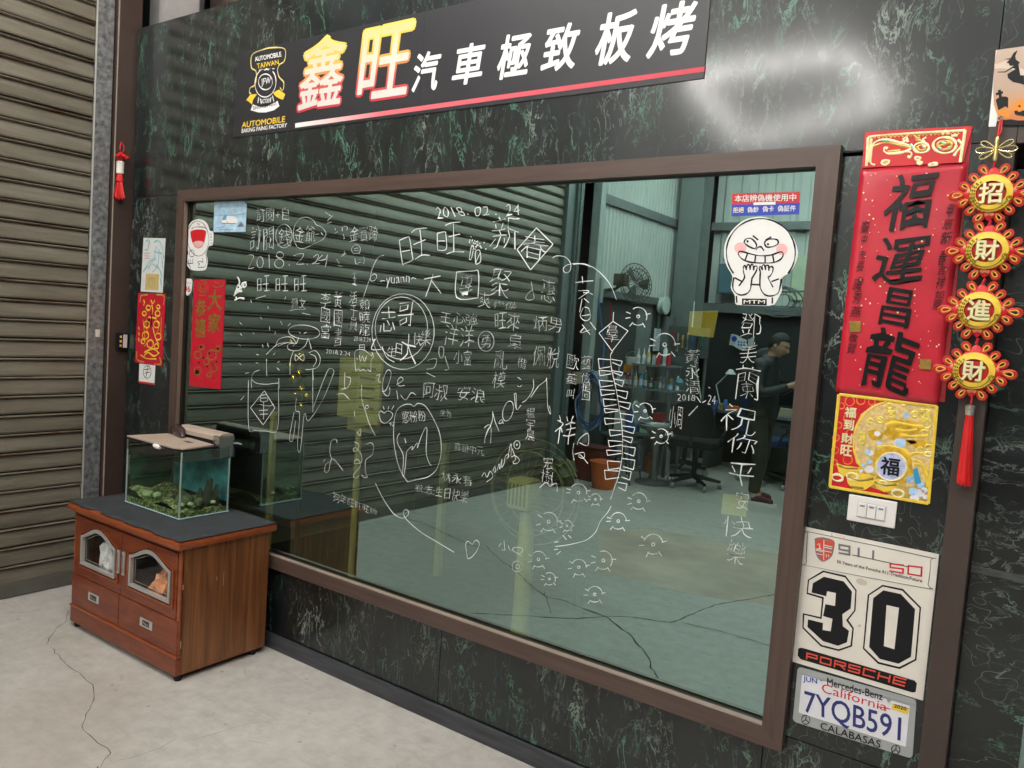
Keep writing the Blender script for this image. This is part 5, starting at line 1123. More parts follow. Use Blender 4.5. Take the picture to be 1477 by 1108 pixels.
def cab_door(x0, x1, gx0, gx1, hx):
    dz0, dz1 = .2575, .531
    d = empty('door'); d.parent = cab; d.matrix_parent_inverse = Matrix.Translation(-Vector(cab.location))
    gz0, gzs, gzp = .322, .448, .497
    inner = arch(gx0, gx1, gz0, gzs, gzp)
    # corners kept square by adding them to the outer outline
    outer = match(inner, x0, x1, dz0, dz1)
    corners = [(x0, dz0), (x1, dz0)]; outer[0] = corners[0]; outer[1] = corners[1]
    k1 = min(range(len(outer)), key=lambda i: (outer[i][0]-x1)**2+(outer[i][1]-dz1)**2); outer[k1] = (x1, dz1)
    k2 = min(range(len(outer)), key=lambda i: (outer[i][0]-x0)**2+(outer[i][1]-dz1)**2); outer[k2] = (x0, dz1)
    b_ = B(); ring_prism(b_, outer, inner, FY, FY+.018); b_.done('door_leaf', CAB, d)
    # moulding steps
    big = arch(gx0-.014, gx1+.014, gz0-.014, gzs+.012, gzp+.012); b_ = B(); ring_prism(b_, [(x+(.010 if x > (gx0+gx1)/2 else -.010), z) for x, z in [(x, z-(.010 if z < gz0 else 0)) for x, z in big]], big, FY-.006, FY-.0005); b_.done('moulding', CABT, d)
    i2 = arch(gx0+.007, gx1-.007, gz0+.007, gzs-.004, gzp-.009); b_ = B(); ring_prism(b_, arch(gx0-.005, gx1+.005, gz0-.005, gzs+.004, gzp+.008), i2, FY-.010, FY-.0061); b_.done('silver_surround', GREYF, d)
    b_ = B(); ring_prism(b_, inner, i2, FY-.006, FY+.006); b_.done('silver_surround', GREYF, d)
    b_ = B(); b_.prism(arch(gx0+.002, gx1-.002, gz0+.002, gzs-.001, gzp-.003), FY+.007, FY+.010); b_.done('glass_panel', DOORGL, d)
    b_ = B(); b_.prism([(a, z) for a, z in arch(gx0+.02, gx1-.02, gz0+.02, gzs-.012, gzp-.022)], FY+.0062, FY+.0068)
    b_ = B(); ridge_xz(b_, arch(gx0+.018, gx1-.018, gz0+.018, gzs-.010, gzp-.020)+[(gx0+.018, gz0+.018)], FY+.0066, .0024); b_.done('etched_line', GREYF, d)
    b_ = B(); P = [(hx, FY-.001, .444), (hx, FY-.016, .440), (hx, FY-.018, .40), (hx, FY-.016, .360), (hx, FY-.001, .356)]
    b_.box(hx-.009, hx+.009, FY-.009, FY-.0005, .348, .452, .003); b_.done('handle', mat('handle_plate', (.60, .58, .55), .3, metal=.6), d, True)
    b_ = B(); b_.box(hx-.005, hx+.005, FY-.0105, FY-.0092, .360, .440, .0006); b_.done('handle', mat('handle_groove', (.22, .20, .19), .5), d)
cab_door(cx0+.0215, .1215, -.196, .075, .150-.040) if False else None
cab_door(cx0+.0215, .134, -.196, .088, .118)
cab_door(.1365, cx1-.0215, .214, .512, .158)
def drawer(x0, x1):
    d = empty('drawer'); d.parent = cab; d.matrix_parent_inverse = Matrix.Translation(-Vector(cab.location))
    B().box(x0, x1, FY-.003, FY+.018, .1115, .2545, .0035).done('drawer_front', CAB, d)
    m = (x0+x1)/2; b_ = B(); b_.box(m-.046, m+.046, FY-.0075, FY-.0033, .168, .205, .0015); b_.done('pull_plate', mat('pull_silver', (.58, .57, .55), .3, metal=.6), d)
    b_ = B(); b_.box(m-.026, m+.026, FY-.0082, FY-.0076, .176, .198); b_.done('pull_recess', mat('pull_recess_dark', (.05, .045, .04), .5), d)
    b_ = B(); b_.tube([(m-.022, FY-.010, .192), (m, FY-.013, .190), (m+.022, FY-.010, .184)], .003, 6); b_.done('pull_bar', STEEL, d)
drawer(cx0+.002, .1265); drawer(.130, cx1-.002)
b_ = B()
for x in (cx0+.025, cx1-.02):
    for y in (cy0+.02, cy1-.05): b_.lathe([(.015, 0), (.017, .012), (.012, ZB)], (x, y, 0), 12)
b_.done('foot', BLACK, cab)
# chipped edges of the side panel
b_ = B(); P = [(cx1+.0006, cy0+.012+k*.0, .1+k*.05) for k in range(2)]
for zc2, h in ((.385, .02), (.14, .03)): b_.box(cx1, cx1+.0006, cy0+.0125, cy0+.016, zc2, zc2+h)
b_.box(cx1, cx1+.0006, -.285, -.2835, .36, .42); b_.box(cx1, cx1+.0006, -.318, -.316, .39, .405); b_.done('scratch', mat('bare_wood_scratch', (.50, .36, .22), .7), cab)
# things in the cabinet
def crumple(name, label, cat, c, r, m, seed, sq=(1, 1, 1)):
    rnd = random.Random(seed); bm = bmesh.new(); bmesh.ops.create_icosphere(bm, subdivisions=3, radius=1)
    for v in bm.verts:
        d = 1+rnd.uniform(-.20, .16)+.15*math.sin(v.co.x*6+seed)*math.cos(v.co.z*7)
        v.co = Vector((v.co.x*r*sq[0]*d, v.co.y*r*sq[1]*d, v.co.z*r*sq[2]*d))
    zm = min(v.co.z for v in bm.verts)
    me = bpy.data.meshes.new(name); bm.to_mesh(me); bm.free(); me.materials.append(m)
    o = link(bpy.data.objects.new(name, me)); o.location = (c[0], c[1], c[2]-zm); tag(o, label, cat); return o
crumple('plastic_bag', 'crumpled clear plastic bag behind the left cabinet door glass', 'bag', (-.045, cy0+.066, .2505), .072, mat('cloudy_plastic', (.88, .88, .90), .15, var=.2, vs=40, bmp=.5), 3, (1.1, .7, 1.25))
crumple('plastic_bag', 'orange plastic bag behind the right cabinet door glass', 'bag', (.385, cy0+.064, .2505), .068, mat('orange_plastic', (.90, .34, .16), .25, var=.3, vs=25, bmp=.5), 5, (1.0, .8, 1.15))
crumple('cloth_bundle', 'folded maroon cloth behind the left cabinet door glass', 'cloth', (-.15, cy0+.16, .2505), .06, mat('maroon_cloth', (.16, .03, .04), .8, bmp=.4), 8, (1.3, .9, 1.6))
b_ = B(); b_.box(.17, .28, cy0+.14, cy0+.20, .2505, .39, .004); o = b_.done('storage_box', mat('green_grey_box', (.14, .17, .13), .6, var=.3, vs=30)); tag(o, 'grey-green box standing behind the right cabinet door glass', 'box')

# ================================================================== FISH TANK
TX0, TX1, TY0, TY1, TZ = -.131, .308, -.333, -.085, ch_+.0425
TH = .298
tk = thing('fish_tank', 'small glass fish tank with a beige lid, gravel and stones on the cabinet', 'fish tank', ((TX0+TX1)/2, (TY0+TY1)/2, TZ))
g_ = .004
B().box(TX0, TX1, TY0, TY1, TZ+.0005, TZ+.006).done('glass_base', mat('tank_base', (.10, .12, .12), .2), tk)
for a in ((TX0, TX1, TY0, TY0+g_), (TX0, TX1, TY1-g_, TY1), (TX0, TX0+g_, TY0+g_, TY1-g_), (TX1-g_, TX1, TY0+g_, TY1-g_)):
    b_ = B(); b_.box(*a, TZ+.0061, TZ+TH); b_.done('glass_wall', TGLASS, tk)
b_ = B()
for x in (TX0, TX1):
    for y in (TY0, TY1): b_.tube([(x-(.003 if x > 0 else -.003), y-(.003 if y > -.2 else -.003), TZ+.006), (x-(.003 if x > 0 else -.003), y-(.003 if y > -.2 else -.003), TZ+TH)], .0042, 6)
b_.done('corner_seal', mat('silicone', (.28, .34, .32), .3), tk)
b_ = B()
for (a, b2) in (((TX0, TY0), (TX1, TY0)), ((TX1, TY0), (TX1, TY1)), ((TX0, TY1), (TX1, TY1)), ((TX0, TY0), (TX0, TY1))): b_.tube([(*a, TZ+.004), (*b2, TZ+.004)], .0035, 5)
b_.done('base_edge', mat('cyan_glass_edge', (.35, .50, .52), .2), tk)
wz = TZ+.255
B().box(TX0+g_+.001, TX1-g_-.001, TY0+g_+.001, TY1-g_-.001, TZ+.0065, wz).done('water', WATER, tk)
b_ = B(); b_.box(TX0+g_+.001, TX1-g_-.001, TY1-g_-.0045, TY1-g_-.0015, TZ+.05, TZ+.262); b_.done('backdrop_film', mat('blue_green_film', (.10, .36, .68), .5, var=.85, vs=9), tk)
b_ = B(); b_.box(TX0+g_+.0005, TX0+g_+.003, TY0+.02, TY1-.02, TZ+.05, TZ+.262); b_.done('backdrop_film', mat('dark_green_film', (.03, .11, .08), .5, var=.7, vs=7), tk)
# gravel bed as one uneven mass
vs = []; fs = []; nx, ny = 60, 34
for j in range(ny+1):
    for i in range(nx+1):
        x = TX0+.007+(TX1-TX0-.014)*i/nx; y = TY0+.007+(TY1-TY0-.014)*j/ny
        vs.append((x, y, TZ+.038+.016*math.sin(i*.16+1)+.010*math.sin(j*.3)+random.uniform(-.0035, .0035)+.012*(i/nx < .35)))
for j in range(ny):
    for i in range(nx): k = j*(nx+1)+i; fs.append((k, k+1, k+nx+2, k+nx+1))
n0 = len(vs)
GR, gnt, gb = new_mat('aquarium_gravel'); v_ = coords(gnt); vo = N(gnt, 'ShaderNodeTexVoronoi', i_Scale=95.0); gnt.links.new(v_, vo.inputs[0]); no = N(gnt, 'ShaderNodeTexNoise', i_Scale=14.0, i_Detail=3.0); gnt.links.new(v_, no.inputs[0])
gc = ramp(gnt, vo.outputs['Color'], [(.2, (.10, .10, .03)), (.5, (.46, .40, .16)), (.8, (.90, .82, .60))]).outputs[0]; gc = mixc(gnt, math_n(gnt, 'MULTIPLY', no.outputs[0], .7), gc, (.10, .13, .03)); gnt.links.new(gc, gb.inputs['Base Color']); bump(gnt, gb, vo.outputs['Distance'], .8, .004)
o = put('gravel', vs, fs, GR, tk); o['kind'] = 'stuff'
b_ = B()
rim = [(x, TY0+.0072) for x in (TX0+.007, TX1-.007)]
b_.box(TX0+.0072, TX1-.0072, TY0+.0060, TY0+.0070, TZ+.0066, TZ+.034); b_.box(TX1-.0070, TX1-.0060, TY0+.0072, TY1-.0072, TZ+.0066, TZ+.030); o = b_.done('gravel_side', GR, tk)
def stone(c, r, m, seed, name='stone'):
    rnd = random.Random(seed); bm = bmesh.new(); bmesh.ops.create_icosphere(bm, subdivisions=2, radius=1)
    ax = [rnd.uniform(.7, 1.25) for _ in range(3)]
    for v in bm.verts: d = 1+rnd.uniform(-.10, .10)+.12*math.sin(v.co.x*4+seed); v.co = Vector((v.co.x*ax[0]*r*d, v.co.y*ax[1]*r*d, v.co.z*ax[2]*r*d*.7))
    vs = [v.co+Vector(c) for v in bm.verts]; fs = [tuple(v.index for v in f.verts) for f in bm.faces]; bm.free(); return put(name, vs, fs, m, tk, True)
SG = mat('mossy_stone', (.22, .21, .13), .7, var=.5, vs=60, bmp=.3); SW_ = mat('pale_pebble', (.66, .68, .48), .6, var=.3, vs=40); SD = mat('dark_driftwood', (.07, .055, .035), .8, var=.5, vs=40, bmp=.5)
for i, (x, y, r, m) in enumerate([(.00, -.30, .024, SW_), (.05, -.28, .020, SW_), (-.05, -.29, .018, SW_), (-.09, -.27, .016, SG), (.27, -.30, .018, SW_), (.24, -.28, .026, SG), (.20, -.24, .034, SG), (.28, -.22, .028, SG), (.14, -.29, .018, SG), (.16, -.22, .030, SG), (.28, -.26, .015, SW_), (.10, -.25, .020, SG), (.295, -.16, .012, SW_), (-.02, -.25, .02, SG)]): stone((x, y, TZ+.052+r*.3), r, m, i)
b_ = B()
for (x, y, h, dx) in ((.27, -.17, .12, .01), (.245, -.15, .10, -.02), (.255, -.19, .07, -.03), (.28, -.14, .09, .0)): b_.tube([(x, y, TZ+.04), (x+dx*.5, y, TZ+.04+h*.5), (x+dx, y+.01, TZ+.04+h)], [.022, .017, .006], 8)
b_.done('driftwood', SD, tk, True)
b_ = B(); rnd = random.Random(4)
for _ in range(170):
    x = rnd.uniform(TX0+.012, .22); y = rnd.uniform(TY0+.012, TY0+.05) if rnd.random() < .7 else rnd.uniform(TY0+.02, TY1-.03); z0 = TZ+.045; h = rnd.uniform(.008, .026); a = rnd.uniform(0, 6.28)
    b_.add([(x-.0022, y, z0), (x+.0022, y, z0), (x+math.cos(a)*h*.5, y+math.sin(a)*h*.4, z0+h)], [(0, 1, 2)])
o = b_.done('moss', mat('aquarium_moss', (.16, .24, .03), .7, var=.5, vs=80), tk); o['kind'] = 'stuff'
# lids
b_ = B(); zl = TZ+TH
b_.prism([(TX0+.015, 0)], 0, 0) if False else None
LID = mat('beige_lid', (.44, .35, .28), .5, var=.08, vs=10)
def slab_z(poly, z0, z1):
    n = len(poly); bb = B(); vs = [(x, y, z0) for x, y in poly]+[(x, y, z1) for x, y in poly]; bb.add(vs, [tuple(range(n)), tuple(range(2*n-1, n-1, -1))]+[(i, i+n, (i+1) % n+n, (i+1) % n) for i in range(n)]); return bb
def tilt(o, ang, piv):
    R = Matrix.Translation(piv) @ Matrix.Rotation(ang, 4, 'X') @ Matrix.Translation(-Vector(piv))
    o.data.transform(R)
lid = slab_z([(TX0+.006, TY0-.006), (TX1-.05, TY0-.010), (TX1-.004, TY0+.012), (TX1-.004, TY0+.055), (TX1-.03, TY1-.07), (TX0+.10, TY1-.045), (TX0+.03, TY1-.07)], zl+.012, zl+.018).done('lid_board', LID, tk)
slab_z([(TX0+.004, TY0-.001), (TX1-.002, TY0-.001), (TX1-.002, TY1), (TX0+.004, TY1)], zl-.002, zl+.003).done('lid_tray', clear_glass('tray_plastic', (.55, .6, .6), .2), tk)
slab_z([(TX0+.01, TY0-.004), (TX1-.05, TY0-.006), (TX1-.006, TY0+.014), (TX1-.006, TY1-.06), (TX0+.03, TY1-.06)], zl+.0045, zl+.0115).done('lid_underside', BLACK, tk)
slab_z([(.13, -.215), (.185, -.225), (.20, -.205), (.15, -.198)], zl+.0182, zl+.0190).done('lid_opening', POST, tk)
# filter and light bar
def hood(x0, x1, yc, z0, wdt, h):
    sec = [(-wdt, 0), (-wdt, h*.55), (-wdt*.7, h*.9), (-wdt*.2, h), (wdt*.5, h), (wdt*.9, h*.85), (wdt, h*.55), (wdt, 0)]
    n = len(sec); bb = B(); vs = [(x0, yc+a, z0+z) for a, z in sec]+[(x1, yc+a, z0+z) for a, z in sec]; bb.add(vs, [tuple(range(n)), tuple(range(2*n-1, n-1, -1))]+[(i, i+n, (i+1) % n+n, (i+1) % n) for i in range(n)]); return bb
hood(-.03, .30, -.105, zl+.034, .040, .034).done('light_hood', LID, tk)
B().box(-.028, .298, -.140, -.070, zl+.012, zl+.0335, .002).done('light_body', BLACK, tk)
B().box(.262, .309, -.149, -.066, zl-.045, zl+.058, .006).done('filter_cover', clear_glass('smoky_plastic', (.6, .6, .6), .2), tk)
B().box(.268, .304, -.142, -.072, zl-.04, zl+.05, .003).done('filter_body', mat('smoky_grey', (.26, .255, .25), .3), tk)
b_ = B(); b_.tube([(-.10, -.12, zl+.012), (-.085, -.12, zl+.034), (-.03, -.14, zl+.044), (.03, -.16, zl+.040), (.06, -.17, zl+.02)], [.012, .024, .028, .022, .010], 10); b_.done('pump_cover', mat('dark_maroon_plastic', (.045, .028, .028), .22), tk, True)
b_ = B(); b_.tube([(.11, TY0-.008, zl+.006), (.135, TY0-.010, zl+.004), (.155, TY0-.009, zl+.0)], [.009, .012, .007], 7); b_.done('plug', WHITEP, tk, True)
b_ = B(); b_.tube([(TX0-.004, TY0+.03, zl-.02), (TX0-.008, TY0+.02, TZ+.21), (TX0-.006, TY0+.016, TZ+.14), (TX0-.006, TY0+.01, TZ+.02)], .003, 6); b_.done('air_hose', clear_glass('hose_clear', (.8, .82, .8), .25), tk)
b_ = B(); b_.tube([(TX0-.006, TY0+.016, TZ+.22), (TX0-.007, TY0+.018, TZ+.13)], .0045, 6); b_.done('air_valve', WHITEP, tk)
b_ = B(); b_.tube([(.305, -.07, zl+.02), (.325, -.06, zl+.024), (.345, -.055, zl+.02)], .004, 6); b_.done('spout', mat('grey_spout', (.3, .3, .3), .4), tk)
# waterline residue along the upper glass
b_ = B(); b_.box(TX0+.002, TX1-.002, TY0-.0008, TY0-.0002, wz-.002, zl-.003); b_.box(TX1+.0002, TX1+.0008, TY0+.002, TY1-.002, wz-.002, zl-.003)
b_.done('dried_scale', clear_glass('lime_haze', (.72, .72, .68), .12), tk)

# ================================================================== THE GARAGE THE WINDOW MIRRORS
# lamp rings
LEDM = bpy.data.materials.new('led_tube_lit'); LEDM.use_nodes = True; _n = LEDM.node_tree; _n.nodes.clear()
_e = _n.nodes.new('ShaderNodeEmission'); _e.inputs[0].default_value = (1, .965, .92, 1); _e.inputs[1].default_value = LAMP; _o = _n.nodes.new('ShaderNodeOutputMaterial'); _n.links.new(_e.outputs[0], _o.inputs[0])
def tube_lamp(name, label, corners, z, group='ceiling tube lamp frames'):
    c = sum((Vector((x, y, 0)) for x, y in corners), Vector())/len(corners)
    t = thing(name, label, 'lamp', (c.x, c.y, z), group)
    for a, b2 in zip(corners, corners[1:]+corners[:1]):
        p, q = Vector((*a, z)), Vector((*b2, z)); d = (q-p).normalized()
        b_ = B(); b_.tube([p+d*.05, q-d*.05], .022, 8); b_.done('tube', LEDM, t)
        b_ = B(); b_.tube([p+d*.02+Vector((0, 0, .035)), q-d*.02+Vector((0, 0, .035))], .020, 4); b_.done('tube_holder', WHITEP, t)
    b_ = B()
    for x, y in corners: b_.tube([(x, y, z+.02), (x, y, 4.9)], .003, 4)
    b_.done('wire', BLACK, t)
tube_lamp('lamp_frame', 'four-sided frame of lit white tubes hanging in the garage, mirrored in the marble wall', [(.35, -4.5), (1.7, -4.45), (1.75, -5.9), (.0, -6.9)], 3.9)
tube_lamp('lamp_frame', 'added unseen four-sided frame of lit white tubes hanging over the cabinet side of the garage', [(.2, -.9), (1.9, -.9), (1.9, -2.3), (.2, -2.3)], 4.3)  # added lamp out of view, lights the floor from above
tube_lamp('lamp_frame', 'added unseen four-sided frame of lit white tubes hanging behind the camera side of the garage', [(3.2, -2.1), (5.0, -2.1), (5.0, -3.6), (3.2, -3.6)], 4.3)  # second added lamp, also out of view, for overhead light

# side wall beyond the shutter
t = thing('steel_post', 'grey steel post at the far end of the shutter, seen in the mirrored glass', 'post', (-.83, -4.7, 0))
B().box(-.88, -.76, -4.68, -4.565, 0, 4.9, .004).done('post', mat('teal_grey_steel', (.10, .13, .125), .45, metal=.2), t)
B().box(-.759, -.745, -4.61, -4.60, .4, 3.6).done('conduit', GALV, t)
B().box(-.76, -.70, -4.80, -4.69, 1.0, 1.12, .005).done('latch_box', mat('latch_tan', (.28, .22, .16), .5), t)
t = thing('door_jamb', 'pale upright jamb beside the dark doorway, seen in the mirrored glass', 'post', (-.83, -5.15, 0))
B().box(-.9, -.80, -5.20, -5.10, 0, 4.9, .003).done('post', mat('pale_jamb', (.34, .38, .36), .5), t)
B().box(-.801, -.797, -5.17, -5.13, .95, 1.25).done('rust_patch', mat('rust_patch', (.18, .06, .035), .8, var=.5, vs=30), t)
b_ = B().box(-1.9, -1.85, -5.2, -4.6, 0, 4.9); o = b_.done('doorway_back', DWALL); tag(o, kind='structure')
def ribbed(axis, fixed, a0, a1, z0, z1, pitch, depth, m, name, parent, sgn=1):
    """folded metal sheet: real folds"""
    P = []; a = a0
    while a < a1:
        for da, d in ((0, 0), (pitch*.45, 0), (pitch*.58, depth), (pitch*.87, depth)):
            if a+da <= a1: P.append((a+da, d))
        a += pitch
    P.append((a1, 0)); vs = []
    for z in (z0, z1):
        for s, d in P: vs.append((fixed+sgn*d, s, z) if axis == 'y' else (s, fixed+sgn*d, z))
    n = len(P); return put(name, vs, [(i, i+1, n+i+1, n+i) for i in range(n-1)], m, parent)
t = thing('side_wall', 'side wall of pale ribbed sheet metal above dark lower panels, seen in the mirrored glass', 'wall', (-.9, -6.3, 0))
for a, b2 in ((-7.4, -6.3), (-6.3, -5.2)): ribbed('y', -.90, a, b2, 2.02, 4.9, .085, .022, CORR, 'cladding_sheet', t)
B().box(-.93, -.84, -7.4, -5.2, 2.93, 3.03, .004).done('rail', BEAM, t)
B().box(-.93, -.82, -7.4, -5.2, 1.93, 2.01, .004).done('rail', BEAM, t)
B().box(-.96, -.90, -6.35, -5.2, 0, 1.93).done('lower_panel', mat('dark_teal_panel', (.045, .055, .055), .5), t)
B().box(-.96, -.89, -6.75, -6.36, 0, 1.93).done('lower_panel', mat('pale_grey_panel', (.20, .22, .21), .5), t)
B().box(-.96, -.90, -7.4, -6.76, 0, 1.93).done('lower_panel', mat('dim_panel', (.06, .068, .066), .55), t)
t = thing('corner_column', 'grey H-section steel column in the garage corner, seen in the mirrored glass', 'column', (-.65, -7.2, 0))
b_ = B(); b_.box(-.80, -.50, -7.10, -7.085, 0, 4.9); b_.box(-.80, -.50, -7.40, -7.385, 0, 4.9); b_.box(-.66, -.64, -7.384, -7.101, 0, 4.9); b_.done('column', mat('column_grey_green', (.17, .19, .185), .5, var=.1), t)
t = thing('back_wall', 'back wall of pale ribbed sheet above a dark lower half, seen in the mirrored glass', 'wall', (1.5, -7.5, 0))
for a, b2 in ((-.5, 1.6), (1.6, 3.6), (3.6, 6.0)): ribbed('x', -7.55, a, b2, 2.02, 4.9, .21, .03, CORR, 'cladding_sheet', t)
B().box(-.5, 6, -7.56, -7.44, 2.93, 3.03, .004).done('rail', BEAM, t)
B().box(-.5, 6, -7.56, -7.40, 1.90, 2.01, .004).done('rail', BEAM, t)
B().box(-.5, 6, -7.62, -7.56, 0, 1.90).done('lower_panel', DWALL, t)
t = thing('electric_box', 'blue-grey electric box mounted high on the ribbed back wall', 'box', (-.15, -7.45, 2.15))
B().box(-.30, .0, -7.50, -7.30, 2.13, 2.50, .01).done('box_body', mat('blue_grey_enamel', (.06, .12, .16), .4), t)
B().box(-.28, -.02, -7.2995, -7.295, 2.15, 2.48).done('box_door', mat('blue_grey_door', (.07, .14, .18), .4), t)
b_ = B(); b_.tube([(-.2, -7.42, 2.5), (-.2, -7.42, 2.9)], .012, 6); b_.tube([(-.3, -7.42, 2.56), (.1, -7.42, 2.56)], .012, 6); b_.done('conduit', GALV, t)
o = B().box(.55, .95, -7.53, -7.50, 2.1, 2.62).done('pale_board', mat('pale_green_board', (.50, .58, .42), .6)); tag(o, 'pale green board hung high on the back wall behind the grinning sticker', 'board')
t = thing('coiled_cable', 'loops of grey cable hanging on the dark back wall above the man', 'cable', (1.0, -6.2, 1.9))
for k in range(6):
    cx, cz, r = .82+random.uniform(-.1, .14), 1.98+random.uniform(-.03, .06), random.uniform(.10, .22)
    b_ = B(); b_.tube([(cx+r*1.1*math.cos(a*math.pi/10), -6.2+.03*math.sin(a)+k*.012, cz+r*.7*math.sin(a*math.pi/10)) for a in range(20)], .006, 5, True); b_.done('cable_loop', mat('grey_cable', (.14, .16, .16), .5), t, True)
b_ = B(); b_.tube([(.8, -6.2, 2.1), (.8, -7.4, 2.2)], .012, 6); b_.done('hook_arm', BEAM, t)
# wall fan
t = thing('wall_fan', 'dusty dark wall fan turned aside on the side wall, seen in the mirrored glass', 'fan', (-.6, -5.35, 2.1))
fc = Vector((-.42, -5.30, 2.08))
b_ = B(); b_.tube([(-.89, -5.42, 2.0), (-.70, -5.38, 2.02), (-.60, -5.34, 2.08)], .018, 8); b_.done('bracket', mat('fan_bracket', (.12, .09, .06), .5), t)
b_ = B(); b_.box(-.68, -.55, -5.40, -5.27, 2.05, 2.18, .012); b_.done('motor', mat('dusty_motor', (.15, .115, .075), .6), t)
ax = Vector((.80, .35, .12)).normalized(); e1 = ax.cross(Vector((0, 0, 1))).normalized(); e2 = ax.cross(e1)
b_ = B()
for k in range(26):
    a = 2*math.pi*k/26; d = e1*math.cos(a)+e2*math.sin(a); b_.tube([fc-ax*.06+d*.04, fc-ax*.045+d*.15, fc+d*.215, fc+ax*.045+d*.15, fc+ax*.06+d*.03], .0035, 4)
for r, o_ in ((.215, 0), (.15, .045), (.15, -.045)): b_.tube([fc+ax*o_+(e1*math.cos(a*math.pi/14)+e2*math.sin(a*math.pi/14))*r for a in range(28)], .005, 5, True)
b_.done('cage', mat('dusty_dark_cage', (.05, .045, .035), .6), t)
for k in range(3):
    a = 2*math.pi*k/3; d = e1*math.cos(a)+e2*math.sin(a); s = ax.cross(d); b_ = B(); b_.add([fc+d*.03-s*.02, fc+d*.17-s*.07+ax*.02, fc+d*.18+s*.05-ax*.02, fc+d*.03+s*.02, fc+d*.1+s*.0+ax*.005], [(0, 1, 4), (1, 2, 4), (2, 3, 4), (3, 0, 4)]); b_.done('blade', mat('fan_blade', (.08, .08, .07), .5), t)
# silver tube beside the fan
o = B().tube([(-.80, -5.25, 1.86), (-.80, -5.25, 2.13)], .026, 10).done('spray_tube', mat('grey_tube', (.40, .44, .43), .4), None, True); tag(o, 'short grey tube hanging upright beside the wall fan', 'tube')
# reel and paper
t = thing('wall_reel', 'white round wall reel above a hanging paper list, seen in the mirrored glass', 'reel', (-.8, -6.85, 1.93))
b_ = B(); b_.lathe([(.10, 0), (.105, .02), (.06, .03), (.06, .06), (.11, .07), (.11, .09), (.03, .095)], (-.84, -6.84, 1.93), 24, 'x'); b_.done('reel_disc', mat('reel_white', (.62, .68, .66), .4), t)
b_ = B(); b_.tube([(-.84, -6.84, 1.83), (-.84, -6.84, 1.64)], .02, 8); b_.done('reel_hook', mat('mixed_green', (.06, .10, .07), .6), t)
t = thing('paper_list', 'printed white paper list hanging under the white wall reel', 'paper', (-.84, -6.84, 1.5))
B().box(-.852, -.848, -6.97, -6.76, 1.36, 1.64).done('sheet', mat('list_paper', (.66, .70, .76), .6), t)
b_ = B()
for k in range(9): b_.box(-.8475, -.847, -6.95+.0, -6.79, 1.60-k*.026, 1.604-k*.026)
b_.done('printed_line', GREYP, t)
o = B().tube([(-.80, -7.02, 0), (-.80, -7.02, 1.80)], .09, 14).done('standing_pipe', mat('dim_silver_pipe', (.20, .21, .21), .35, metal=.5), None, True); tag(o, 'thick dim silver pipe standing beside the paper list', 'pipe')
t = thing('calendar_sheet', 'small pale calendar sheet on the dark back wall left of the man', 'calendar', (.0, -7.4, 1.55))
vs = []; fs = []
for i in range(9):
    a = i/8; vs += [(-.12+.30*a, -7.40+.02*math.sin(a*6), 1.47+.03*math.sin(a*6+1)), (-.10+.30*a, -7.40+.02*math.sin(a*6+1), 1.61+.03*math.sin(a*6+1))]
for i in range(8): fs.append((2*i, 2*i+2, 2*i+3, 2*i+1))
put('sheet', vs, fs, mat('calendar_paper', (.55, .60, .55), .6), t)
b_ = B()
for j in range(2):
    for i in range(4): b_.box(.0+i*.035, .02+i*.035, -7.372, -7.371, 1.50+j*.035, 1.52+j*.035)
b_.lathe([(.035, 0), (.001, .001)], (-.05, -7.373, 1.58), 12, 'y'); b_.done('print_block', BLUEP, t)

# rack with bottles
rk_ = thing('storage_rack', 'metal rack crowded with bottles and cans, seen in the mirrored glass', 'rack', (-.45, -5.95, 0))
RKX0, RKX1, RKY0, RKY1 = -.86, -.12, -6.15, -5.75
for z in (.955, 1.225): B().box((RKX0 if z < 1 else -.62), (RKX1 if z < 1 else -.30+.12), RKY0, RKY1, z-.02, z, .002).done('shelf_board', mat('rack_board', (.22, .25, .24), .4, metal=.3), rk_)
for x in (RKX0+.02, RKX1-.02):
    for y in (RKY0+.02, RKY1-.02): B().box(x-.015, x+.015, y-.015, y+.015, 0, .935).done('leg', BEAM, rk_)
for x in (-.60, -.20):
    for y in (RKY0+.03, RKY1-.03): B().box(x-.010, x+.010, y-.010, y+.010, .9555, 1.2045).done('leg', BEAM, rk_)
B().box(RKX0, RKX1, RKY0+.0, RKY1-.0, .42, .44).done('shelf_board', BEAM, rk_)
rnd = random.Random(12)
BG = 'bottles and cans crowded on the rack'
pal = [('white', (.85, .88, .86)), ('blue', (.08, .30, .55)), ('red', (.55, .03, .04)), ('pale blue', (.50, .72, .80)), ('brown', (.12, .06, .03)), ('green', (.05, .16, .10)), ('grey', (.22, .24, .24)), ('yellow', (.5, .36, .06))]
spots = []
for k in range(12): spots.append((RKX0+.05+k*.058, RKY1-.05-rnd.uniform(0, .05), .956, 0))
for k in range(7): spots.append((-.575+k*.062, RKY1-.06-rnd.uniform(0, .04), 1.226, 1))
for k in range(8): spots.append((RKX0+.09+k*.085, RKY0+.09+rnd.uniform(0, .04), .956, 0))
kinds = ['capped bottle', 'tin can', 'spray can', 'nozzle bottle']
seen_ = set()
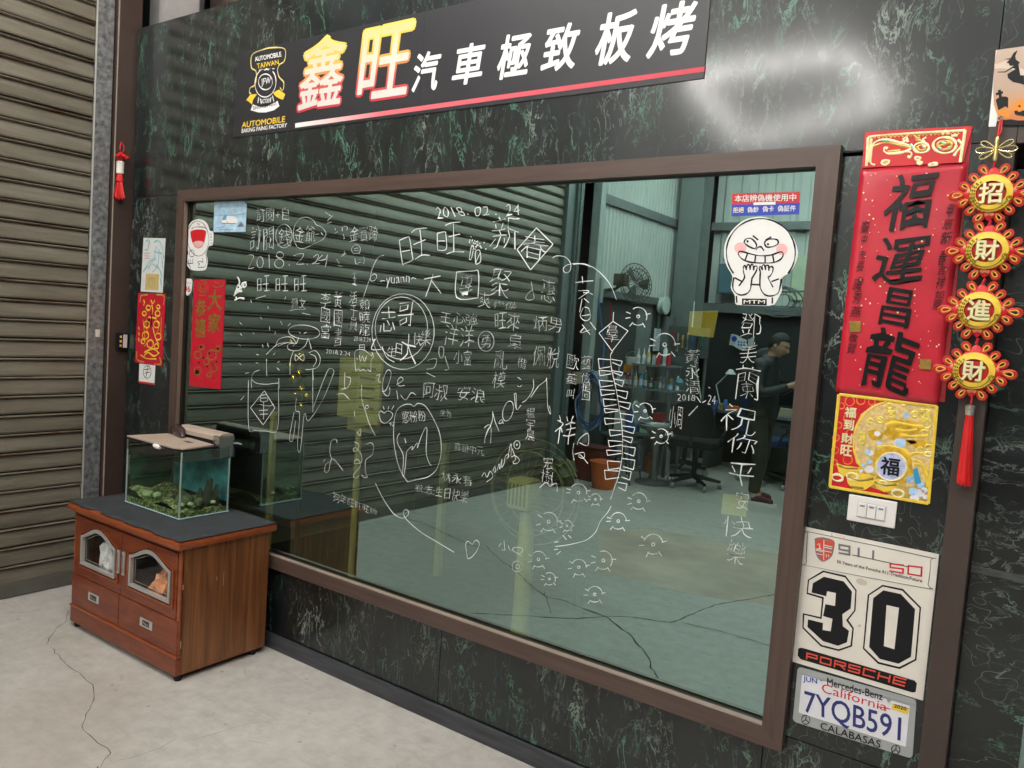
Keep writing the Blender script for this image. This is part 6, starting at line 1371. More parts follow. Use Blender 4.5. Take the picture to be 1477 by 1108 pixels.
for i, (x, y, z, top) in enumerate(spots):
    nm, c = pal[rnd.randrange(len(pal))]; kd = rnd.randrange(4); h = rnd.uniform(.10, .20); r = rnd.uniform(.019, .027)
    place = 'upper rack shelf' if top else ('front row of the lower rack shelf' if y > -5.9 else 'back row of the lower rack shelf')
    nth = ['first', 'second', 'third', 'fourth', 'fifth', 'sixth', 'seventh', 'eighth', 'ninth', 'tenth', 'eleventh', 'twelfth'][([s for s in range(len(spots)) if (spots[s][3], spots[s][1] > -5.9) == (top, y > -5.9)]).index(i)]
    t = thing('bottle' if kd in (0, 3) else 'can', f'{nm} {kinds[kd]}, {nth} from left, {place}', 'bottle' if kd in (0, 3) else 'can', (x, y, z), BG)
    m = mat('container_'+nm.replace(' ', '_'), c, .35)
    b_ = B()
    if kd == 0: b_.lathe([(r, 0), (r, h*.6), (r*.4, h*.75), (r*.4, h*.85)], (x, y, z), 12)
    elif kd == 1: b_.lathe([(r*1.2, 0), (r*1.2, h*.7), (r*1.1, h*.7)], (x, y, z), 14)
    elif kd == 2: b_.lathe([(r*.9, 0), (r*.9, h*.9), (r*.5, h)], (x, y, z), 12)
    else: b_.lathe([(r, 0), (r, h*.65), (r*.5, h*.8)], (x, y, z), 12)
    b_.done('body', m, t, True)
    b_ = B(); zt_ = {0: .85, 1: .7, 2: 1.0, 3: .8}[kd]*h
    if kd == 3: b_.lathe([(r*.45, 0), (r*.4, .02), (.003, .07)], (x, y, z+zt_), 10)
    else: b_.lathe([(r*(.45 if kd != 1 else 1.15), 0), (r*(.45 if kd != 1 else 1.15), .014)], (x, y, z+zt_), 12)
    b_.done('cap', WHITEP if kd != 1 else STEEL, t)
    if kd != 1 or i % 2:
        b_ = B(); q = r*(1.03 if kd != 2 else .93)*(1.2 if kd == 1 else 1); b_.lathe([(q, h*.15), (q, h*.5)], (x, y, z), 12); b_.done('paper_label', mat('label_pale', (.6, .62, .66), .5), t)
t = thing('paint_pail', 'white paint pail with a wire handle and orange drips on the rack', 'pail', (-.78, -5.8, 1.15))
b_ = B(); b_.lathe([(.075, 0), (.085, .17), (.09, .175), (.08, .18)], (-.70, -5.93, .956+.15), 20); b_.done('pail_body', mat('pail_white', (.62, .62, .56), .4), t, True)
b_ = B(); b_.tube([(-.70+.088*math.cos(a*math.pi/10), -5.93, 1.28+.07*math.sin(a*math.pi/10)) for a in range(11)], .003, 5); b_.done('handle', STEEL, t)
b_ = B(); b_.box(-.76, -.64, -5.842, -5.838, 1.11, 1.20); b_.done('drip', mat('drip_orange', (.55, .22, .02), .5), t)
b_ = B(); b_.box(-.79, -.61, -6.02, -5.84, .9565, 1.105, .01); o = b_.done('tool_case', mat('tool_case_dark', (.05, .06, .07), .5)); tag(o, 'dark tool case under the white paint pail', 'case')
t = thing('small_ball_lamp', 'small blue round lamp head at the right end of the rack', 'lamp', (-.06, -5.8, 1.05))
b_ = B(); b_.lathe([(.003, -.045), (.03, -.035), (.045, 0), (.03, .035), (.003, .045)], (-.06, -5.82, 1.06), 14); b_.done('lamp_head', mat('teal_glass', (.12, .32, .40), .2), t, True)
b_ = B(); b_.tube([(-.14, -5.86, .956), (-.13, -5.84, 1.02), (-.08, -5.82, 1.05)], .008, 6); b_.done('lamp_arm', BEAM, t)
# shelf unit under the rack stuff: machine with chrome pan stool
t = thing('pan_stool', 'silver pedestal stool with a dished metal seat, seen in the mirrored glass', 'stool', (-.07, -5.36, 0))
b_ = B(); b_.lathe([(.19, 0), (.19, .012), (.16, .03), (.05, .045), (.035, .1), (.032, .32), (.045, .40), (.07, .50), (.12, .56)], (-.07, -5.36, 0), 24); b_.done('pedestal', mat('worn_steel', (.22, .22, .21), .35, metal=.6), t, True)
b_ = B(); b_.lathe([(.10, .55), (.19, .575), (.235, .62), (.225, .622), (.18, .585), (.01, .565)], (-.05, -5.36, 0), 28); b_.done('seat_pan', mat('bright_pan', (.5, .54, .53), .25, metal=.7), t, True)
b_ = B()
vs = []; fs = []
for j in range(7):
    for i in range(11):
        a = (i/10-.5)*2.4; r = .20-.02*j/6; vs.append((-.17-.06*j/6-.13*math.cos(a)*.6, -5.30+r*math.sin(a)*.9, .62+.24*(j/6)*(1-.35*abs(i/10-.5)*2)))
for j in range(6):
    for i in range(10): k = j*11+i; fs.append((k, k+1, k+12, k+11))
o = put('back_pan', vs, fs, mat('bright_pan_back', (.48, .52, .52), .25, metal=.6), t, True); md = o.modifiers.new('s', 'SOLIDIFY'); md.thickness = .012
def tube_stool(x, y, lab, c):
    t = thing('tube_stool', lab, 'stool', (x, y, 0))
    b_ = B(); b_.lathe([(.16, .425), (.165, .435), (.155, .45), (.05, .455)], (x, y, 0), 22); b_.done('seat', mat('stool_seat', (.05, .06, .07), .4), t, True)
    for q in range(4):
        a = math.pi/4+q*math.pi/2; b_ = B(); b_.tube([(x+.10*math.cos(a), y+.10*math.sin(a), .425), (x+.19*math.cos(a), y+.19*math.sin(a), 0)], .011, 7); b_.done('leg', mat('blue_grey_tube', c, .35, metal=.4), t, True)
    b_ = B(); b_.tube([(x+.155*math.cos(a*math.pi/8), y+.155*math.sin(a*math.pi/8), .17) for a in range(16)], .007, 6, True); b_.done('foot_ring', STEEL, t, True)
tube_stool(-.30, -5.15, 'round stool with blue-grey tube legs left of the silver pedestal stool', (.10, .15, .28))
tube_stool(-.62, -5.45, 'dark round stool close to the side wall behind the orange bucket', (.08, .09, .10))
t = thing('bucket', 'orange plastic bucket standing on the concrete below the hose coil', 'bucket', (-.28, -4.62, 0))
b_ = B(); b_.lathe([(.105, 0), (.14, .25), (.150, .252), (.150, .268), (.138, .268), (.130, .25), (.10, .01), (.001, .008)], (-.28, -4.66, 0), 26); b_.done('bucket_body', mat('orange_bucket', (.62, .13, .03), .4), t, True)
b_ = B(); b_.tube([(-.28+.148*math.cos(a*math.pi/12), -4.66-.10*math.sin(a*math.pi/12), .25-.06*math.sin(a*math.pi/12)) for a in range(13)], .003, 5); b_.done('handle', STEEL, t)
t = thing('dark_red_bin', 'dark red bin half hidden behind the orange bucket', 'bin', (-.58, -4.95, 0))
b_ = B(); b_.box(-.74, -.42, -5.08, -4.82, 0, .34, .02); b_.done('bin_body', mat('bin_dark_red', (.16, .025, .02), .5), t)
b_ = B(); b_.box(-.75, -.41, -5.09, -4.81, .341, .36, .008); b_.done('rim', mat('bin_rim', (.10, .02, .02), .5), t)
t = thing('olive_sacks', 'slumped olive sack on the floor by the shutter end', 'sack', (-.70, -4.45, 0))
o = crumple('sack', 'slumped olive sack on the floor by the far end of the shutter', 'sack', (-.62, -4.42, 0), .13, mat('olive_sack', (.10, .10, .05), .8, bmp=.4), 11, (1.2, 1.0, 1.0)); bpy.data.objects.remove(t)
# hose reel
t = thing('hose_coil', 'coil of blue air hoses hanging on a grey wall reel, seen in the mirrored glass', 'hose', (-.78, -5.0, .9))
hc = Vector((-.62, -4.92, .78)); rnd = random.Random(3)
for k in range(9):
    rx, rz = rnd.uniform(.14, .20), rnd.uniform(.24, .33); ox = rnd.uniform(-.03, .03); P = []
    for a in range(28):
        q = 2*math.pi*a/28; P.append((hc.x+ox+rx*math.sin(q)*(1.0 if math.cos(q) < 0 else .75), hc.y+k*.010+.02*math.sin(q*2+k), hc.z+.05+rz*math.cos(q)*.95))
    b_ = B(); b_.tube(P, .0075, 6, True); b_.done('hose_loop', mat('blue_hose' if k % 3 else 'pale_hose', (.04, .10, .30) if k % 3 else (.35, .42, .48), .35), t, True)
b_ = B(); b_.lathe([(.07, -.05), (.09, -.03), (.09, .05), (.06, .07)], (hc.x+.02, hc.y-.08, hc.z+.27), 16, 'y'); b_.box(hc.x-.03, hc.x+.05, hc.y-.10, hc.y-.02, hc.z-.10, hc.z+.25, .01); b_.done('reel_body', mat('reel_grey', (.26, .27, .26), .4), t)
b_ = B(); b_.tube([(hc.x, hc.y-.06, hc.z+.3), (-.86, hc.y-.1, hc.z+.3)], .015, 6); b_.done('wall_arm', BEAM, t)
# office chairs
def office_chair(x, y, rot, c, lab, bh=.55):
    t = thing('office_chair', lab, 'chair', (x, y, 0), 'office chairs in the garage')
    R = Matrix.Translation((x, y, 0)) @ Matrix.Rotation(rot, 4, 'Z')
    fab = mat('chair_fabric', c, .85, var=.2, vs=60, bmp=.2)
    def fin(b_, n, m, s=True): b_.v = [R @ v for v in b_.v]; return b_.done(n, m, t, s)
    b_ = B(); b_.box(-.24, .24, -.23, .23, .43, .51, .03); fin(b_, 'seat', fab)
    vs = []; nx, nz = 8, 10; b_ = B()
    for s in (0, 1):
        for j in range(nz+1):
            for i in range(nx+1):
                a = (i/nx-.5)*2; z = j/nz; wd_ = .22*(1-.25*z**3) ; vs.append((a*wd_, -.24-.05*z+.05*(1-a*a)*-1+(.045 if s else 0), .56+bh*z*(1-.10*a*a*z)))
    n = (nx+1)*(nz+1); fs = []
    for j in range(nz):
        for i in range(nx):
            k = j*(nx+1)+i; fs += [(k, k+1, k+nx+2, k+nx+1), (n+k, n+k+nx+1, n+k+nx+2, n+k+1)]
    for j in range(nz): a0 = j*(nx+1); fs += [(a0, a0+nx+1, n+a0+nx+1, n+a0), (a0+nx, n+a0+nx, n+a0+2*nx+1, a0+2*nx+1)]
    for i in range(nx): fs += [(i, n+i, n+i+1, i+1), (nz*(nx+1)+i, nz*(nx+1)+i+1, n+nz*(nx+1)+i+1, n+nz*(nx+1)+i)]
    b_.add(vs, fs); fin(b_, 'backrest', fab)
    b_ = B(); b_.tube([(0, 0, .43), (0, 0, .12)], .028, 10); b_.tube([(0, -.15, .45), (0, -.26, .47), (0, -.27, .62)], .018, 8); fin(b_, 'column', DARK)
    for k in range(5):
        a = 2*math.pi*k/5+.3; b_ = B(); b_.tube([(0, 0, .12), (.28*math.cos(a), .28*math.sin(a), .075)], [.028, .016], 8); fin(b_, 'leg', DARK)
        b_ = B(); b_.lathe([(.030, -.02), (.034, -.01), (.034, .01), (.030, .02)], (.28*math.cos(a), .28*math.sin(a), .034), 14, 'x'); fin(b_, 'caster', STEEL)
    for s in (-1, 1):
        b_ = B(); b_.tube([(s*.24, -.12, .46), (s*.28, -.10, .58), (s*.28, .12, .66), (s*.28, -.14, .67)], .014, 7); fin(b_, 'armrest', DARK)
    return t
office_chair(.30, -5.55, math.radians(170), (.006, .006, .007), 'black high-backed office chair left of the man in the mirrored glass', .36)
office_chair(-.15, -6.35, math.radians(60), (.02, .05, .16), 'blue office chair behind the silver pedestal stool', .30)
office_chair(.72, -6.55, math.radians(200), (.02, .045, .14), 'blue office chair between the desk and the man', .42)
office_chair(1.3, -6.3, math.radians(150), (.03, .03, .032), 'dark office chair with chrome base behind the man', .35)
# desk
t = thing('work_desk', 'dark desk with small bright things on it, seen in the mirrored glass', 'desk', (.3, -7.0, 0))
B().box(-.1, 1.1, -7.35, -6.75, .70, .735, .004).done('desk_top', mat('desk_grey', (.14, .15, .15), .4), t)
for x in (-.07, 1.07): B().box(x-.02, x+.02, -7.33, -6.77, 0, .699).done('leg', BEAM, t)
B().box(.55, 1.0, -7.3, -6.8, .1, .68, .004).done('drawer_block', mat('drawer_dim', (.09, .10, .10), .5), t)
DG = 'small things lying on the dark desk'
for nm, lab, cat, x, c, sx, sz in (('orange_box', 'low orange box on the dark desk', 'box', .22, (.65, .16, .03), .10, .05), ('paper_cup', 'pale cup on the dark desk beside the orange box', 'cup', .52, (.5, .52, .5), .035, .10), ('yellow_tin', 'round yellow tin on the dark desk', 'tin', .05, (.55, .38, .05), .05, .06), ('tissue_box', 'beige tissue box on the dark desk right end', 'box', .80, (.42, .38, .28), .09, .09)):
    b_ = B()
    if 'box' in nm: b_.box(x-sx, x+sx, -6.95, -6.85, .7355, .7355+sz, .006)
    else: b_.lathe([(sx*.8, 0), (sx, sz), (sx*.9, sz), (sx*.7, .01)], (x, -6.9, .7355), 16)
    o = b_.done(nm, mat(nm+'_paint', c, .4), None); tag(o, lab, cat, DG)
t = thing('screen', 'dark flat screen standing on the desk', 'screen', (.62, -7.2, .735))
B().box(.40, .84, -7.22, -7.19, .84, 1.12, .006).done('screen_panel', mat('screen_black', (.01, .012, .014), .15), t)
b_ = B(); b_.tube([(.62, -7.21, .738), (.62, -7.21, .86)], .018, 8); b_.lathe([(.10, 0), (.10, .008)], (.62, -7.2, .7355), 16); b_.done('stand', DARK, t)
for x, y, sx, h, c, nm, lab in ((-.62, -6.75, .18, .75, (.05, .055, .055), 'cabinet_box', 'dark metal parts cabinet at the side wall behind the rack'), (1.6, -7.1, .30, .95, (.045, .05, .055), 'tool_trolley', 'dark tool trolley against the back wall behind the man')):
    t = thing(nm, lab, 'cabinet', (x, y, 0)); B().box(x-sx, x+sx, y-.2, y+.2, .05, h, .008).done('case', mat(nm+'_paint', c, .45), t)
    for k in range(4): B().box(x-sx+.015, x+sx-.015, y+.2005, y+.208, .09+k*(h-.12)/4, .09+(k+.88)*(h-.12)/4, .002).done('drawer', mat(nm+'_drawer', tuple(v*1.3 for v in c), .4), t)
    b_ = B(); [b_.lathe([(.025, -.01), (.025, .01)], (x+a, y+b2, .025), 10, 'x') for a in (-sx+.04, sx-.04) for b2 in (-.15, .15)]; b_.done('wheel', BLACK, t)

# tools and oddments round the rack and desk
rnd = random.Random(21)
def cl_obj(name, lab, cat, b_, m, group, smooth=False):
    o = b_.done(name, m, None, smooth); tag(o, lab, cat, group); return o
CM = {'red': (.40, .03, .03), 'yellow': (.60, .42, .06), 'blue': (.05, .16, .40), 'green': (.05, .22, .12), 'white': (.70, .72, .70), 'grey': (.28, .30, .30), 'orange': (.62, .20, .03), 'black': (.02, .02, .022), 'pale green': (.36, .52, .42), 'silver': (.5, .5, .5)}
cm = {k: mat('oddment_'+k.replace(' ', '_'), c, .35, metal=.7 if k == 'silver' else 0) for k, c in CM.items()}
for i, (c, x, z, L) in enumerate((('red', -.52, 1.62, .16), ('silver', -.46, 1.60, .20), ('yellow', -.40, 1.58, .13), ('silver', -.34, 1.61, .18), ('blue', -.28, 1.59, .15), ('black', -.22, 1.57, .17), ('green', -.16, 1.60, .12))):
    b_ = B(); b_.tube([(x, -6.60, z), (x, -6.60, z-L*.45)], .012, 7); b_.tube([(x, -6.60, z-L*.45), (x+.004, -6.60, z-L)], .005, 5); b_.box(x-.012, x+.012, -6.606, -6.594, z-L-.02, z-L)
    cl_obj('hand_tool', c+' handled tool, '+('first second third fourth fifth sixth seventh'.split()[i])+' from left on the tool board', 'tool', b_, cm[c], 'hand tools hung above the rack')
t = thing('tool_board', 'narrow grey tool board hung with hand tools above the rack', 'board', (-.34, -6.63, 1.3)); B().box(-.60, -.08, -6.64, -6.62, 1.32, 1.68, .003).done('board', mat('tool_board_grey', (.09, .10, .10), .5), t)
for x in (-.57, -.11): B().box(x-.012, x+.012, -6.66, -6.641, 0, 1.68).done('leg', BEAM, t)
UG = 'boxes and cans stored under the rack'
for i, (c, x, h, wd_) in enumerate((('white', -.78, .22, .06), ('blue', -.62, .30, .07), ('pale green', -.45, .18, .06), ('red', -.31, .25, .05), ('grey', -.20, .16, .04))):
    b_ = B(); b_.box(x-wd_, x+wd_, -6.02, -5.86, .4405, .4405+h, .006); cl_obj('storage_box', c+' box on the low shelf of the rack', 'box', b_, cm[c], UG)
for i, (c, x, h) in enumerate((('white', -.74, .26), ('grey', -.52, .34), ('orange', -.36, .20), ('silver', -.22, .30))):
    b_ = B(); b_.lathe([(.07, 0), (.075, h*.9), (.05, h), (.05, h+.02)], (x, -5.93, 0), 18); cl_obj('drum', c+' small drum on the floor under the rack', 'drum', b_, cm[c], UG, True)
DT = 'oddments on the dark desk'
for i, (nm, c, x, y) in enumerate((('jar', 'white', -.04, -6.82), ('jar', 'blue', .12, -6.80), ('jar', 'yellow', .34, -6.84), ('jar', 'silver', .42, -6.79), ('jar', 'green', .60, -6.82), ('jar', 'red', .70, -6.80), ('jar', 'pale green', .92, -6.83), ('jar', 'orange', 1.0, -6.80))):
    b_ = B(); h = rnd.uniform(.07, .15); r = rnd.uniform(.022, .034); b_.lathe([(r, 0), (r, h*.75), (r*.7, h*.85), (r*.7, h)], (x, y, .7355), 12); cl_obj('jar', c+' jar on the front edge of the dark desk', 'jar', b_, cm[c], DT, True)
for i, (c, P) in enumerate((('blue', [(-.80, -5.2, 1.9), (-.74, -5.3, 1.4), (-.70, -5.25, .9), (-.60, -5.1, .5)]), ('red', [(-.84, -5.55, 1.9), (-.80, -5.6, 1.2), (-.72, -5.58, 1.0)]), ('white', [(-.46, -7.0, 2.0), (-.42, -6.9, 1.5), (-.30, -6.9, 1.1), (-.2, -6.85, .8)]), ('black', [(.1, -7.4, 1.9), (.15, -7.3, 1.3), (.3, -7.2, .76)]))):
    b_ = B(); b_.tube(P, .008, 6); cl_obj('hanging_cable', c+' cable hanging loosely at the mirrored workshop wall', 'cable', b_, cm[c], 'loose hanging cables', True)
t = thing('bench_lamp', 'white jointed bench lamp standing at the left end of the desk', 'lamp', (-.06, -7.1, .735))
b_ = B(); b_.lathe([(.06, 0), (.06, .02)], (-.05, -7.1, .7355), 16); b_.tube([(-.05, -7.1, .75), (-.12, -7.08, 1.0), (.05, -7.05, 1.18)], .008, 6); b_.done('arm', cm['white'], t)
b_ = B(); b_.lathe([(.02, .05), (.06, .0), (.065, -.01)], (.06, -7.05, 1.16), 16); b_.done('lamp_shade', cm['white'], t, True)
t = thing('bench_grinder', 'small grey bench grinder with two wheels on the desk end', 'grinder', (1.0, -7.1, .735))
b_ = B(); b_.lathe([(.05, -.08), (.055, -.05), (.055, .05), (.05, .08)], (.98, -7.1, .84), 16, 'x'); b_.box(.94, 1.02, -7.15, -7.05, .736, .80, .005); b_.done('motor', cm['grey'], t, True)
for sx in (-1, 1): b_ = B(); b_.lathe([(.02, -.012), (.062, -.012), (.062, .012), (.02, .012)], (.98+sx*.11, -7.1, .84), 20, 'x'); b_.done('wheel', cm['pale green'], t)
# ------------------------------------------------------------------ the man
def skin(name, verts, edges, m, parent=None, sub=2, root=0):
    me = bpy.data.meshes.new(name); me.from_pydata([v[0] for v in verts], edges, []); o = bpy.data.objects.new(name, me); COL.objects.link(o)
    o.modifiers.new('skin', 'SKIN'); s = o.modifiers.new('sub', 'SUBSURF'); s.levels = sub; s.render_levels = sub
    if not me.skin_vertices: me.skin_vertices.new()
    for i, v in enumerate(verts):
        r = v[1]; me.skin_vertices[0].data[i].radius = r if isinstance(r, tuple) else (r, r); me.skin_vertices[0].data[i].use_root = (i == root)
    out = bpy.data.meshes.new_from_object(o.evaluated_get(bpy.context.evaluated_depsgraph_get())); bpy.data.objects.remove(o)
    out.materials.clear(); out.materials.append(m); out.name = name
    out.polygons.foreach_set('use_smooth', [True]*len(out.polygons))
    ob = link(bpy.data.objects.new(name, out), parent); return ob
SKINM = mat('skin', (.46, .27, .18), .55, var=.1, vs=20); HAIR = mat('black_hair', (.012, .011, .010), .6, bmp=.3, vs=90)
JACK = mat('black_jacket', (.020, .022, .025), .55, var=.3, vs=12, bmp=.25); TROU = mat('olive_trousers', (.040, .038, .022), .85, var=.25, vs=14, bmp=.3)
man = thing('person', 'man in black hooded jacket and dark red sneakers looking down at a phone', 'person', (1.02, -5.40, 0))
# local frame: +x is where he faces
bv = [((-.02, 0, .92), (.06, .08)), ((-.01, 0, 1.08), (.06, .08)), ((-.02, 0, 1.25), (.06, .09)), ((-.01, 0, 1.36), (.05, .07)), ((.015, 0, 1.42), .058), ((.045, 0, 1.475), .056), ((.065, 0, 1.52), .050)]
be = [(0, 1), (1, 2), (2, 3), (3, 4), (4, 5), (5, 6)]
def limb(b, e, start, chain):
    p = start
    for co, r in chain: b.append((co, r)); e.append((p, len(b)-1)); p = len(b)-1
    return p
for s in (-1, 1):
    wr1 = limb(bv, be, 3, [((-.02, s*.12, 1.34), .035), ((-.02, s*.20, 1.28), .032), ((.0, s*.235, 1.10), .030), ((.12, s*.19, 1.11), .030), ((.235, s*.08, 1.165), .026), ((.275, s*.055, 1.180), (.032, .018))])
    for k, (dx, dz, L) in enumerate(((.0, .028, .060), (.0, .012, .066), (.0, -.004, .062), (-.002, -.020, .050))):
        limb(bv, be, wr1, [((.305+dx, s*.050, 1.182+dz), .0095), ((.305+dx+L*.55, s*.030, 1.186+dz), .0088), ((.300+dx+L*.6, s*.004, 1.184+dz), .0080)])
    limb(bv, be, wr1, [((.282, s*.035, 1.212), .0105), ((.300, s*.012, 1.228), .0095)])
    limb(bv, be, 0, [((-.02, s*.09, .84), .060), ((.01+s*.02, s*.10, .48), .050), ((-.02+s*.03, s*.10, .10), .038), ((.06+s*.03, s*.105, .045), (.035, .030))])
body = skin('body', bv, be, SKINM, None)
HT = Matrix.Translation((.078, 0, 1.535)) @ Matrix.Rotation(math.radians(24), 4, 'Y')
def head_point(v):
    """unit sphere -> head; +x is the face"""
    x, y, z = v; f = max(0, x)
    jaw = 1-.34*max(0, -z-.1)*(1 if True else 0)
    X = x*.098*(1-.10*max(0, -z)) ; Y = y*.077*jaw*(1-.10*f); Z = z*.120
    if x > 0:
        X -= .010*f*max(0, 1-abs(z-.12)/.16)*(abs(y) > .18)                     # eye hollows
        nz = math.exp(-(y/.13)**2)*(max(0, 1-abs(z+.10)/.28)); X += .024*nz*f*(1.25 if z < .02 else .7)   # nose
        X += .007*math.exp(-((z+.42)/.07)**2-(y/.30)**2)*f                     # lips
        X += .012*math.exp(-((z+.78)/.16)**2-(y/.32)**2)*(f > .1)              # chin
        X += .005*math.exp(-((z-.26)/.09)**2)*f                                # brow
    return Vector((X, Y, Z))
bm = bmesh.new(); bmesh.ops.create_icosphere(bm, subdivisions=5, radius=1)
for v in bm.verts: v.co = HT @ head_point(v.co)
for sy in (-1, 1):
    r_ = bmesh.ops.create_icosphere(bm, subdivisions=2, radius=1)
    for v in r_['verts']: v.co = HT @ Vector((-.008+v.co.x*.018, sy*(.078)+v.co.y*.009, -.005+v.co.z*.030))
bm.from_mesh(body.data); me = bpy.data.meshes.new('body'); bm.to_mesh(me); bm.free()
tmp = bpy.data.objects.new('body', me); COL.objects.link(tmp); rm = tmp.modifiers.new('r', 'REMESH'); rm.mode = 'VOXEL'; rm.voxel_size = .0042; sm_ = tmp.modifiers.new('s', 'SMOOTH'); sm_.iterations = 2
out = bpy.data.meshes.new_from_object(tmp.evaluated_get(bpy.context.evaluated_depsgraph_get())); bpy.data.objects.remove(tmp); bpy.data.objects.remove(body)
out.materials.clear(); out.materials.append(SKINM); out.polygons.foreach_set('use_smooth', [True]*len(out.polygons)); out.name = 'body'
body = link(bpy.data.objects.new('body', out), man)
torso = [(-.02, .80, .118, .165), (-.02, .82, .135, .178), (-.02, .95, .132, .172), (-.012, 1.08, .130, .170), (-.025, 1.20, .140, .185), (-.03, 1.30, .130, .190), (-.02, 1.36, .105, .160), (.0, 1.40, .082, .105), (.018, 1.435, .066, .078)]
jbm = bmesh.new(); rings = []
for cx_, cz_, rx_, ry_ in torso: rings.append([jbm.verts.new((cx_+rx_*math.cos(2*math.pi*k/28), ry_*math.sin(2*math.pi*k/28), cz_)) for k in range(28)])
for a_, b2 in zip(rings, rings[1:]):
    for k in range(28): jbm.faces.new((a_[k], a_[(k+1) % 28], b2[(k+1) % 28], b2[k]))
jbm.faces.new(list(reversed(rings[0]))); jbm.faces.new(rings[-1]); bmesh.ops.recalc_face_normals(jbm, faces=jbm.faces[:])
arms = []
for s in (-1, 1):
    jv = [((-.02, s*.14, 1.35), .066)]; je = []; limb(jv, je, 0, [((-.02, s*.205, 1.30), .068), ((.0, s*.24, 1.12), .060), ((.03, s*.238, 1.075), .058), ((.10, s*.205, 1.10), .054), ((.20, s*.115, 1.150), .042), ((.225, s*.09, 1.162), .040)])
    arms.append(skin('sleeve', jv, je, JACK, None))
hd = skin('hood', [((-.10, 0, 1.30), (.055, .12)), ((-.085, 0, 1.39), (.060, .115)), ((-.03, 0, 1.43), (.050, .105)), ((.03, 0, 1.425), (.035, .085))], [(0, 1), (1, 2), (2, 3)], JACK, None, 2)
bm = jbm; bm.from_mesh(hd.data)
for a_ in arms: bm.from_mesh(a_.data); bpy.data.objects.remove(a_)
for s in (-1, 1):
    r_ = bmesh.ops.create_icosphere(bm, subdivisions=3, radius=1)
    for v in r_['verts']: v.co = Vector((-.02+v.co.x*.085, s*.165+v.co.y*.085, 1.335+v.co.z*.075))
me = bpy.data.meshes.new('jacket'); bm.to_mesh(me); bm.free()
tmp = bpy.data.objects.new('jacket', me); COL.objects.link(tmp); rm = tmp.modifiers.new('r', 'REMESH'); rm.mode = 'VOXEL'; rm.voxel_size = .009; sm_ = tmp.modifiers.new('s', 'SMOOTH'); sm_.iterations = 4
out = bpy.data.meshes.new_from_object(tmp.evaluated_get(bpy.context.evaluated_depsgraph_get())); bpy.data.objects.remove(tmp); bpy.data.objects.remove(hd)
for v in out.vertices:                                              # soft folds in the cloth
    c_ = v.co; q = math.sin(c_.z*58+c_.y*22+c_.x*14)*.5+math.sin(c_.z*31-c_.x*40)*.5; k = .0045*(.4+.6*abs(math.sin(c_.y*9+c_.x*7+c_.z*5)))
    v.co = c_+v.normal*q*k
out.materials.clear(); out.materials.append(JACK); out.polygons.foreach_set('use_smooth', [True]*len(out.polygons)); out.name = 'jacket'
link(bpy.data.objects.new('jacket', out), man)
tv = [((-.02, 0, .90), (.115, .15))]; te = []
for s in (-1, 1): limb(tv, te, 0, [((-.02, s*.10, .82), .100), ((.01+s*.02, s*.105, .48), .078), ((-.025+s*.03, s*.105, .14), .060), ((-.025+s*.03, s*.105, .095), .062)])
skin('trousers', tv, te, TROU, man)
for s in (-1, 1):
    ox = .045*s
    skin('shoe', [((-.065+ox, s*.105, .050), (.042, .038)), ((.02+ox, s*.105, .055), (.042, .042)), ((.11+ox, s*.11, .040), (.030, .042)), ((.16+ox, s*.112, .034), (.020, .034))], [(0, 1), (1, 2), (2, 3)], mat('dark_red_suede', (.10, .012, .016), .6, var=.2), man)
    b_ = B(); P = [(-.11+ox, -.035), (-.02+ox, -.042), (.10+ox, -.048), (.17+ox, -.035), (.19+ox, 0), (.17+ox, .035), (.10+ox, .048), (-.02+ox, .042), (-.11+ox, .035), (-.125+ox, 0)]
    sh_ = slab_z([(x, y+s*.108) for x, y in P], 0.0, .026).done('shoe_sole', WHITEP, None); sh_.parent = man
    b_ = B(); b_.tube([(-.025+s*.03, s*.105, .10), (-.025+s*.03, s*.105, .06)], .040, 12); k_ = b_.done('sock', mat('white_sock', (.5, .5, .48), .9), None); k_.parent = man
# hair cap, ear, eyes, mouth, phone
bm = bmesh.new(); bmesh.ops.create_icosphere(bm, subdivisions=5, radius=1)
for v in list(bm.verts):
    x, y, z = v.co
    lim = .42+.25*x if x > .25 else (.02 if x > -.05 else -.12-.5*min(.75, -x))
    if z < lim+random.uniform(-.03, .03): bm.verts.remove(v)
for v in bm.verts:
    p = head_point(v.co); n = v.co.normalized(); v.co = HT @ (p+n*(.007+.004*max(0, v.co.z)+random.uniform(-.0012, .0016)))
me = bpy.data.meshes.new('hair'); bm.to_mesh(me); bm.free(); me.materials.append(HAIR); h_ = link(bpy.data.objects.new('hair', me), man); md = h_.modifiers.new('s', 'SOLIDIFY'); md.thickness = .009
def on_face(y, z, out=0.0):
    x = math.sqrt(max(0, 1-(y*y+z*z))); p = head_point(Vector((x, y, z))); return HT @ (p+Vector((out, 0, 0)))
for sy in (-1, 1):
    c_ = on_face(sy*.40, .12, .001); b_ = B(); b_.lathe([(.001, -.006), (.009, 0), (.001, .006)], tuple(c_), 8); e_ = b_.done('eye', BLACK, None); e_.parent = man
    b_ = B(); b_.tube([on_face(sy*.62, .26, .002), on_face(sy*.42, .30, .003), on_face(sy*.18, .26, .003)], .0036, 5); e_ = b_.done('eyebrow', HAIR, None); e_.parent = man
b_ = B(); b_.tube([on_face(-.26, -.44, .001), on_face(0, -.43, .002), on_face(.26, -.44, .001)], .0036, 5); e_ = b_.done('mouth', mat('lips', (.30, .12, .10), .5), None); e_.parent = man
zp = B().box(.205, .212, -.012, .012, 0, .008)
b_ = B(); b_.box(-.075, .055, -.001, .001, .86, .862); b_.tube([(.107, 0, 1.30), (.100, 0, .92)], .003, 4); z_ = b_.done('jacket_zip', GREYP, None); z_.parent = man
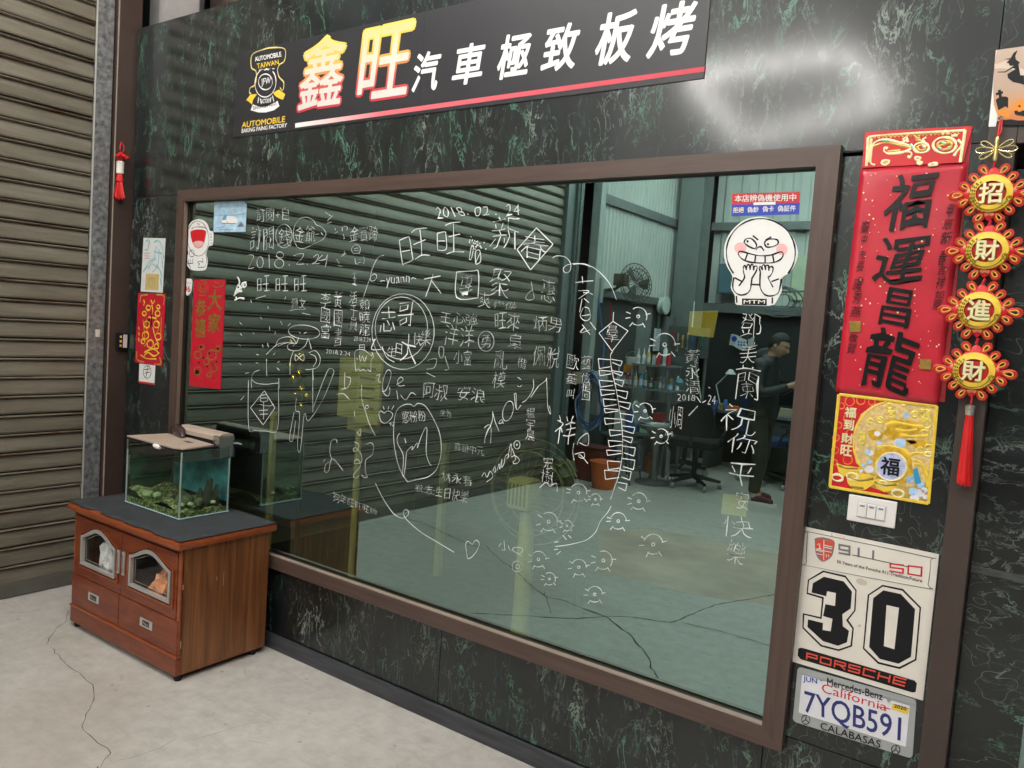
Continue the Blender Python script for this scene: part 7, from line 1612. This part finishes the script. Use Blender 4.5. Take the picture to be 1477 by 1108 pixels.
ph = thing('phone', 'dark mobile phone held in both hands of the man', 'phone', (1.32, -5.40, 1.20))
b_ = B(); b_.box(-.006, .006, -.038, .038, -.045, .085, .003); o = b_.done('phone_body', BLACK, None); o.parent = ph
b_ = B(); b_.box(-.0075, -.0065, -.034, .034, -.040, .080); o = b_.done('phone_screen', mat('phone_screen_glow', (.25, .32, .36), .2), None); o.parent = ph
ph.location = (1.02+.318, -5.40, 1.175); ph.rotation_euler = (0, math.radians(35), 0)

# ================================================================== THE OFFICE BEHIND THE GLASS
YG = mat('yellowed_plastic', (.62, .60, .38), .5)
t = thing('stand_fan', 'pale stand fan with thin wire cage standing behind the window glass', 'fan', (1.70, .38, 0))
c = Vector((1.69, .36, .88))
b_ = B(); b_.box(c.x-.055, c.x+.055, c.y-.12, c.y-.02, c.z-.06, c.z+.065, .02); b_.done('motor_cover', YG, t, True)
b_ = B()
for k in range(5): b_.box(c.x-.04+k*.018, c.x-.032+k*.018, c.y-.1215, c.y-.1205, c.z-.04, c.z+.045)
b_.done('vent_slot', BEAM, t)
b_ = B(); b_.tube([(c.x, c.y-.05, c.z-.08), (c.x+.01, c.y-.05, c.z-.16), (c.x+.015, c.y-.05, .42), (c.x+.015, c.y-.05, .06)], [.022, .032, .036, .045], 12); b_.lathe([(.19, .0), (.19, .03), (.06, .07)], (c.x+.015, c.y-.05, 0), 24); b_.done('pole', YG, t, True)
b_ = B()
for r, o_ in ((.215, 0), (.17, .05), (.10, .07), (.17, -.05)): b_.tube([(c.x+r*math.cos(a*math.pi/20), c.y+o_, c.z+r*math.sin(a*math.pi/20)) for a in range(40)], .0028, 5, True)
for k in range(24):
    a = 2*math.pi*k/24; ca, sa = math.cos(a), math.sin(a); b_.tube([(c.x+.05*ca, c.y-.06, c.z+.05*sa), (c.x+.17*ca, c.y-.05, c.z+.17*sa), (c.x+.215*ca, c.y, c.z+.215*sa)], .0010, 4)
b_.done('cage', mat('thin_wire', (.30, .30, .22), .5), t)
t = thing('notice_stand', 'pale post with a hinged paper display box behind the window glass', 'stand', (.72, .32, 0))
b_ = B(); b_.tube([(.715, .32, 0), (.715, .32, 1.02)], .016, 8); b_.done('post', YG, t)
b_ = B(); b_.lathe([(.15, 0), (.15, .02)], (.715, .32, 0), 20); b_.done('base', YG, t)
B().box(.60, .74, .28, .32, 1.06, 1.34, .004).done('display_panel', mat('panel_cream', (.60, .57, .36), .6, var=.1, vs=12), t)
B().box(.755, .90, .25, .27, 1.05, 1.38, .004).done('display_panel', mat('panel_cream_bright', (.70, .67, .44), .6, var=.1, vs=12), t)
B().box(.64, .80, .31, .36, 1.00, 1.055, .004).done('tray', YG, t)
b_ = B()
for k in range(5): b_.box(.775, .87, .2485, .2495, 1.12+k*.045, 1.13+k*.045)
b_.done('printed_line', GREYP, t)
t = thing('gold_ornament', 'cluster of shiny golden balls and lucky charms behind the window glass', 'ornament', (.34, .28, .9))
rnd = random.Random(6); GB = mat('shiny_gold', (.75, .52, .10), .12, metal=1, var=.1)
for x, z, r in ((.24, 1.39, .022), (.31, 1.32, .030), (.26, 1.27, .024), (.30, 1.21, .026), (.36, 1.24, .028), (.34, 1.16, .030), (.39, 1.13, .022), (.29, 1.13, .022), (.36, 1.08, .018)):
    b_ = B(); b_.lathe([(.001, -r), (r*.7, -r*.7), (r, 0), (r*.7, r*.7), (r*.25, r*.95), (.001, r)], (x, .27+rnd.uniform(-.02, .03), z), 14); b_.done('gold_ball', GB, t, True)
b_ = B(); b_.tube([(.31, .29, 1.36), (.33, .29, 1.2), (.35, .29, 1.0), (.35, .29, .0)], [.004, .006, .010, .012], 7); b_.done('stem', POST, t)
b_ = B(); b_.lathe([(.12, 0), (.12, .03)], (.35, .29, 0), 16); b_.done('base', POST, t)
t = thing('pale_stand_post', 'thin pale post behind the glass beside the reflected fish tank', 'post', (.12, .3, 0))
B().box(.10, .125, .29, .315, 0, 1.02).done('post', YG, t)
o = B().box(1.07, 1.10, .50, .53, .35, .98).done('curtain_edge', mat('faded_curtain', (.34, .34, .22), .8)); tag(o, 'faded narrow curtain strip standing behind the middle of the glass', 'curtain')
t = thing('office_desk', 'low dark desk inside the office behind the window glass', 'desk', (2.3, 1.2, 0))
B().box(1.6, 3.0, .9, 1.5, .70, .73, .004).done('desk_top', mat('desk_brown', (.10, .07, .04), .5), t)
for x in (1.63, 2.97): B().box(x-.02, x+.02, .92, 1.48, 0, .699).done('leg', POST, t)
o = B().box(-.75, 5.6, .095, 2.39, .002, .008).done('added_office_floor', mat('dark_office_floor', (.03, .028, .022), .7)); tag(o, kind='structure')  # dark sheet added over the concrete to cut the veil through the glass
ow = B(); ow.box(-.75, 5.6, 2.4, 2.45, 0, 2.95); o = ow.done('office_back_wall', mat('office_wall', (.03, .028, .02), .8)); tag(o, kind='structure')
